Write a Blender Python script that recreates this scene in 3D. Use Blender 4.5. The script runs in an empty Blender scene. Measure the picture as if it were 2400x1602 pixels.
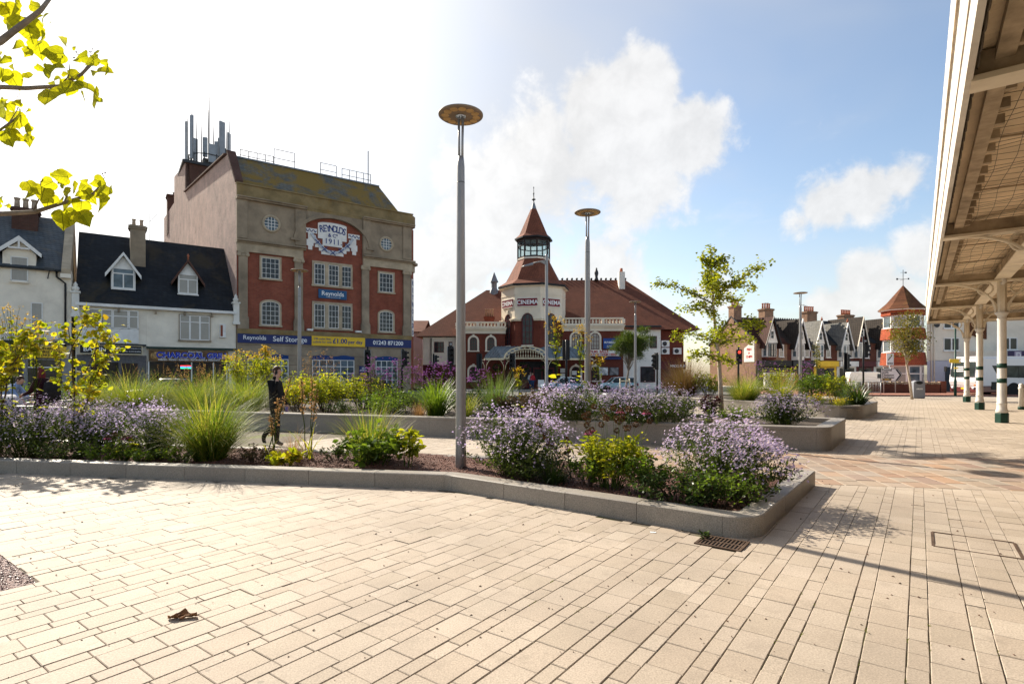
import bpy, bmesh, math, random
import numpy as np
from mathutils import Vector, Matrix

# -- camera, sky, sun, exposure
scene = bpy.context.scene
COL = scene.collection
R = math.radians
EYE = 1.6
FOC = 1300.0 / 2400.0          # focal length in picture widths
cam_data = bpy.data.cameras.new('camera')
cam_data.sensor_width = 36.0
cam_data.lens = 36.0 * FOC
cam_data.shift_y = 75.0 / 2400.0
cam_data.clip_start = 0.05
cam_data.clip_end = 4000.0
cam = bpy.data.objects.new('camera', cam_data)
cam.location = (0, 0, EYE)
cam.rotation_euler = (R(90), 0, 0)
COL.objects.link(cam)
scene.camera = cam

SUN_AZ, SUN_EL = -43.0, 35.5      # degrees, azimuth clockwise from +Y (the view axis)
sun_dir = Vector((math.sin(R(SUN_AZ)) * math.cos(R(SUN_EL)), math.cos(R(SUN_AZ)) * math.cos(R(SUN_EL)), math.sin(R(SUN_EL))))
sun_data = bpy.data.lights.new('sun', 'SUN')
sun_data.energy = 5.0
sun_data.angle = R(0.55)
sun_data.color = (1.0, 0.90, 0.75)
sun = bpy.data.objects.new('sun', sun_data)
sun.rotation_euler = (-sun_dir).to_track_quat('-Z', 'Y').to_euler()
COL.objects.link(sun)

scene.view_settings.view_transform = 'Standard'
scene.view_settings.look = 'None'
scene.view_settings.exposure = 0.98
scene.view_settings.gamma = 1.0
scene.view_settings.use_curve_mapping = False
scene.render.engine = 'CYCLES'
scene.cycles.max_bounces = 6
scene.cycles.diffuse_bounces = 3
scene.cycles.glossy_bounces = 2
scene.cycles.transparent_max_bounces = 8
scene.cycles.use_denoising = True
scene.cycles.sample_clamp_indirect = 6.0

world = bpy.data.worlds.new('World')
scene.world = world
world.use_nodes = True

def build_world():
    nt = world.node_tree
    N, L = nt.nodes, nt.links
    N.clear()
    out = N.new('ShaderNodeOutputWorld')
    bg = N.new('ShaderNodeBackground')
    bg.inputs['Strength'].default_value = 0.092
    sky = N.new('ShaderNodeTexSky')
    sky.sky_type = 'NISHITA'
    sky.sun_disc = False
    sky.sun_elevation = R(SUN_EL)
    sky.sun_rotation = R(SUN_AZ)
    sky.altitude = 10
    sky.air_density = 1.0
    sky.dust_density = 1.3
    sky.ozone_density = 1.2
    tc = N.new('ShaderNodeTexCoord')
    def math_(op, a, b=None, clamp=False):
        n = N.new('ShaderNodeMath'); n.operation = op; n.use_clamp = clamp
        for i, v in enumerate((a, b)):
            if v is None: continue
            if isinstance(v, (int, float)): n.inputs[i].default_value = v
            else: L.new(v, n.inputs[i])
        return n.outputs[0]
    def ramp(v, lo, hi):
        n = N.new('ShaderNodeMapRange'); n.interpolation_type = 'SMOOTHSTEP'
        L.new(v, n.inputs[0]); n.inputs[1].default_value = lo; n.inputs[2].default_value = hi
        return n.outputs[0]
    def noise(vec, scale, detail, rough, dist=0.0):
        n = N.new('ShaderNodeTexNoise'); L.new(vec, n.inputs['Vector'])
        n.inputs['Scale'].default_value = scale; n.inputs['Detail'].default_value = detail
        n.inputs['Roughness'].default_value = rough; n.inputs['Distortion'].default_value = dist
        return n.outputs['Fac']
    d = tc.outputs['Generated']
    sep = N.new('ShaderNodeSeparateXYZ'); L.new(d, sep.inputs[0])
    den = math_('ADD', math_('MAXIMUM', sep.outputs[2], 0.0), 0.18)
    cx = math_('DIVIDE', sep.outputs[0], den); cy = math_('DIVIDE', sep.outputs[1], den)
    comb = N.new('ShaderNodeCombineXYZ'); L.new(cx, comb.inputs[0]); L.new(cy, comb.inputs[1])
    dot = N.new('ShaderNodeVectorMath'); dot.operation = 'DOT_PRODUCT'
    L.new(d, dot.inputs[0]); dot.inputs[1].default_value = sun_dir
    veil_n = noise(comb.outputs[0], 0.9, 4, 0.55, 0.4)
    veil_sun = ramp(dot.outputs['Value'], 0.5, 0.97)
    veil = math_('ADD', math_('MULTIPLY', veil_sun, 0.66), math_('MULTIPLY', ramp(veil_n, 0.38, 0.72), 0.40), True)
    puff = noise(d, 7.5, 7, 0.6, 0.2)
    puff2 = noise(d, 24.0, 5, 0.6, 0.3)
    bank = None
    def px_dir(x, y):
        v = Vector(((x - 1200) / 1300.0, 1.0, (876 - y) / 1300.0)); return v.normalized()
    blobs = [(1500, 215, .10, 1.05), (1390, 240, .09, 1.0), (1430, 330, .15, 1.1), (1620, 320, .10, 1.0), (1280, 400, .18, .9), (1120, 440, .16, .75), (1500, 430, .14, .8),
             (1940, 480, .07, .9), (2030, 450, .075, .9), (2110, 420, .06, .8), (1880, 520, .05, .6),
             (2030, 660, .075, 1.0), (2080, 700, .08, .95), (1960, 720, .08, .8), (2160, 600, .07, .8),
             (1060, 640, .2, .8), (1420, 640, .15, .7), (1650, 690, .1, .6), (1200, 560, .18, .75),
             (300, 250, .3, .6)]
    for (x, y, r, w) in blobs:
        v = N.new('ShaderNodeVectorMath'); v.operation = 'DISTANCE'
        L.new(d, v.inputs[0]); v.inputs[1].default_value = px_dir(x, y)
        m = N.new('ShaderNodeMapRange'); L.new(v.outputs['Value'], m.inputs[0])
        m.inputs[1].default_value = r * 1.08; m.inputs[2].default_value = 0.0
        m.inputs[3].default_value = 0.0; m.inputs[4].default_value = w
        bank = m.outputs[0] if bank is None else math_('MAXIMUM', bank, m.outputs[0])
    bn = math_('ADD', math_('MULTIPLY', math_('SUBTRACT', puff, 0.5), 2.3), math_('MULTIPLY', math_('SUBTRACT', puff2, 0.5), 0.9))
    dens = math_('ADD', bank, math_('MULTIPLY', bn, 0.52))
    cum = ramp(dens, 0.28, 0.56)
    field = ramp(noise(comb.outputs[0], 1.6, 5, 0.6, 0.3), 0.58, 0.78)
    cover = math_('MAXIMUM', cum, math_('MULTIPLY', field, 0.35), True)
    shade = math_('ADD', math_('MULTIPLY', ramp(math_('ADD', math_('MULTIPLY', puff, 0.6), math_('MULTIPLY', puff2, 0.4)), 0.35, 0.65), 0.2), 0.9)
    glow = math_('ADD', math_('MULTIPLY', ramp(dot.outputs['Value'], 0.72, 0.98), 0.6), 1.0)
    lum = math_('MULTIPLY', math_('MULTIPLY', shade, glow), CLOUD)
    cc = N.new('ShaderNodeCombineColor')
    L.new(lum, cc.inputs[0]); L.new(math_('MULTIPLY', lum, 0.99), cc.inputs[1]); L.new(math_('MULTIPLY', lum, 0.975), cc.inputs[2])
    vl = math_('MULTIPLY', math_('ADD', math_('MULTIPLY', ramp(dot.outputs['Value'], 0.76, 0.97), 0.6), 0.84), CLOUD)
    vc = N.new('ShaderNodeCombineColor')
    for i, k in enumerate((1.0, 0.995, 0.98)): L.new(math_('MULTIPLY', vl, k), vc.inputs[i])
    gain = N.new('ShaderNodeMixRGB'); gain.blend_type = 'MULTIPLY'; gain.inputs[0].default_value = 1.0
    L.new(sky.outputs[0], gain.inputs[1]); gain.inputs[2].default_value = (1.18, 1.14, 1.08, 1)
    m1 = N.new('ShaderNodeMixRGB'); L.new(math_('MULTIPLY', veil, 0.92), m1.inputs[0])
    L.new(gain.outputs[0], m1.inputs[1]); L.new(vc.outputs[0], m1.inputs[2])
    m2 = N.new('ShaderNodeMixRGB'); L.new(math_('MULTIPLY', cover, 0.88), m2.inputs[0])
    L.new(m1.outputs[0], m2.inputs[1]); L.new(cc.outputs[0], m2.inputs[2])
    L.new(m2.outputs[0], bg.inputs['Color'])
    L.new(bg.outputs[0], out.inputs['Surface'])
CLOUD = 5.1
build_world()
world.cycles.sampling_method = 'MANUAL'; world.cycles.sample_map_resolution = 256

# -- helpers
def rz(v, a):
    c, s = math.cos(a), math.sin(a)
    return (v[0] * c - v[1] * s, v[0] * s + v[1] * c, v[2])

def mesh_arrays(name, V, faces):
    me = bpy.data.meshes.new(name)
    V = np.asarray(V, dtype=np.float32).reshape(-1, 3)
    me.vertices.add(len(V)); me.vertices.foreach_set('co', V.ravel())
    tot, loops, starts = 0, [], []
    for F in faces:
        F = np.asarray(F, dtype=np.int32)
        if F.size == 0: continue
        k = F.shape[1]
        starts.append(tot + np.arange(len(F)) * k)
        loops.append(F.ravel()); tot += F.size
    loops = np.concatenate(loops); starts = np.concatenate(starts)
    me.loops.add(len(loops)); me.loops.foreach_set('vertex_index', loops)
    me.polygons.add(len(starts)); me.polygons.foreach_set('loop_start', starts.astype(np.int32))
    me.update(calc_edges=True)
    return me

def link(o, parent=None):
    COL.objects.link(o)
    if parent is not None: o.parent = parent
    return o

def tag(o, label=None, cat=None, group=None, kind=None):
    if label: o['label'] = label
    if cat: o['category'] = cat
    if group: o['group'] = group
    if kind: o['kind'] = kind
    return o

def empty(name, loc=(0, 0, 0), rot=0.0, label=None, cat=None, group=None, parent=None):
    o = bpy.data.objects.new(name, None)
    o.empty_display_size = 0.2
    o.location = loc; o.rotation_euler = (0, 0, rot)
    link(o, parent)
    return tag(o, label, cat, group)

def obj(name, me, mat=None, parent=None, loc=None, rot=None):
    o = bpy.data.objects.new(name, me)
    if mat is not None and len(me.materials) == 0:
        for m in (mat if isinstance(mat, (list, tuple)) else [mat]): me.materials.append(m)
    if loc is not None: o.location = loc
    if rot is not None: o.rotation_euler = rot
    return link(o, parent)

def copy_tree(o, parent=None):
    c = o.copy(); COL.objects.link(c); c.parent = parent
    for ch in list(o.children): copy_tree(ch, c)
    return c

class MB:
    def __init__(self): self.v = []; self.f = []; self.mi = []; self.sm = []
    def add(self, vs, fs, m=0, smooth=False):
        b = len(self.v); self.v += [tuple(p) for p in vs]
        for q in fs: self.f.append(tuple(b + i for i in q)); self.mi.append(m); self.sm.append(smooth)
        return self
    def box(self, x0, x1, y0, y1, z0, z1, m=0):
        vs = [(x0, y0, z0), (x1, y0, z0), (x1, y1, z0), (x0, y1, z0), (x0, y0, z1), (x1, y0, z1), (x1, y1, z1), (x0, y1, z1)]
        return self.add(vs, [(0, 3, 2, 1), (4, 5, 6, 7), (0, 1, 5, 4), (1, 2, 6, 5), (2, 3, 7, 6), (3, 0, 4, 7)], m)
    def cbox(self, c, s, m=0, rotz=0.0, rot=None):
        hx, hy, hz = s[0] / 2, s[1] / 2, s[2] / 2
        vs = [(-hx, -hy, -hz), (hx, -hy, -hz), (hx, hy, -hz), (-hx, hy, -hz), (-hx, -hy, hz), (hx, -hy, hz), (hx, hy, hz), (-hx, hy, hz)]
        M = rot if rot is not None else Matrix.Rotation(rotz, 3, 'Z')
        vs = [tuple(M @ Vector(p) + Vector(c)) for p in vs]
        return self.add(vs, [(0, 3, 2, 1), (4, 5, 6, 7), (0, 1, 5, 4), (1, 2, 6, 5), (2, 3, 7, 6), (3, 0, 4, 7)], m)
    def bar(self, p0, p1, w, h=None, m=0):
        h = h or w
        a, b = Vector(p0), Vector(p1); d = (b - a); ln = d.length
        if ln < 1e-6: return self
        d.normalize(); up = Vector((0, 0, 1)) if abs(d.z) < .95 else Vector((0, 1, 0))
        s = d.cross(up).normalized(); u = s.cross(d).normalized()
        vs = []
        for p in (a, b):
            for (i, j) in ((-1, -1), (1, -1), (1, 1), (-1, 1)):
                vs.append(p + s * (i * w / 2) + u * (j * h / 2))
        return self.add(vs, [(3, 2, 1, 0), (4, 5, 6, 7), (0, 1, 5, 4), (1, 2, 6, 5), (2, 3, 7, 6), (3, 0, 4, 7)], m)
    def prism(self, poly, z0, z1, m=0):
        n = len(poly)
        vs = [(p[0], p[1], z0) for p in poly] + [(p[0], p[1], z1) for p in poly]
        fs = [tuple(range(n))[::-1], tuple(range(n, 2 * n))] + [(i, (i + 1) % n, n + (i + 1) % n, n + i) for i in range(n)]
        return self.add(vs, fs, m)
    def slab(self, poly, y0, y1, m=0):
        n = len(poly)
        vs = [(p[0], y0, p[1]) for p in poly] + [(p[0], y1, p[1]) for p in poly]
        fs = [tuple(range(n)), tuple(range(n, 2 * n))[::-1]] + [(i, n + i, n + (i + 1) % n, (i + 1) % n) for i in range(n)]
        return self.add(vs, fs, m)
    def xslab(self, poly, x0, x1, m=0):
        n = len(poly)
        vs = [(x0, p[0], p[1]) for p in poly] + [(x1, p[0], p[1]) for p in poly]
        fs = [tuple(range(n)), tuple(range(n, 2 * n))[::-1]] + [(i, n + i, n + (i + 1) % n, (i + 1) % n) for i in range(n)]
        return self.add(vs, fs, m)
    def lathe(self, prof, c=(0, 0, 0), n=16, m=0, rot0=0.0, smooth=True, cap=True):
        vs, fs = [], []
        for (r, z) in prof:
            for k in range(n):
                a = rot0 + 2 * math.pi * k / n
                vs.append((c[0] + r * math.cos(a), c[1] + r * math.sin(a), c[2] + z))
        for i in range(len(prof) - 1):
            for k in range(n):
                k2 = (k + 1) % n
                fs.append((i * n + k, i * n + k2, (i + 1) * n + k2, (i + 1) * n + k))
        self.add(vs, fs, m, smooth)
        if cap:
            b = len(self.v) - len(vs)
            for (i, rev) in ((0, True), (len(prof) - 1, False)):
                if prof[i][0] > 1e-4:
                    q = [b + i * n + k for k in range(n)]
                    self.f.append(tuple(q[::-1] if rev else q)); self.mi.append(m); self.sm.append(False)
        return self
    def tube(self, path, rad, n=8, m=0, smooth=True):
        P = [Vector(p) for p in path]
        rs = rad if isinstance(rad, (list, tuple)) else [rad] * len(P)
        vs, fs = [], []
        prev = None
        for i, p in enumerate(P):
            t = (P[min(i + 1, len(P) - 1)] - P[max(i - 1, 0)]).normalized()
            if prev is None:
                up = Vector((0, 0, 1)) if abs(t.z) < .9 else Vector((1, 0, 0))
                s = t.cross(up).normalized()
            else:
                s = (prev - t * prev.dot(t)).normalized()
            prev = s; u = t.cross(s)
            for k in range(n):
                a = 2 * math.pi * k / n
                vs.append(p + (s * math.cos(a) + u * math.sin(a)) * rs[i])
        for i in range(len(P) - 1):
            for k in range(n):
                k2 = (k + 1) % n
                fs.append((i * n + k, (i + 1) * n + k, (i + 1) * n + k2, i * n + k2))
        b = len(self.v)
        self.add(vs, fs, m, smooth)
        for (i, rev) in ((0, False), (len(P) - 1, True)):
            q = [b + i * n + k for k in range(n)]
            self.f.append(tuple(q[::-1] if rev else q)); self.mi.append(m); self.sm.append(False)
        return self
    def mesh(self, name, mats, recalc=True):
        me = bpy.data.meshes.new(name)
        me.from_pydata(self.v, [], self.f)
        for mt in (mats if isinstance(mats, (list, tuple)) else [mats]): me.materials.append(mt)
        me.polygons.foreach_set('material_index', self.mi)
        me.polygons.foreach_set('use_smooth', self.sm)
        if recalc:
            bm = bmesh.new(); bm.from_mesh(me); bmesh.ops.recalc_face_normals(bm, faces=bm.faces); bm.to_mesh(me); bm.free()
        me.update()
        return me
    def build(self, name, mats, parent=None, loc=None, rot=None, bevel=0.0):
        o = obj(name, self.mesh(name, mats), None, parent, loc, rot)
        if bevel:
            b = o.modifiers.new('bevel', 'BEVEL'); b.width = bevel; b.segments = 2; b.limit_method = 'ANGLE'
        return o

# -- materials
def new_mat(name):
    m = bpy.data.materials.new(name); m.use_nodes = True
    nt = m.node_tree; b = nt.nodes['Principled BSDF']
    return m, nt, b

def _mix(nt, fac, a, b, mode='MIX'):
    n = nt.nodes.new('ShaderNodeMixRGB'); n.blend_type = mode
    for i, v in enumerate((fac, a, b)):
        if isinstance(v, (int, float)): n.inputs[i].default_value = v
        elif isinstance(v, tuple): n.inputs[i].default_value = v if len(v) == 4 else v + (1,)
        else: nt.links.new(v, n.inputs[i])
    return n.outputs[0]

def _noise(nt, vec, scale, detail=4, rough=0.55, dist=0.0):
    n = nt.nodes.new('ShaderNodeTexNoise')
    if vec is not None: nt.links.new(vec, n.inputs['Vector'])
    n.inputs['Scale'].default_value = scale; n.inputs['Detail'].default_value = detail
    n.inputs['Roughness'].default_value = rough; n.inputs['Distortion'].default_value = dist
    return n.outputs['Fac']

def _range(nt, v, lo, hi, a=0.0, b=1.0):
    n = nt.nodes.new('ShaderNodeMapRange'); nt.links.new(v, n.inputs[0])
    n.inputs[1].default_value = lo; n.inputs[2].default_value = hi
    n.inputs[3].default_value = a; n.inputs[4].default_value = b
    return n.outputs[0]

def _bump(nt, b, h, strength=0.3, dist=0.02):
    n = nt.nodes.new('ShaderNodeBump'); n.inputs['Strength'].default_value = strength; n.inputs['Distance'].default_value = dist
    nt.links.new(h, n.inputs['Height']); nt.links.new(n.outputs[0], b.inputs['Normal'])

def _coord(nt, kind='Object'):
    return nt.nodes.new('ShaderNodeTexCoord').outputs[kind]

def mat_plain(name, col, rough=0.6, var=0.12, scale=3.0, metal=0.0, bump=0.0, bscale=40.0, dirt=None, dirt_amt=0.0, spec=0.25, kind='Object'):
    m, nt, b = new_mat(name)
    c = _coord(nt, kind)
    n1 = _noise(nt, c, scale, 6, 0.6)
    dark = tuple(x * (1 - var * 1.6) for x in col); lite = tuple(min(1, x * (1 + var)) for x in col)
    out = _mix(nt, _range(nt, n1, 0.3, 0.7), dark, lite)
    if dirt:
        n2 = _noise(nt, c, scale * 0.6, 8, 0.65, 0.6)
        out = _mix(nt, _range(nt, n2, 0.5, 0.72, 0.0, dirt_amt), out, dirt)
    nt.links.new(out, b.inputs['Base Color'])
    b.inputs['Roughness'].default_value = rough; b.inputs['Metallic'].default_value = metal
    b.inputs['Specular IOR Level'].default_value = spec
    if bump: _bump(nt, b, _noise(nt, c, bscale, 4, 0.6), bump, 0.01)
    return m

def _uz(nt, c):
    s = nt.nodes.new('ShaderNodeSeparateXYZ'); nt.links.new(c, s.inputs[0])
    a = nt.nodes.new('ShaderNodeMath'); a.operation = 'ADD'
    nt.links.new(s.outputs[0], a.inputs[0]); nt.links.new(s.outputs[1], a.inputs[1])
    k = nt.nodes.new('ShaderNodeCombineXYZ'); nt.links.new(a.outputs[0], k.inputs[0]); nt.links.new(s.outputs[2], k.inputs[1])
    return k.outputs[0]

def mat_course(name, c1, c2, mortar, w=0.23, h=0.075, gap=0.01, rough=0.85, bump=0.5, stain=None, stain_amt=0.5, stain_scale=0.5, offset=0.5, vary=0.7, moss=None, moss_amt=0.0, mlo=0.52):
    m, nt, b = new_mat(name)
    c = _coord(nt)
    uv = _uz(nt, c)
    br = nt.nodes.new('ShaderNodeTexBrick'); nt.links.new(uv, br.inputs['Vector'])
    br.offset = offset
    br.inputs['Color1'].default_value = c1 + (1,); br.inputs['Color2'].default_value = c2 + (1,); br.inputs['Mortar'].default_value = mortar + (1,)
    br.inputs['Scale'].default_value = 1.0; br.inputs['Mortar Size'].default_value = gap; br.inputs['Mortar Smooth'].default_value = 0.2
    br.inputs['Bias'].default_value = 0.0; br.inputs['Brick Width'].default_value = w; br.inputs['Row Height'].default_value = h
    n1 = _noise(nt, c, 0.8, 7, 0.65)
    out = _mix(nt, vary, br.outputs['Color'], _mix(nt, _range(nt, n1, 0.3, 0.7), (0.62, 0.62, 0.62), (1.25, 1.25, 1.25)), 'MULTIPLY')
    if stain:
        n2 = _noise(nt, c, stain_scale, 8, 0.68, 0.5)
        out = _mix(nt, _range(nt, n2, 0.48, 0.68, 0, stain_amt), out, stain)
    if moss:
        n3 = _noise(nt, c, 0.45, 9, 0.7, 0.8)
        out = _mix(nt, _range(nt, n3, mlo, mlo + 0.14, 0, moss_amt), out, moss)
    nt.links.new(out, b.inputs['Base Color'])
    b.inputs['Roughness'].default_value = rough; b.inputs['Specular IOR Level'].default_value = 0.15
    inv = nt.nodes.new('ShaderNodeMath'); inv.operation = 'SUBTRACT'; inv.inputs[0].default_value = 1.0
    nt.links.new(br.outputs['Fac'], inv.inputs[1])
    ad = nt.nodes.new('ShaderNodeMath'); ad.operation = 'ADD'; nt.links.new(inv.outputs[0], ad.inputs[0])
    fine = _noise(nt, c, 30, 3, 0.6)
    sc = nt.nodes.new('ShaderNodeMath'); sc.operation = 'MULTIPLY'; nt.links.new(fine, sc.inputs[0]); sc.inputs[1].default_value = 0.5
    nt.links.new(sc.outputs[0], ad.inputs[1])
    _bump(nt, b, ad.outputs[0], bump, 0.015)
    return m

def mat_glass(name, col=(0.03, 0.035, 0.04), rough=0.06, curtain=None, amt=0.0):
    m, nt, b = new_mat(name)
    c = _coord(nt)
    n1 = _noise(nt, c, 1.3, 3, 0.5, 0.5)
    out = _mix(nt, _range(nt, n1, 0.35, 0.65), tuple(x * 0.6 for x in col), tuple(x * 1.5 for x in col))
    if curtain:
        w = nt.nodes.new('ShaderNodeTexWave'); nt.links.new(c, w.inputs['Vector']); w.inputs['Scale'].default_value = 5.0
        w.inputs['Distortion'].default_value = 2.0
        out = _mix(nt, _range(nt, w.outputs['Fac'], 0, 1, amt * 0.7, amt), out, curtain)
    nt.links.new(out, b.inputs['Base Color'])
    b.inputs['Roughness'].default_value = rough; b.inputs['Specular IOR Level'].default_value = 0.3
    _bump(nt, b, _noise(nt, c, 2.2, 2), 0.05, 0.02)
    return m

def mat_leaf(name, cols, trans=0.5, rough=0.5, gloss=0.12, tint=(1.25, 1.25, 0.6)):
    m = bpy.data.materials.new(name); m.use_nodes = True
    nt = m.node_tree; nt.nodes.clear()
    out = nt.nodes.new('ShaderNodeOutputMaterial')
    g = nt.nodes.new('ShaderNodeNewGeometry')
    oi = nt.nodes.new('ShaderNodeObjectInfo')
    ad = nt.nodes.new('ShaderNodeMath'); ad.operation = 'MULTIPLY_ADD'
    nt.links.new(oi.outputs['Random'], ad.inputs[0]); ad.inputs[1].default_value = 0.18; nt.links.new(g.outputs['Random Per Island'], ad.inputs[2])
    sub = nt.nodes.new('ShaderNodeMath'); sub.operation = 'SUBTRACT'; nt.links.new(ad.outputs[0], sub.inputs[0]); sub.inputs[1].default_value = 0.09
    cr = nt.nodes.new('ShaderNodeValToRGB')
    el = cr.color_ramp.elements
    for i in range(len(cols) - 2): el.new(0.5)
    for i, cc in enumerate(cols):
        el[i].position = i / max(1, len(cols) - 1); el[i].color = tuple(cc) + (1,)
    nt.links.new(sub.outputs[0], cr.inputs[0])
    d = nt.nodes.new('ShaderNodeBsdfDiffuse'); nt.links.new(cr.outputs[0], d.inputs[0])
    t = nt.nodes.new('ShaderNodeBsdfTranslucent')
    mc = _mix(nt, 1.0, cr.outputs[0], tint, 'MULTIPLY'); nt.links.new(mc, t.inputs[0])
    ms = nt.nodes.new('ShaderNodeMixShader'); ms.inputs[0].default_value = trans
    nt.links.new(d.outputs[0], ms.inputs[1]); nt.links.new(t.outputs[0], ms.inputs[2])
    gl = nt.nodes.new('ShaderNodeBsdfGlossy'); gl.inputs['Roughness'].default_value = rough; gl.inputs[0].default_value = (0.8, 0.8, 0.8, 1)
    lw = nt.nodes.new('ShaderNodeLayerWeight'); lw.inputs[0].default_value = 0.3
    fr = nt.nodes.new('ShaderNodeMath'); fr.operation = 'MULTIPLY'; nt.links.new(lw.outputs['Fresnel'], fr.inputs[0]); fr.inputs[1].default_value = gloss
    ms2 = nt.nodes.new('ShaderNodeMixShader'); nt.links.new(fr.outputs[0], ms2.inputs[0])
    nt.links.new(ms.outputs[0], ms2.inputs[1]); nt.links.new(gl.outputs[0], ms2.inputs[2])
    nt.links.new(ms2.outputs[0], out.inputs[0])
    return m

def mat_emit(name, col, strength):
    m, nt, b = new_mat(name)
    b.inputs['Base Color'].default_value = col + (1,)
    b.inputs['Emission Color'].default_value = col + (1,); b.inputs['Emission Strength'].default_value = strength
    return m

M = {}
def text(body, size, loc, parent, mat, bold=0.0, depth=0.004, align='CENTER', name='lettering', rot=(math.pi / 2, 0, 0), sx=1.0, space=1.0):
    cu = bpy.data.curves.new(name, 'FONT')
    cu.body = body; cu.size = size; cu.align_x = align; cu.align_y = 'CENTER'
    cu.extrude = depth; cu.offset = bold; cu.space_character = space; cu.resolution_u = 3
    tmp = bpy.data.objects.new(name, cu)
    COL.objects.link(tmp)
    me = bpy.data.meshes.new_from_object(tmp.evaluated_get(bpy.context.evaluated_depsgraph_get()))
    bpy.data.objects.remove(tmp); me.materials.clear(); me.materials.append(mat)
    o = bpy.data.objects.new(name, me)
    o.location = loc; o.rotation_euler = rot; o.scale = (sx, 1, 1)
    return link(o, parent)
# -- plan directions of the square
rng = np.random.default_rng(11)
random.seed(5)
TH = R(36.27)
U = Vector((math.sin(TH), math.cos(TH), 0))      # along the station front
Vv = Vector((math.cos(TH), -math.sin(TH), 0))    # across it
def DS(d, s, z=0.0): return (Vv.x * d + U.x * s, Vv.y * d + U.y * s, z)
def toDS(x, y): return (x * Vv.x + y * Vv.y, x * U.x + y * U.y)
def G(px, py, z=0.0):
    Y = 1300.0 * (EYE - z) / (py - 876.0); return ((px - 1200.0) / 1300.0 * Y, Y, z)
def inside(p, poly):
    x, y = p[0], p[1]; c = False; n = len(poly)
    for i in range(n):
        x1, y1 = poly[i][0], poly[i][1]; x2, y2 = poly[(i + 1) % n][0], poly[(i + 1) % n][1]
        if (y1 > y) != (y2 > y) and x < (x2 - x1) * (y - y1) / (y2 - y1) + x1: c = not c
    return c
def clip(poly, a, b, c):
    out = []; n = len(poly)
    for i in range(n):
        p, q = poly[i], poly[(i + 1) % n]
        dp, dq = a * p[0] + b * p[1] - c, a * q[0] + b * q[1] - c
        if dp <= 0: out.append(p)
        if (dp < 0 < dq) or (dq < 0 < dp):
            t = dp / (dp - dq); out.append((p[0] + (q[0] - p[0]) * t, p[1] + (q[1] - p[1]) * t))
    return out

# -- ground materials
def mat_stone_piece(name, cols, rough=0.8, speck=0.35, bump=0.35, blot=0.25, moss=0.0):
    m, nt, b = new_mat(name)
    g = nt.nodes.new('ShaderNodeNewGeometry'); oi = nt.nodes.new('ShaderNodeObjectInfo')
    ad = nt.nodes.new('ShaderNodeMath'); ad.operation = 'ADD'
    nt.links.new(g.outputs['Random Per Island'], ad.inputs[0]); nt.links.new(oi.outputs['Random'], ad.inputs[1])
    fr = nt.nodes.new('ShaderNodeMath'); fr.operation = 'FRACT'; nt.links.new(ad.outputs[0], fr.inputs[0])
    cr = nt.nodes.new('ShaderNodeValToRGB'); el = cr.color_ramp.elements
    for i in range(len(cols) - 2): el.new(0.5)
    for i, cc in enumerate(cols): el[i].position = i / max(1, len(cols) - 1); el[i].color = tuple(cc) + (1,)
    nt.links.new(fr.outputs[0], cr.inputs[0])
    pos = nt.nodes.new('ShaderNodeNewGeometry').outputs['Position']
    n1 = _noise(nt, pos, 0.55, 6, 0.6); n2 = _noise(nt, pos, 95, 3, 0.7); n3 = _noise(nt, pos, 5.0, 8, 0.7, 0.4)
    out = _mix(nt, 1.0, cr.outputs[0], _mix(nt, _range(nt, n1, 0.3, 0.7), (1 - blot,) * 3, (1 + blot * 0.45,) * 3), 'MULTIPLY')
    out = _mix(nt, 1.0, out, _mix(nt, _range(nt, n2, 0.3, 0.7), (1 - speck,) * 3, (1 + speck * 0.6,) * 3), 'MULTIPLY')
    out = _mix(nt, _range(nt, n3, 0.54, 0.72, 0, 0.5), out, tuple(x * 0.6 for x in cols[0]))
    vo = nt.nodes.new('ShaderNodeTexVoronoi'); nt.links.new(pos, vo.inputs['Vector']); vo.inputs['Scale'].default_value = 2.6
    out = _mix(nt, _range(nt, vo.outputs['Distance'], 0.035, 0.05, 0.42, 0.0), out, (0.10, 0.085, 0.07))
    nt.links.new(out, b.inputs['Base Color'])
    b.inputs['Roughness'].default_value = rough; b.inputs['Specular IOR Level'].default_value = 0.4
    _bump(nt, b, n2, bump, 0.004)
    return m
M['paver'] = mat_stone_piece('paver_stone', [(0.37, 0.305, 0.235), (0.42, 0.35, 0.28), (0.385, 0.315, 0.245), (0.445, 0.375, 0.30)], rough=0.75, blot=0.24)
M['flag'] = mat_stone_piece('flag_stone', [(0.30, 0.19, 0.13), (0.35, 0.265, 0.195), (0.30, 0.255, 0.205), (0.37, 0.235, 0.15), (0.34, 0.29, 0.24), (0.26, 0.175, 0.135), (0.38, 0.315, 0.25)], blot=0.2, speck=0.25)
M['kerb'] = mat_stone_piece('granite', [(0.30, 0.265, 0.225), (0.335, 0.30, 0.255), (0.275, 0.245, 0.21)], rough=0.5, speck=0.5, bump=0.25)

def mat_joint():
    m, nt, b = new_mat('joint_sand')
    pos = nt.nodes.new('ShaderNodeNewGeometry').outputs['Position']
    n1 = _noise(nt, pos, 0.9, 7, 0.7, 0.6); n2 = _noise(nt, pos, 40, 3, 0.6)
    base = _mix(nt, n2, (0.06, 0.048, 0.032), (0.15, 0.12, 0.085))
    out = _mix(nt, _range(nt, n1, 0.5, 0.66, 0, 0.9), base, (0.10, 0.12, 0.016))
    nt.links.new(out, b.inputs['Base Color']); b.inputs['Roughness'].default_value = 0.95
    _bump(nt, b, n2, 0.6, 0.01)
    return m
M['joint'] = mat_joint()

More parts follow.
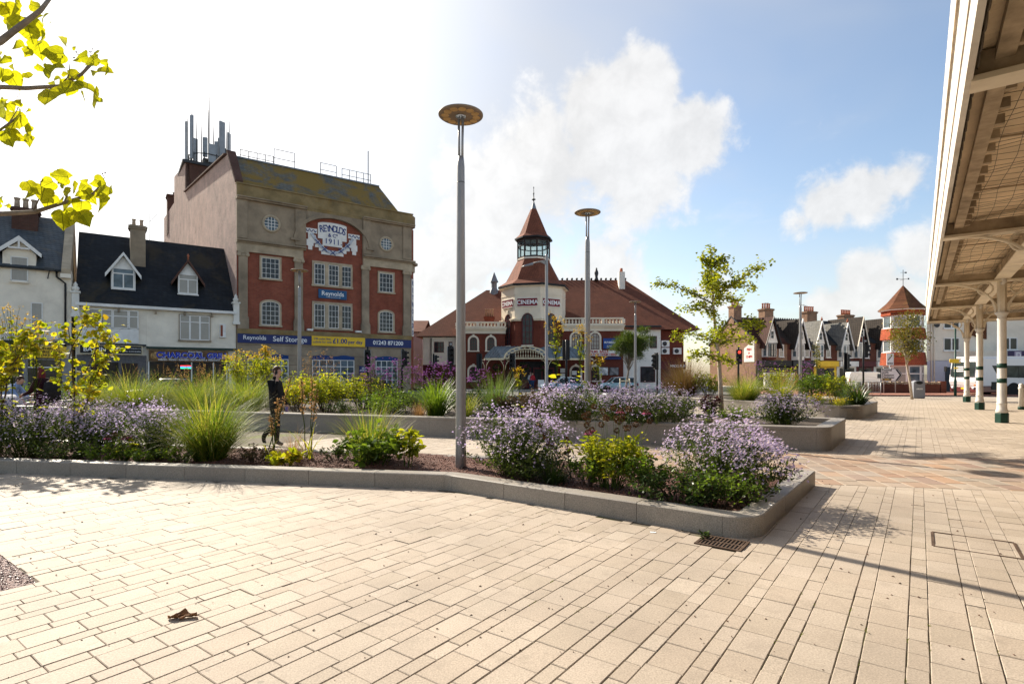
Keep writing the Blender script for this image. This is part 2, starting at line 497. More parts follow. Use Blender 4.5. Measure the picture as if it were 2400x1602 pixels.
def mat_far_paving():
    m, nt, b = new_mat('far_paving')
    pos = nt.nodes.new('ShaderNodeNewGeometry').outputs['Position']
    mp = nt.nodes.new('ShaderNodeMapping'); mp.inputs['Rotation'].default_value = (0, 0, -(math.pi / 2 - TH)); nt.links.new(pos, mp.inputs[0])
    br = nt.nodes.new('ShaderNodeTexBrick'); nt.links.new(mp.outputs[0], br.inputs['Vector'])
    br.inputs['Color1'].default_value = (0.36, 0.30, 0.235, 1); br.inputs['Color2'].default_value = (0.43, 0.36, 0.285, 1); br.inputs['Mortar'].default_value = (0.20, 0.17, 0.12, 1)
    br.inputs['Scale'].default_value = 1.0; br.inputs['Mortar Size'].default_value = 0.005; br.inputs['Brick Width'].default_value = 0.30; br.inputs['Row Height'].default_value = 0.158
    n1 = _noise(nt, pos, 0.35, 7, 0.6)
    out = _mix(nt, 1.0, br.outputs['Color'], _mix(nt, _range(nt, n1, 0.3, 0.7), (0.80,) * 3, (1.1,) * 3), 'MULTIPLY')
    nt.links.new(out, b.inputs['Base Color']); b.inputs['Roughness'].default_value = 0.85
    b.inputs['Specular IOR Level'].default_value = 0.3
    return m
M['far_paving'] = mat_far_paving()
M['asphalt'] = mat_plain('asphalt', (0.13, 0.125, 0.12), 0.9, 0.2, 0.7, bump=0.4, bscale=80, dirt=(0.20, 0.185, 0.165), dirt_amt=0.7, kind='Object')
M['pavement'] = mat_course('pavement_slabs', (0.36, 0.33, 0.30), (0.42, 0.39, 0.35), (0.2, 0.18, 0.16), 0.6, 0.6, 0.01, bump=0.1)
M['red_pave'] = mat_plain('red_block_paving', (0.36, 0.17, 0.12), 0.9, 0.2, 6.0, bump=0.2)
M['earth'] = mat_plain('earth', (0.12, 0.10, 0.07), 0.95, 0.2, 0.05)
M['line'] = mat_plain('road_paint', (0.75, 0.75, 0.72), 0.7, 0.1, 5.0)

# -- terrain, road, pavements
MB().box(-1800, 1800, -600, 3000, -0.6, -0.14).build('ground', M['earth']); tag(bpy.data.objects['ground'], kind='structure')
road = MB().prism([(-90, 8), (-30, 26), (-6, 21), (7, 28.5), (14, 37), (20, 41), (60, 35), (110, 30), (120, 110), (-90, 110)], -0.135, -0.10).build('road', M['asphalt']); tag(road, kind='structure')
rm = MB()
for i in range(7): rm.cbox((-3.5 + i * 2.6, 33.0 + i * 1.6, -0.0955), (1.3, 0.12, 0.003), rotz=R(30))
for i in range(6): rm.cbox((8 + i * 0.9, 47.5, -0.0955), (0.45, 2.4, 0.003), rotz=R(-8))
rm.cbox((1.0, 45.0, -0.0955), (7.5, 0.3, 0.003), rotz=R(6))
rm.cbox((-9.0, 31.5, -0.0955), (6.0, 0.12, 0.003), rotz=R(36))
tag(rm.build('road_markings', M['line'], road))

plaza_poly = [(-32, -8), (45, -8), (62, 34.0), (20, 40.6), (14, 36.6), (7, 28.2), (-6, 20.8), (-32, 26.5)]
plaza = MB().prism(plaza_poly, -0.5, -0.007).build('plaza_paving', M['joint']); tag(plaza, kind='structure')

# -- planter outlines (world xy)
NEAR = [(-15.0, 10.17), (-0.88, 7.66), (2.33, 5.28), (4.42, 8.05), (0.3, 10.35), (-15.0, 14.2)]
BED = [(-19.0, 19.7), (6.55, 11.42), (8.35, 13.85), (3.2, 16.6), (-3.5, 23.5), (-19.0, 27.0)]
FAR = [(7.6, 29.5), (11.75, 18.85), (15.1, 22.9), (13.8, 30.5), (9.0, 32.5)]
PIT_C = (-3.66, 4.27)
PIT = [PIT_C, (PIT_C[0] - Vv.x * 1.6, PIT_C[1] - Vv.y * 1.6), (PIT_C[0] - Vv.x * 1.6 - U.x * 1.6, PIT_C[1] - Vv.y * 1.6 - U.y * 1.6), (PIT_C[0] - U.x * 1.6, PIT_C[1] - U.y * 1.6)]
GR = (1.985, 5.245)      # drain grate centre
def grate_hit(x, y):
    d0, s0 = toDS(x - GR[0], y - GR[1]); return abs(d0) < 0.19 and abs(s0) < 0.16
BE = Vector((math.cos(R(-10.6)), math.sin(R(-10.6)), 0)); BN = Vector((-BE.y, BE.x, 0))
N0, N1 = 8.74, 12.06                    # the band of flagstones, along BN
E0 = -1.2
def shrink(poly, k):
    cx = sum(p[0] for p in poly) / len(poly); cy = sum(p[1] for p in poly) / len(poly)
    return [(cx + (p[0] - cx) * k, cy + (p[1] - cy) * k) for p in poly]
near_in, bed_in, far_in = shrink(NEAR, .97), shrink(BED, .97), shrink(FAR, .96)

# -- pavers
def paver_mesh(w, l, name):
    b = 0.004; me = MB()
    x, y = w / 2, l / 2
    vs = [(-x, -y, -0.03), (x, -y, -0.03), (x, y, -0.03), (-x, y, -0.03), (-x, -y, -b), (x, -y, -b), (x, y, -b), (-x, y, -b),
          (-x + b, -y + b, 0), (x - b, -y + b, 0), (x - b, y - b, 0), (-x + b, y - b, 0)]
    me.add(vs, [(0, 1, 5, 4), (1, 2, 6, 5), (2, 3, 7, 6), (3, 0, 4, 7), (4, 5, 9, 8), (5, 6, 10, 9), (6, 7, 11, 10), (7, 4, 8, 11), (8, 9, 10, 11)])
    return me.mesh(name, M['paver'])
JT = 0.005
PW, PN = 0.2115, 0.1065
wide_me = paver_mesh(PW - JT, 0.302 - 0.004, 'paver_wide'); slim_me = paver_mesh(PN - JT, 0.202 - 0.004, 'paver_slim')
LEFT_END, RIGHT_END = -9.0, 11.0
cands = []
PD, PS = toDS(*PIT_C)
d = -0.374 - (PW + PN) * 36
k = 0
while d < 9.5:
    for (w, l, wide) in ((PN, 0.202, False), (PW, 0.302, True)):
        c = d + w / 2; d += w
        s = -3.0 + rng.uniform(0, l)
        while s < 21.0:
            jl = l
            x, y, _ = DS(c, s + jl / 2); s += jl
            if y < 1.7 or abs(x) > y * 0.98 + 2.6 or x < -16: continue
            if inside((x, y), near_in) or inside((x, y), bed_in) or inside((x, y), far_in): continue
            cut = None; a0, a1, b0_, b1_ = c - w / 2, c + w / 2, s - jl, s
            if a0 < PD and a1 > PD - 1.6 and b0_ < PS and b1_ > PS - 1.6:
                if a1 > PD + .02: cut = (PD + .004, a1 - JT / 2, b0_ + .002, b1_ - .002)
                elif b1_ > PS + .02: cut = (a0 + JT / 2, a1 - JT / 2, PS + .004, b1_ - .002)
                else: continue
            if grate_hit(x, y): continue
            if y > 20.5 and x < 4: continue
            e, n = x * BE.x + y * BE.y, x * BN.x + y * BN.y
            if e > E0 and N0 + 0.18 < n < N1 - 0.18 : continue
            near_band = e > E0 - 0.3 and (abs(n - N0) < 0.24 or abs(n - N1) < 0.24)
            cands.append((x, y, wide, near_band or cut is not None, c, s - jl / 2, w, jl, n, cut))
far_poly = [DS(-30, 20.9), DS(45, 20.9), (62, 33.9), (20, 40.5), (14, 36.5), (7, 28.1), (-6, 20.7)]
vis = []
for q in cands:
    x, y = q[0], q[1]
    px = 1200 + 1300 * x / y; py = 876 + 2080 / y
    size = (1300 / y) ** 2 * (1.6 / y) * (2.4 if q[2] else 1)
    vis.append(size if (-20 < px < 2420 and py < 1640 and not q[3]) else 0)
order = np.argsort(-np.array(vis))
single = set(int(i) for i in order[:300] if vis[int(i)] > 0)
bigV, bigF = [], []
qV, qF, qb = [], [], 0
def jit(a): return float(rng.normal(0, a))
for i, q in enumerate(cands):
    x, y, wide, nb, c, s, w, jl, n, cut = q
    dz, tx, ty, rr = jit(0.0012), jit(0.0025), jit(0.0025), jit(0.0025)
    if i in single:
        o = bpy.data.objects.new('paver', wide_me if wide else slim_me)
        o.location = (x + jit(0.0008), y + jit(0.0008), dz); o.rotation_euler = (tx, ty, -TH + rr)
        link(o, plaza); continue
    poly = [(c - w / 2 + JT / 2, s - jl / 2 + .002), (c + w / 2 - JT / 2, s - jl / 2 + .002), (c + w / 2 - JT / 2, s + jl / 2 - .002), (c - w / 2 + JT / 2, s + jl / 2 - .002)]
    if cut: poly = [(cut[0], cut[2]), (cut[1], cut[2]), (cut[1], cut[3]), (cut[0], cut[3])]
    P = [DS(*p)[:2] for p in poly]
    if nb and not cut:
        if n < (N0 + N1) / 2: P = clip(P, BN.x, BN.y, N0 - 0.006)
        else: P = clip(P, -BN.x, -BN.y, -(N1 + 0.006))
        if len(P) < 3: continue
    m_ = len(P)
    cx, cy = sum(p[0] for p in P) / m_, sum(p[1] for p in P) / m_
    zz = lambda p: dz + (p[0] - cx) * tx + (p[1] - cy) * ty
    b0 = len(qV)
    qV += [(p[0], p[1], -0.02) for p in P] + [(p[0], p[1], zz(p)) for p in P]
    qF += [tuple(b0 + m_ + j for j in range(m_))] + [(b0 + j, b0 + (j + 1) % m_, b0 + m_ + (j + 1) % m_, b0 + m_ + j) for j in range(m_)]
me = bpy.data.meshes.new('paver_field'); me.from_pydata(qV, [], qF); me.materials.append(M['paver'])
pf = obj('paver_field', me, None, plaza); pf['kind'] = 'stuff'
obj('far_paver_field', MB().prism([(p[0], p[1]) for p in far_poly], -0.013, 0.0).mesh('far_paver_field', M['far_paving']), None, plaza)

# -- band of sawn flagstones
band = MB().prism([tuple((BE * e + BN * n)[:2]) for (e, n) in ((E0, N0 + .004), (17.5, N0 + .004), (17.5, N1 - .004), (E0, N1 - .004))], -0.0065, -0.004)
band_o = band.build('flagstone_path', mat_plain('pale_mortar', (0.42, 0.37, 0.30), 0.95, 0.15, 20)); tag(band_o, kind='structure')
nflag = 0; fV, fF = [], []
sk = math.tan(R(6))
e = E0
while e < 17.2:
    w = 0.30 + rng.uniform(-0.01, 0.01)
    n = N0 + 0.012 - rng.uniform(0, 0.4)
    while n < N1 - 0.02:
        l = rng.uniform(0.34, 0.62)
        a, b_ = max(n + 0.008, N0 + 0.012), min(n + l - 0.008, N1 - 0.012)
        n += l
        if b_ - a < 0.05: continue
        cc = BE * (e + w / 2) + BN * ((a + b_) / 2)
        if inside(cc, near_in) or inside(cc, bed_in): continue
        hx, hy = w / 2 - 0.008, (b_ - a) / 2
        zt = jit(0.0012)
        b1 = 0.003
        vs = [(-hx, -hy, -0.009), (hx, -hy, -0.009), (hx, hy, -0.009), (-hx, hy, -0.009), (-hx + b1, -hy + b1, 0), (hx - b1, -hy + b1, 0), (hx - b1, hy - b1, 0), (-hx + b1, hy - b1, 0)]
        px = 1200 + 1300 * cc.x / cc.y
        if nflag < 300 and -50 < px < 2450:
            mm = MB().add(vs, [(4, 5, 6, 7), (0, 1, 5, 4), (1, 2, 6, 5), (2, 3, 7, 6), (3, 0, 4, 7)]).mesh('flagstone', M['flag'])
            o = obj('flagstone', mm, None, band_o, (cc.x, cc.y, zt), (0, 0, R(-10.6))); nflag += 1
        else:
            b0 = len(fV)
            fV += [tuple(Vector(rz(p, R(-10.6))) + Vector((cc.x, cc.y, zt))) for p in vs]
            fF += [tuple(b0 + j for j in q) for q in ((4, 5, 6, 7), (0, 1, 5, 4), (1, 2, 6, 5), (2, 3, 7, 6), (3, 0, 4, 7))]
    e += w
if fV:
    me = bpy.data.meshes.new('flagstone_field'); me.from_pydata(fV, [], fF); me.materials.append(M['flag'])
    o = obj('flagstone_field', me, None, band_o); o['kind'] = 'stuff'

# -- kerb-stone planters
def rounded(poly, radii, closed=True):
    n = len(poly); runs = []; starts = []
    for i in range(n):
        p0, p1, p2 = Vector(poly[i - 1] + (0,)), Vector(poly[i] + (0,)), Vector(poly[(i + 1) % n] + (0,))
        r = radii[i]; a = (p0 - p1).normalized(); b = (p2 - p1).normalized()
        if r <= 0: starts.append((p1, p1, [p1])); continue
        ang = a.angle(b); t = r / math.tan(ang / 2)
        q0, q1 = p1 + a * t, p1 + b * t
        bis = (a + b).normalized(); cc = p1 + bis * (r / math.sin(ang / 2))
        a0 = math.atan2(q0.y - cc.y, q0.x - cc.x); a1 = math.atan2(q1.y - cc.y, q1.x - cc.x)
        while a1 - a0 > math.pi: a1 -= 2 * math.pi
        while a1 - a0 < -math.pi: a1 += 2 * math.pi
        starts.append((q0, q1, [cc + Vector((math.cos(a0 + (a1 - a0) * k / 8), math.sin(a0 + (a1 - a0) * k / 8), 0)) * r for k in range(9)]))
    return starts

def stone(path, w, h, name, parent, z0=-0.03, lip=0.0):
    P = [Vector(p) for p in path]; n = len(P); b = 0.012
    prof = [(0, z0), (0, h - b - lip), (0, h - b), (b, h), (w - b, h), (w, h - b), (w, z0)]
    if lip: prof = [(0, z0), (0, h - 0.07), (-lip, h - 0.065), (-lip, h - b), (-lip + b, h), (w - b, h), (w, h - b), (w, z0)]
    mb = MB(); vs = []
    for i, p in enumerate(P):
        t = (P[min(i + 1, n - 1)] - P[max(i - 1, 0)]).normalized(); nn = Vector((-t.y, t.x, 0))
        for (o, z) in prof: vs.append((p.x + nn.x * o, p.y + nn.y * o, z))
    k = len(prof); fs = []
    for i in range(n - 1):
        for j in range(k - 1): fs.append((i * k + j, (i + 1) * k + j, (i + 1) * k + j + 1, i * k + j + 1))
    fs += [tuple(range(k)), tuple((n - 1) * k + j for j in range(k))[::-1]]
    mb.add(vs, fs)
    return mb.build(name, M['kerb'], parent)

def planter(name, poly, radii, hs, w, L, label, soil_z, soil_mat, lip=0.0):
    root = empty(name, (0, 0, 0), 0, label, 'planter')
    S = rounded(poly, radii); n = len(poly)
    for i in range(n):
        h = hs[i]
        if len(S[i][2]) > 2 and hs[i - 1] == h: stone(S[i][2], w, h, 'kerb_stone', root, lip=lip)
        a, b = S[i][1], S[(i + 1) % n][0]
        ln = (b - a).length; m_ = max(1, round(ln / L)); t = (b - a) / ln
        for k in range(m_):
            p, q = a + t * (ln * k / m_ + 0.003), a + t * (ln * (k + 1) / m_ - 0.003)
            stone([p, q], w, h + float(rng.normal(0, 0.0012)), 'kerb_stone', root, lip=lip)
    return root

def inset(poly, d):
    out = []; n = len(poly)
    for i in range(n):
        a, b, c = Vector(poly[i - 1]), Vector(poly[i]), Vector(poly[(i + 1) % n])
        e0, e1 = (b - a).normalized(), (c - b).normalized(); n0, n1 = Vector((-e0.y, e0.x)), Vector((-e1.y, e1.x)); m_ = (n0 + n1).normalized()
        out.append(tuple(b + m_ * (d / max(.3, m_.dot(n0)))))
    return out
def soil(name, poly, z, mat, amp=0.03, step=0.14, parent=None, dip=False):
    xs = [p[0] for p in poly]; ys = [p[1] for p in poly]
    nx, ny = int((max(xs) - min(xs)) / step) + 2, int((max(ys) - min(ys)) / step) + 2
    gx = min(xs) + np.arange(nx) * step; gy = min(ys) + np.arange(ny) * step
    X, Y = np.meshgrid(gx, gy, indexing='ij')
    Z = z + amp * (np.sin(X * 2.3 + np.sin(Y * 1.7)) * 0.5 + np.sin(Y * 3.1 + X) * 0.4) + rng.normal(0, amp * 0.25, X.shape)
    if dip: Z -= 0.09 * np.clip((Y + 0.2577 * X - 8.9) / 1.3, 0, 1)
    idx = np.arange(nx * ny).reshape(nx, ny)
    keep = []
    for i in range(nx - 1):
        for j in range(ny - 1):
            if inside((gx[i] + step / 2, gy[j] + step / 2), poly): keep.append((idx[i, j], idx[i + 1, j], idx[i + 1, j + 1], idx[i, j + 1]))
    me = mesh_arrays(name, np.stack([X, Y, Z], -1).reshape(-1, 3), [np.array(keep)])
    me.polygons.foreach_set('use_smooth', [True] * len(me.polygons))
    o = obj(name, me, mat, parent); o['kind'] = 'stuff'
    return o

def mat_mulch(name, c1, c2, c3):
    m, nt, b = new_mat(name)
    pos = nt.nodes.new('ShaderNodeNewGeometry').outputs['Position']
    v = nt.nodes.new('ShaderNodeTexVoronoi'); nt.links.new(pos, v.inputs['Vector']); v.inputs['Scale'].default_value = 60
    n1 = _noise(nt, pos, 1.5, 5, 0.6)
    out = _mix(nt, _range(nt, n1, 0.35, 0.65), c1, c2)
    hs = nt.nodes.new('ShaderNodeSeparateColor'); nt.links.new(v.outputs['Color'], hs.inputs[0])
    out = _mix(nt, _range(nt, hs.outputs[0], 0.3, 1.0, 0, 0.7), out, c3)
    nt.links.new(out, b.inputs['Base Color']); b.inputs['Roughness'].default_value = 0.9
    _bump(nt, b, v.outputs['Distance'], 0.8, 0.02)
    return m
M['mulch'] = mat_mulch('red_gravel_mulch', (0.07, 0.027, 0.018), (0.115, 0.046, 0.031), (0.17, 0.075, 0.052))
M['soil'] = mat_mulch('dark_soil', (0.05, 0.038, 0.026), (0.075, 0.055, 0.04), (0.12, 0.09, 0.07))
M['pit'] = mat_mulch('resin_gravel', (0.16, 0.10, 0.09), (0.26, 0.18, 0.165), (0.50, 0.42, 0.40))

near_root = planter('granite_planter', NEAR, [0, 0.25, 0.32, 0.1, 0, 0], [0.21, 0.21, 0.21, 0.05, 0.05, 0.05], 0.24, 1.0,
                    'low granite kerb planter with red gravel mulch, in the foreground', 0.13, M['mulch'])
near_soil = soil('gravel_mulch', inset(NEAR, .13), 0.13, M['mulch'], 0.035, 0.11, near_root, True)
bed_root = planter('granite_planter', BED, [0, 0.35, 0.2, 0, 0, 0], [0.50, 0.50, 0.50, 0.5, 0.5, 0.5], 0.30, 1.25,
                   'long seat-high granite planter behind the walking man', 0.42, M['soil'], lip=0.012)
soil('bed_soil', inset(BED, .2), 0.40, M['soil'], 0.04, 0.3, bed_root)
far_root = planter('granite_planter', FAR, [0, 0.9, 0.2, 0, 0], [0.47] * 5, 0.32, 1.4,
                   'far granite planter with rounded corner beside the open paved square', 0.4, M['soil'], lip=0.012)
soil('bed_soil', inset(FAR, .2), 0.39, M['soil'], 0.04, 0.3, far_root)

def chips(n, poly, z, size, mat, name, parent, zfun=None):
    xs = [p[0] for p in poly]; ys = [p[1] for p in poly]; pts = []
    while len(pts) < n:
        p = (rng.uniform(min(xs), max(xs)), rng.uniform(min(ys), max(ys)))
        if inside(p, poly): pts.append(p)
    pts = np.array(pts); m_ = len(pts)
    base = np.array([(1, 0, 0), (0, 1, 0), (-1, 0, 0), (0, -1, 0), (0, 0, .8), (0, 0, -.5)], float)
    S = rng.uniform(0.5, 1.3, (m_, 1, 1)) * size * rng.uniform(0.5, 1.2, (m_, 6, 3))
    A = rng.uniform(0, 6.3, m_); c, s = np.cos(A), np.sin(A)
    B = base[None] * S
    Xr = B[..., 0] * c[:, None] - B[..., 1] * s[:, None]; Yr = B[..., 0] * s[:, None] + B[..., 1] * c[:, None]
    zz = z + rng.uniform(-0.005, 0.02, m_)
    if zfun is not None: zz = zz + zfun(pts[:, 0], pts[:, 1])
    V = np.stack([Xr + pts[:, 0:1], Yr + pts[:, 1:2], B[..., 2] + zz[:, None]], -1).reshape(-1, 3)
    T = np.array([(0, 1, 4), (1, 2, 4), (2, 3, 4), (3, 0, 4), (1, 0, 5), (2, 1, 5), (3, 2, 5), (0, 3, 5)])
    F = (T[None] + (np.arange(m_) * 6)[:, None, None]).reshape(-1, 3)
    o = obj(name, mesh_arrays(name, V, [F]), mat, parent); o['kind'] = 'stuff'
    return o
M['chip'] = mat_stone_piece('gravel_chip', [(0.07, 0.027, 0.018), (0.14, 0.058, 0.04), (0.22, 0.10, 0.07), (0.17, 0.07, 0.05)], speck=0.1)
zf = lambda X, Y: -0.09 * np.clip((Y + 0.2577 * X - 8.9) / 1.3, 0, 1) + 0.035 * (np.sin(X * 2.3 + np.sin(Y * 1.7)) * 0.5 + np.sin(Y * 3.1 + X) * 0.4)
chips(9000, [(-9.5, 9.75), (-0.85, 8.12), (2.2, 5.95), (3.75, 8.0), (0.3, 10.0), (-9.5, 12.5)], 0.14, 0.016, M['chip'], 'loose_gravel', near_root, zf)

pit = MB().prism([tuple(p) for p in PIT], -0.02, -0.004).build('tree_pit', M['pit']); tag(pit, kind='structure')
M['pitchip'] = mat_stone_piece('pit_chip', [(0.10, 0.06, 0.055), (0.30, 0.20, 0.18), (0.55, 0.46, 0.44), (0.2, 0.12, 0.11)], speck=0.1, rough=0.35)
chips(5000, PIT, 0.0, 0.011, M['pitchip'], 'pit_gravel', pit)

# -- pavements beyond the road
def pavement(name, poly, mat, z=0.02):
    o = MB().prism(poly, -0.2, z).build(name, mat); tag(o, kind='structure'); return o
# -- building materials
M['brick_red'] = mat_course('red_brick', (0.33, 0.085, 0.048), (0.25, 0.06, 0.036), (0.25, 0.15, 0.11), 0.225, 0.075, 0.008, bump=0.4, stain=(0.17, 0.04, 0.025), stain_amt=0.4, stain_scale=0.7)
M['brick_pink'] = mat_course('pink_brick', (0.64, 0.43, 0.35), (0.50, 0.32, 0.26), (0.60, 0.48, 0.42), 0.24, 0.085, 0.012, bump=1.6, stain=(0.68, 0.50, 0.42), stain_amt=0.5, stain_scale=0.4)
M['brick_dark'] = mat_course('dark_brick', (0.13, 0.055, 0.04), (0.10, 0.045, 0.032), (0.10, 0.08, 0.065), 0.23, 0.08, 0.01, bump=0.5)
M['brick_brown'] = mat_course('brown_brick', (0.33, 0.19, 0.12), (0.24, 0.135, 0.085), (0.30, 0.22, 0.16), 0.26, 0.09, 0.012, bump=0.6, stain=(0.2, 0.11, 0.07), stain_amt=0.4)
M['stone'] = mat_plain('weathered_stone', (0.34, 0.265, 0.185), 0.85, 0.22, 0.8, bump=0.3, bscale=18, dirt=(0.16, 0.13, 0.095), dirt_amt=0.75)
M['stone_lite'] = mat_plain('pale_stone', (0.47, 0.375, 0.26), 0.85, 0.18, 1.2, bump=0.3, bscale=18, dirt=(0.24, 0.19, 0.14), dirt_amt=0.6)
M['stone_moss'] = mat_plain('mossy_stone', (0.28, 0.205, 0.10), 0.9, 0.25, 1.0, bump=0.5, bscale=18, dirt=(0.30, 0.175, 0.045), dirt_amt=0.75)
M['slate'] = mat_course('slate_roof', (0.10, 0.115, 0.125), (0.075, 0.088, 0.10), (0.03, 0.035, 0.04), 0.28, 0.16, 0.012, rough=0.55, bump=0.5, moss=(0.17, 0.11, 0.035), moss_amt=0.35)
M['slate_moss'] = mat_course('mossy_slate_roof', (0.17, 0.17, 0.15), (0.13, 0.13, 0.12), (0.06, 0.06, 0.05), 0.30, 0.18, 0.012, rough=0.7, bump=0.5, moss=(0.25, 0.155, 0.035), moss_amt=0.95, mlo=0.40)
M['slate_dark'] = mat_course('dark_slate_roof', (0.024, 0.028, 0.034), (0.017, 0.020, 0.025), (0.008, 0.009, 0.010), 0.30, 0.17, 0.012, rough=0.65, bump=0.5, moss=(0.12, 0.085, 0.03), moss_amt=0.28)
M['cream'] = mat_plain('cream_render', (0.87, 0.79, 0.66), 0.85, 0.08, 0.9, bump=0.25, bscale=30, dirt=(0.52, 0.44, 0.35), dirt_amt=0.45)
M['white_wall'] = mat_plain('white_render', (0.80, 0.77, 0.70), 0.85, 0.08, 0.9, bump=0.2, bscale=30, dirt=(0.5, 0.46, 0.4), dirt_amt=0.35)
M['white'] = mat_plain('white_paint', (0.82, 0.80, 0.76), 0.5, 0.06, 2.0, dirt=(0.5, 0.47, 0.42), dirt_amt=0.4)
M['cream_paint'] = mat_plain('cream_paint', (0.72, 0.62, 0.42), 0.5, 0.08, 2.0)
M['black'] = mat_plain('black_paint', (0.016, 0.016, 0.017), 0.45, 0.15, 3.0)
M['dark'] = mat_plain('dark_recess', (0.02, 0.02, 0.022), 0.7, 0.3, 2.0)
M['lead'] = mat_plain('lead', (0.22, 0.24, 0.26), 0.6, 0.2, 2.0, metal=0.2)
M['pot'] = mat_plain('clay_pot', (0.42, 0.14, 0.075), 0.8, 0.2, 6.0)
M['pot_buff'] = mat_plain('buff_pot', (0.45, 0.36, 0.27), 0.8, 0.2, 6.0)
M['grey_metal'] = mat_plain('grey_metal', (0.32, 0.33, 0.34), 0.45, 0.1, 3.0, metal=0.5)
M['dark_metal'] = mat_plain('dark_metal', (0.05, 0.052, 0.055), 0.5, 0.15, 3.0, metal=0.3)
M['glass'] = mat_glass('window_glass', (0.03, 0.032, 0.035))
M['glass_curtain'] = mat_glass('curtained_glass', (0.10, 0.10, 0.10), 0.10, (0.48, 0.44, 0.38), 0.8)
M['glass_sky'] = mat_glass('bright_glass', (0.10, 0.13, 0.15), 0.03)
M['shop_glass'] = mat_glass('shop_glass', (0.04, 0.035, 0.03), 0.08)
M['sign_blue'] = mat_plain('blue_sign', (0.016, 0.030, 0.135), 0.35, 0.06, 1.0)
M['sign_blue2'] = mat_plain('mid_blue_sign', (0.015, 0.09, 0.22), 0.35, 0.1, 1.0)
M['sign_yellow'] = mat_plain('yellow_sign', (0.85, 0.54, 0.035), 0.4, 0.05, 1.0)
M['sign_red'] = mat_plain('red_sign', (0.20, 0.012, 0.02), 0.4, 0.1, 1.0)
M['sign_brown'] = mat_plain('brown_sign', (0.16, 0.085, 0.035), 0.4, 0.4, 2.0)
M['txt_white'] = mat_plain('white_letters', (0.85, 0.85, 0.85), 0.4, 0.02, 1.0)
M['txt_blue'] = mat_plain('blue_letters', (0.02, 0.045, 0.20), 0.4, 0.05, 1.0)
M['txt_black'] = mat_plain('black_letters', (0.02, 0.015, 0.012), 0.4, 0.05, 1.0)
M['txt_red'] = mat_plain('red_letters', (0.45, 0.02, 0.02), 0.4, 0.05, 1.0)

_wc = {}
def win(parent, x, z, w, h, cols=1, rows=1, y=0.0, sur=0.0, smat=None, bmat=None, bar=0.035, glass=None, arch=0.0, sill=0.0, rot=0.0, rail=None, key=0.0, frame=0.06, mid=0.0, pane_y=-0.025, curtain=None):
    bmat = bmat or M['white']; smat = smat or M['stone_lite']; glass = glass or M['glass']
    kk = (round(w, 3), round(h, 3), cols, rows, sur, smat.name, bmat.name, bar, glass.name, arch, sill, rail, key, frame, mid)
    if kk not in _wc:
        def outline(e):
            W, H = w / 2 + e, h + e
            if arch <= 0: return [(-W, -0 if e == 0 else -0.0), (W, 0), (W, H), (-W, H)]
            pts = [(-W, 0), (W, 0), (W, h - arch)]
            for i in range(1, 12):
                a = math.pi * i / 12; pts.append((W * math.cos(a), h - arch + (arch + e) * math.sin(a)))
            pts.append((-W, h - arch)); return pts
        mb = MB()
        def ring(o, i, y0, y1, m):
            A, B = outline(o), outline(i); n = len(A)
            for k in range(1, n):
                k2 = (k + 1) % n
                mb.slab([A[k], A[k2], B[k2], B[k]], y0, y1, m)
            return mb
        if sur: ring(sur, 0.0, -0.09, 0.0, 0);
        if key: mb.slab([(-key * .8, h - 0.02), (key * .8, h - 0.02), (key, h + sur * 1.5), (-key, h + sur * 1.5)], -0.13, -0.0, 0)
        ring(0.0, -frame, -0.055, -0.01, 1)
        mb.box(-w / 2, w / 2, -0.055, -0.01, 0, frame, 1)
        top = lambda xx: h - frame if arch <= 0 else h - arch + arch * math.sqrt(max(0, 1 - (xx / (w / 2)) ** 2)) - frame * 0.6
        for c in range(1, cols):
            xx = -w / 2 + w * c / cols; mb.box(xx - bar / 2, xx + bar / 2, -0.05, -0.02, frame, top(xx), 1)
        for r in range(1, rows):
            zz = h * r / rows; mb.box(-w / 2 + frame * .6, w / 2 - frame * .6, -0.048, -0.021, zz - bar / 2, zz + bar / 2, 1)
        if rail is not None: mb.box(-w / 2 + frame * .5, w / 2 - frame * .5, -0.062, -0.018, h * rail - frame * .5, h * rail + frame * .5, 1)
        if mid:
            for c in range(1, int(mid)):
                xx = -w / 2 + w * c / mid; mb.box(xx - frame * .8, xx + frame * .8, -0.058, -0.012, 0, h - 0.01, 1)
        if sill: mb.box(-w / 2 - sur - 0.05, w / 2 + sur + 0.05, -0.16, 0.0, -sill, -0.002, 0)
        pm = MB().slab(outline(-frame * 0.5), pane_y, pane_y + 0.012)
        _wc[kk] = (mb.mesh('window', [smat, bmat]), pm.mesh('pane', glass))
    fm, pm = _wc[kk]
    o = obj('window', fm, None, parent, (x, y, z), (0, 0, rot))
    obj('pane', pm, None, o)
    return o

def gable_roof(mb, x0, x1, y0, y1, z0, zr, over=0.2, th=0.12, m=0):
    ym = (y0 + y1) / 2; k = (zr - z0) / (ym - y0)
    mb.xslab([(y0 - over, z0 - over * k), (ym, zr), (ym, zr + th), (y0 - over, z0 - over * k + th)], x0, x1, m)
    mb.xslab([(y1 + over, z0 - over * k), (y1 + over, z0 - over * k + th), (ym, zr + th), (ym, zr)], x0, x1, m)

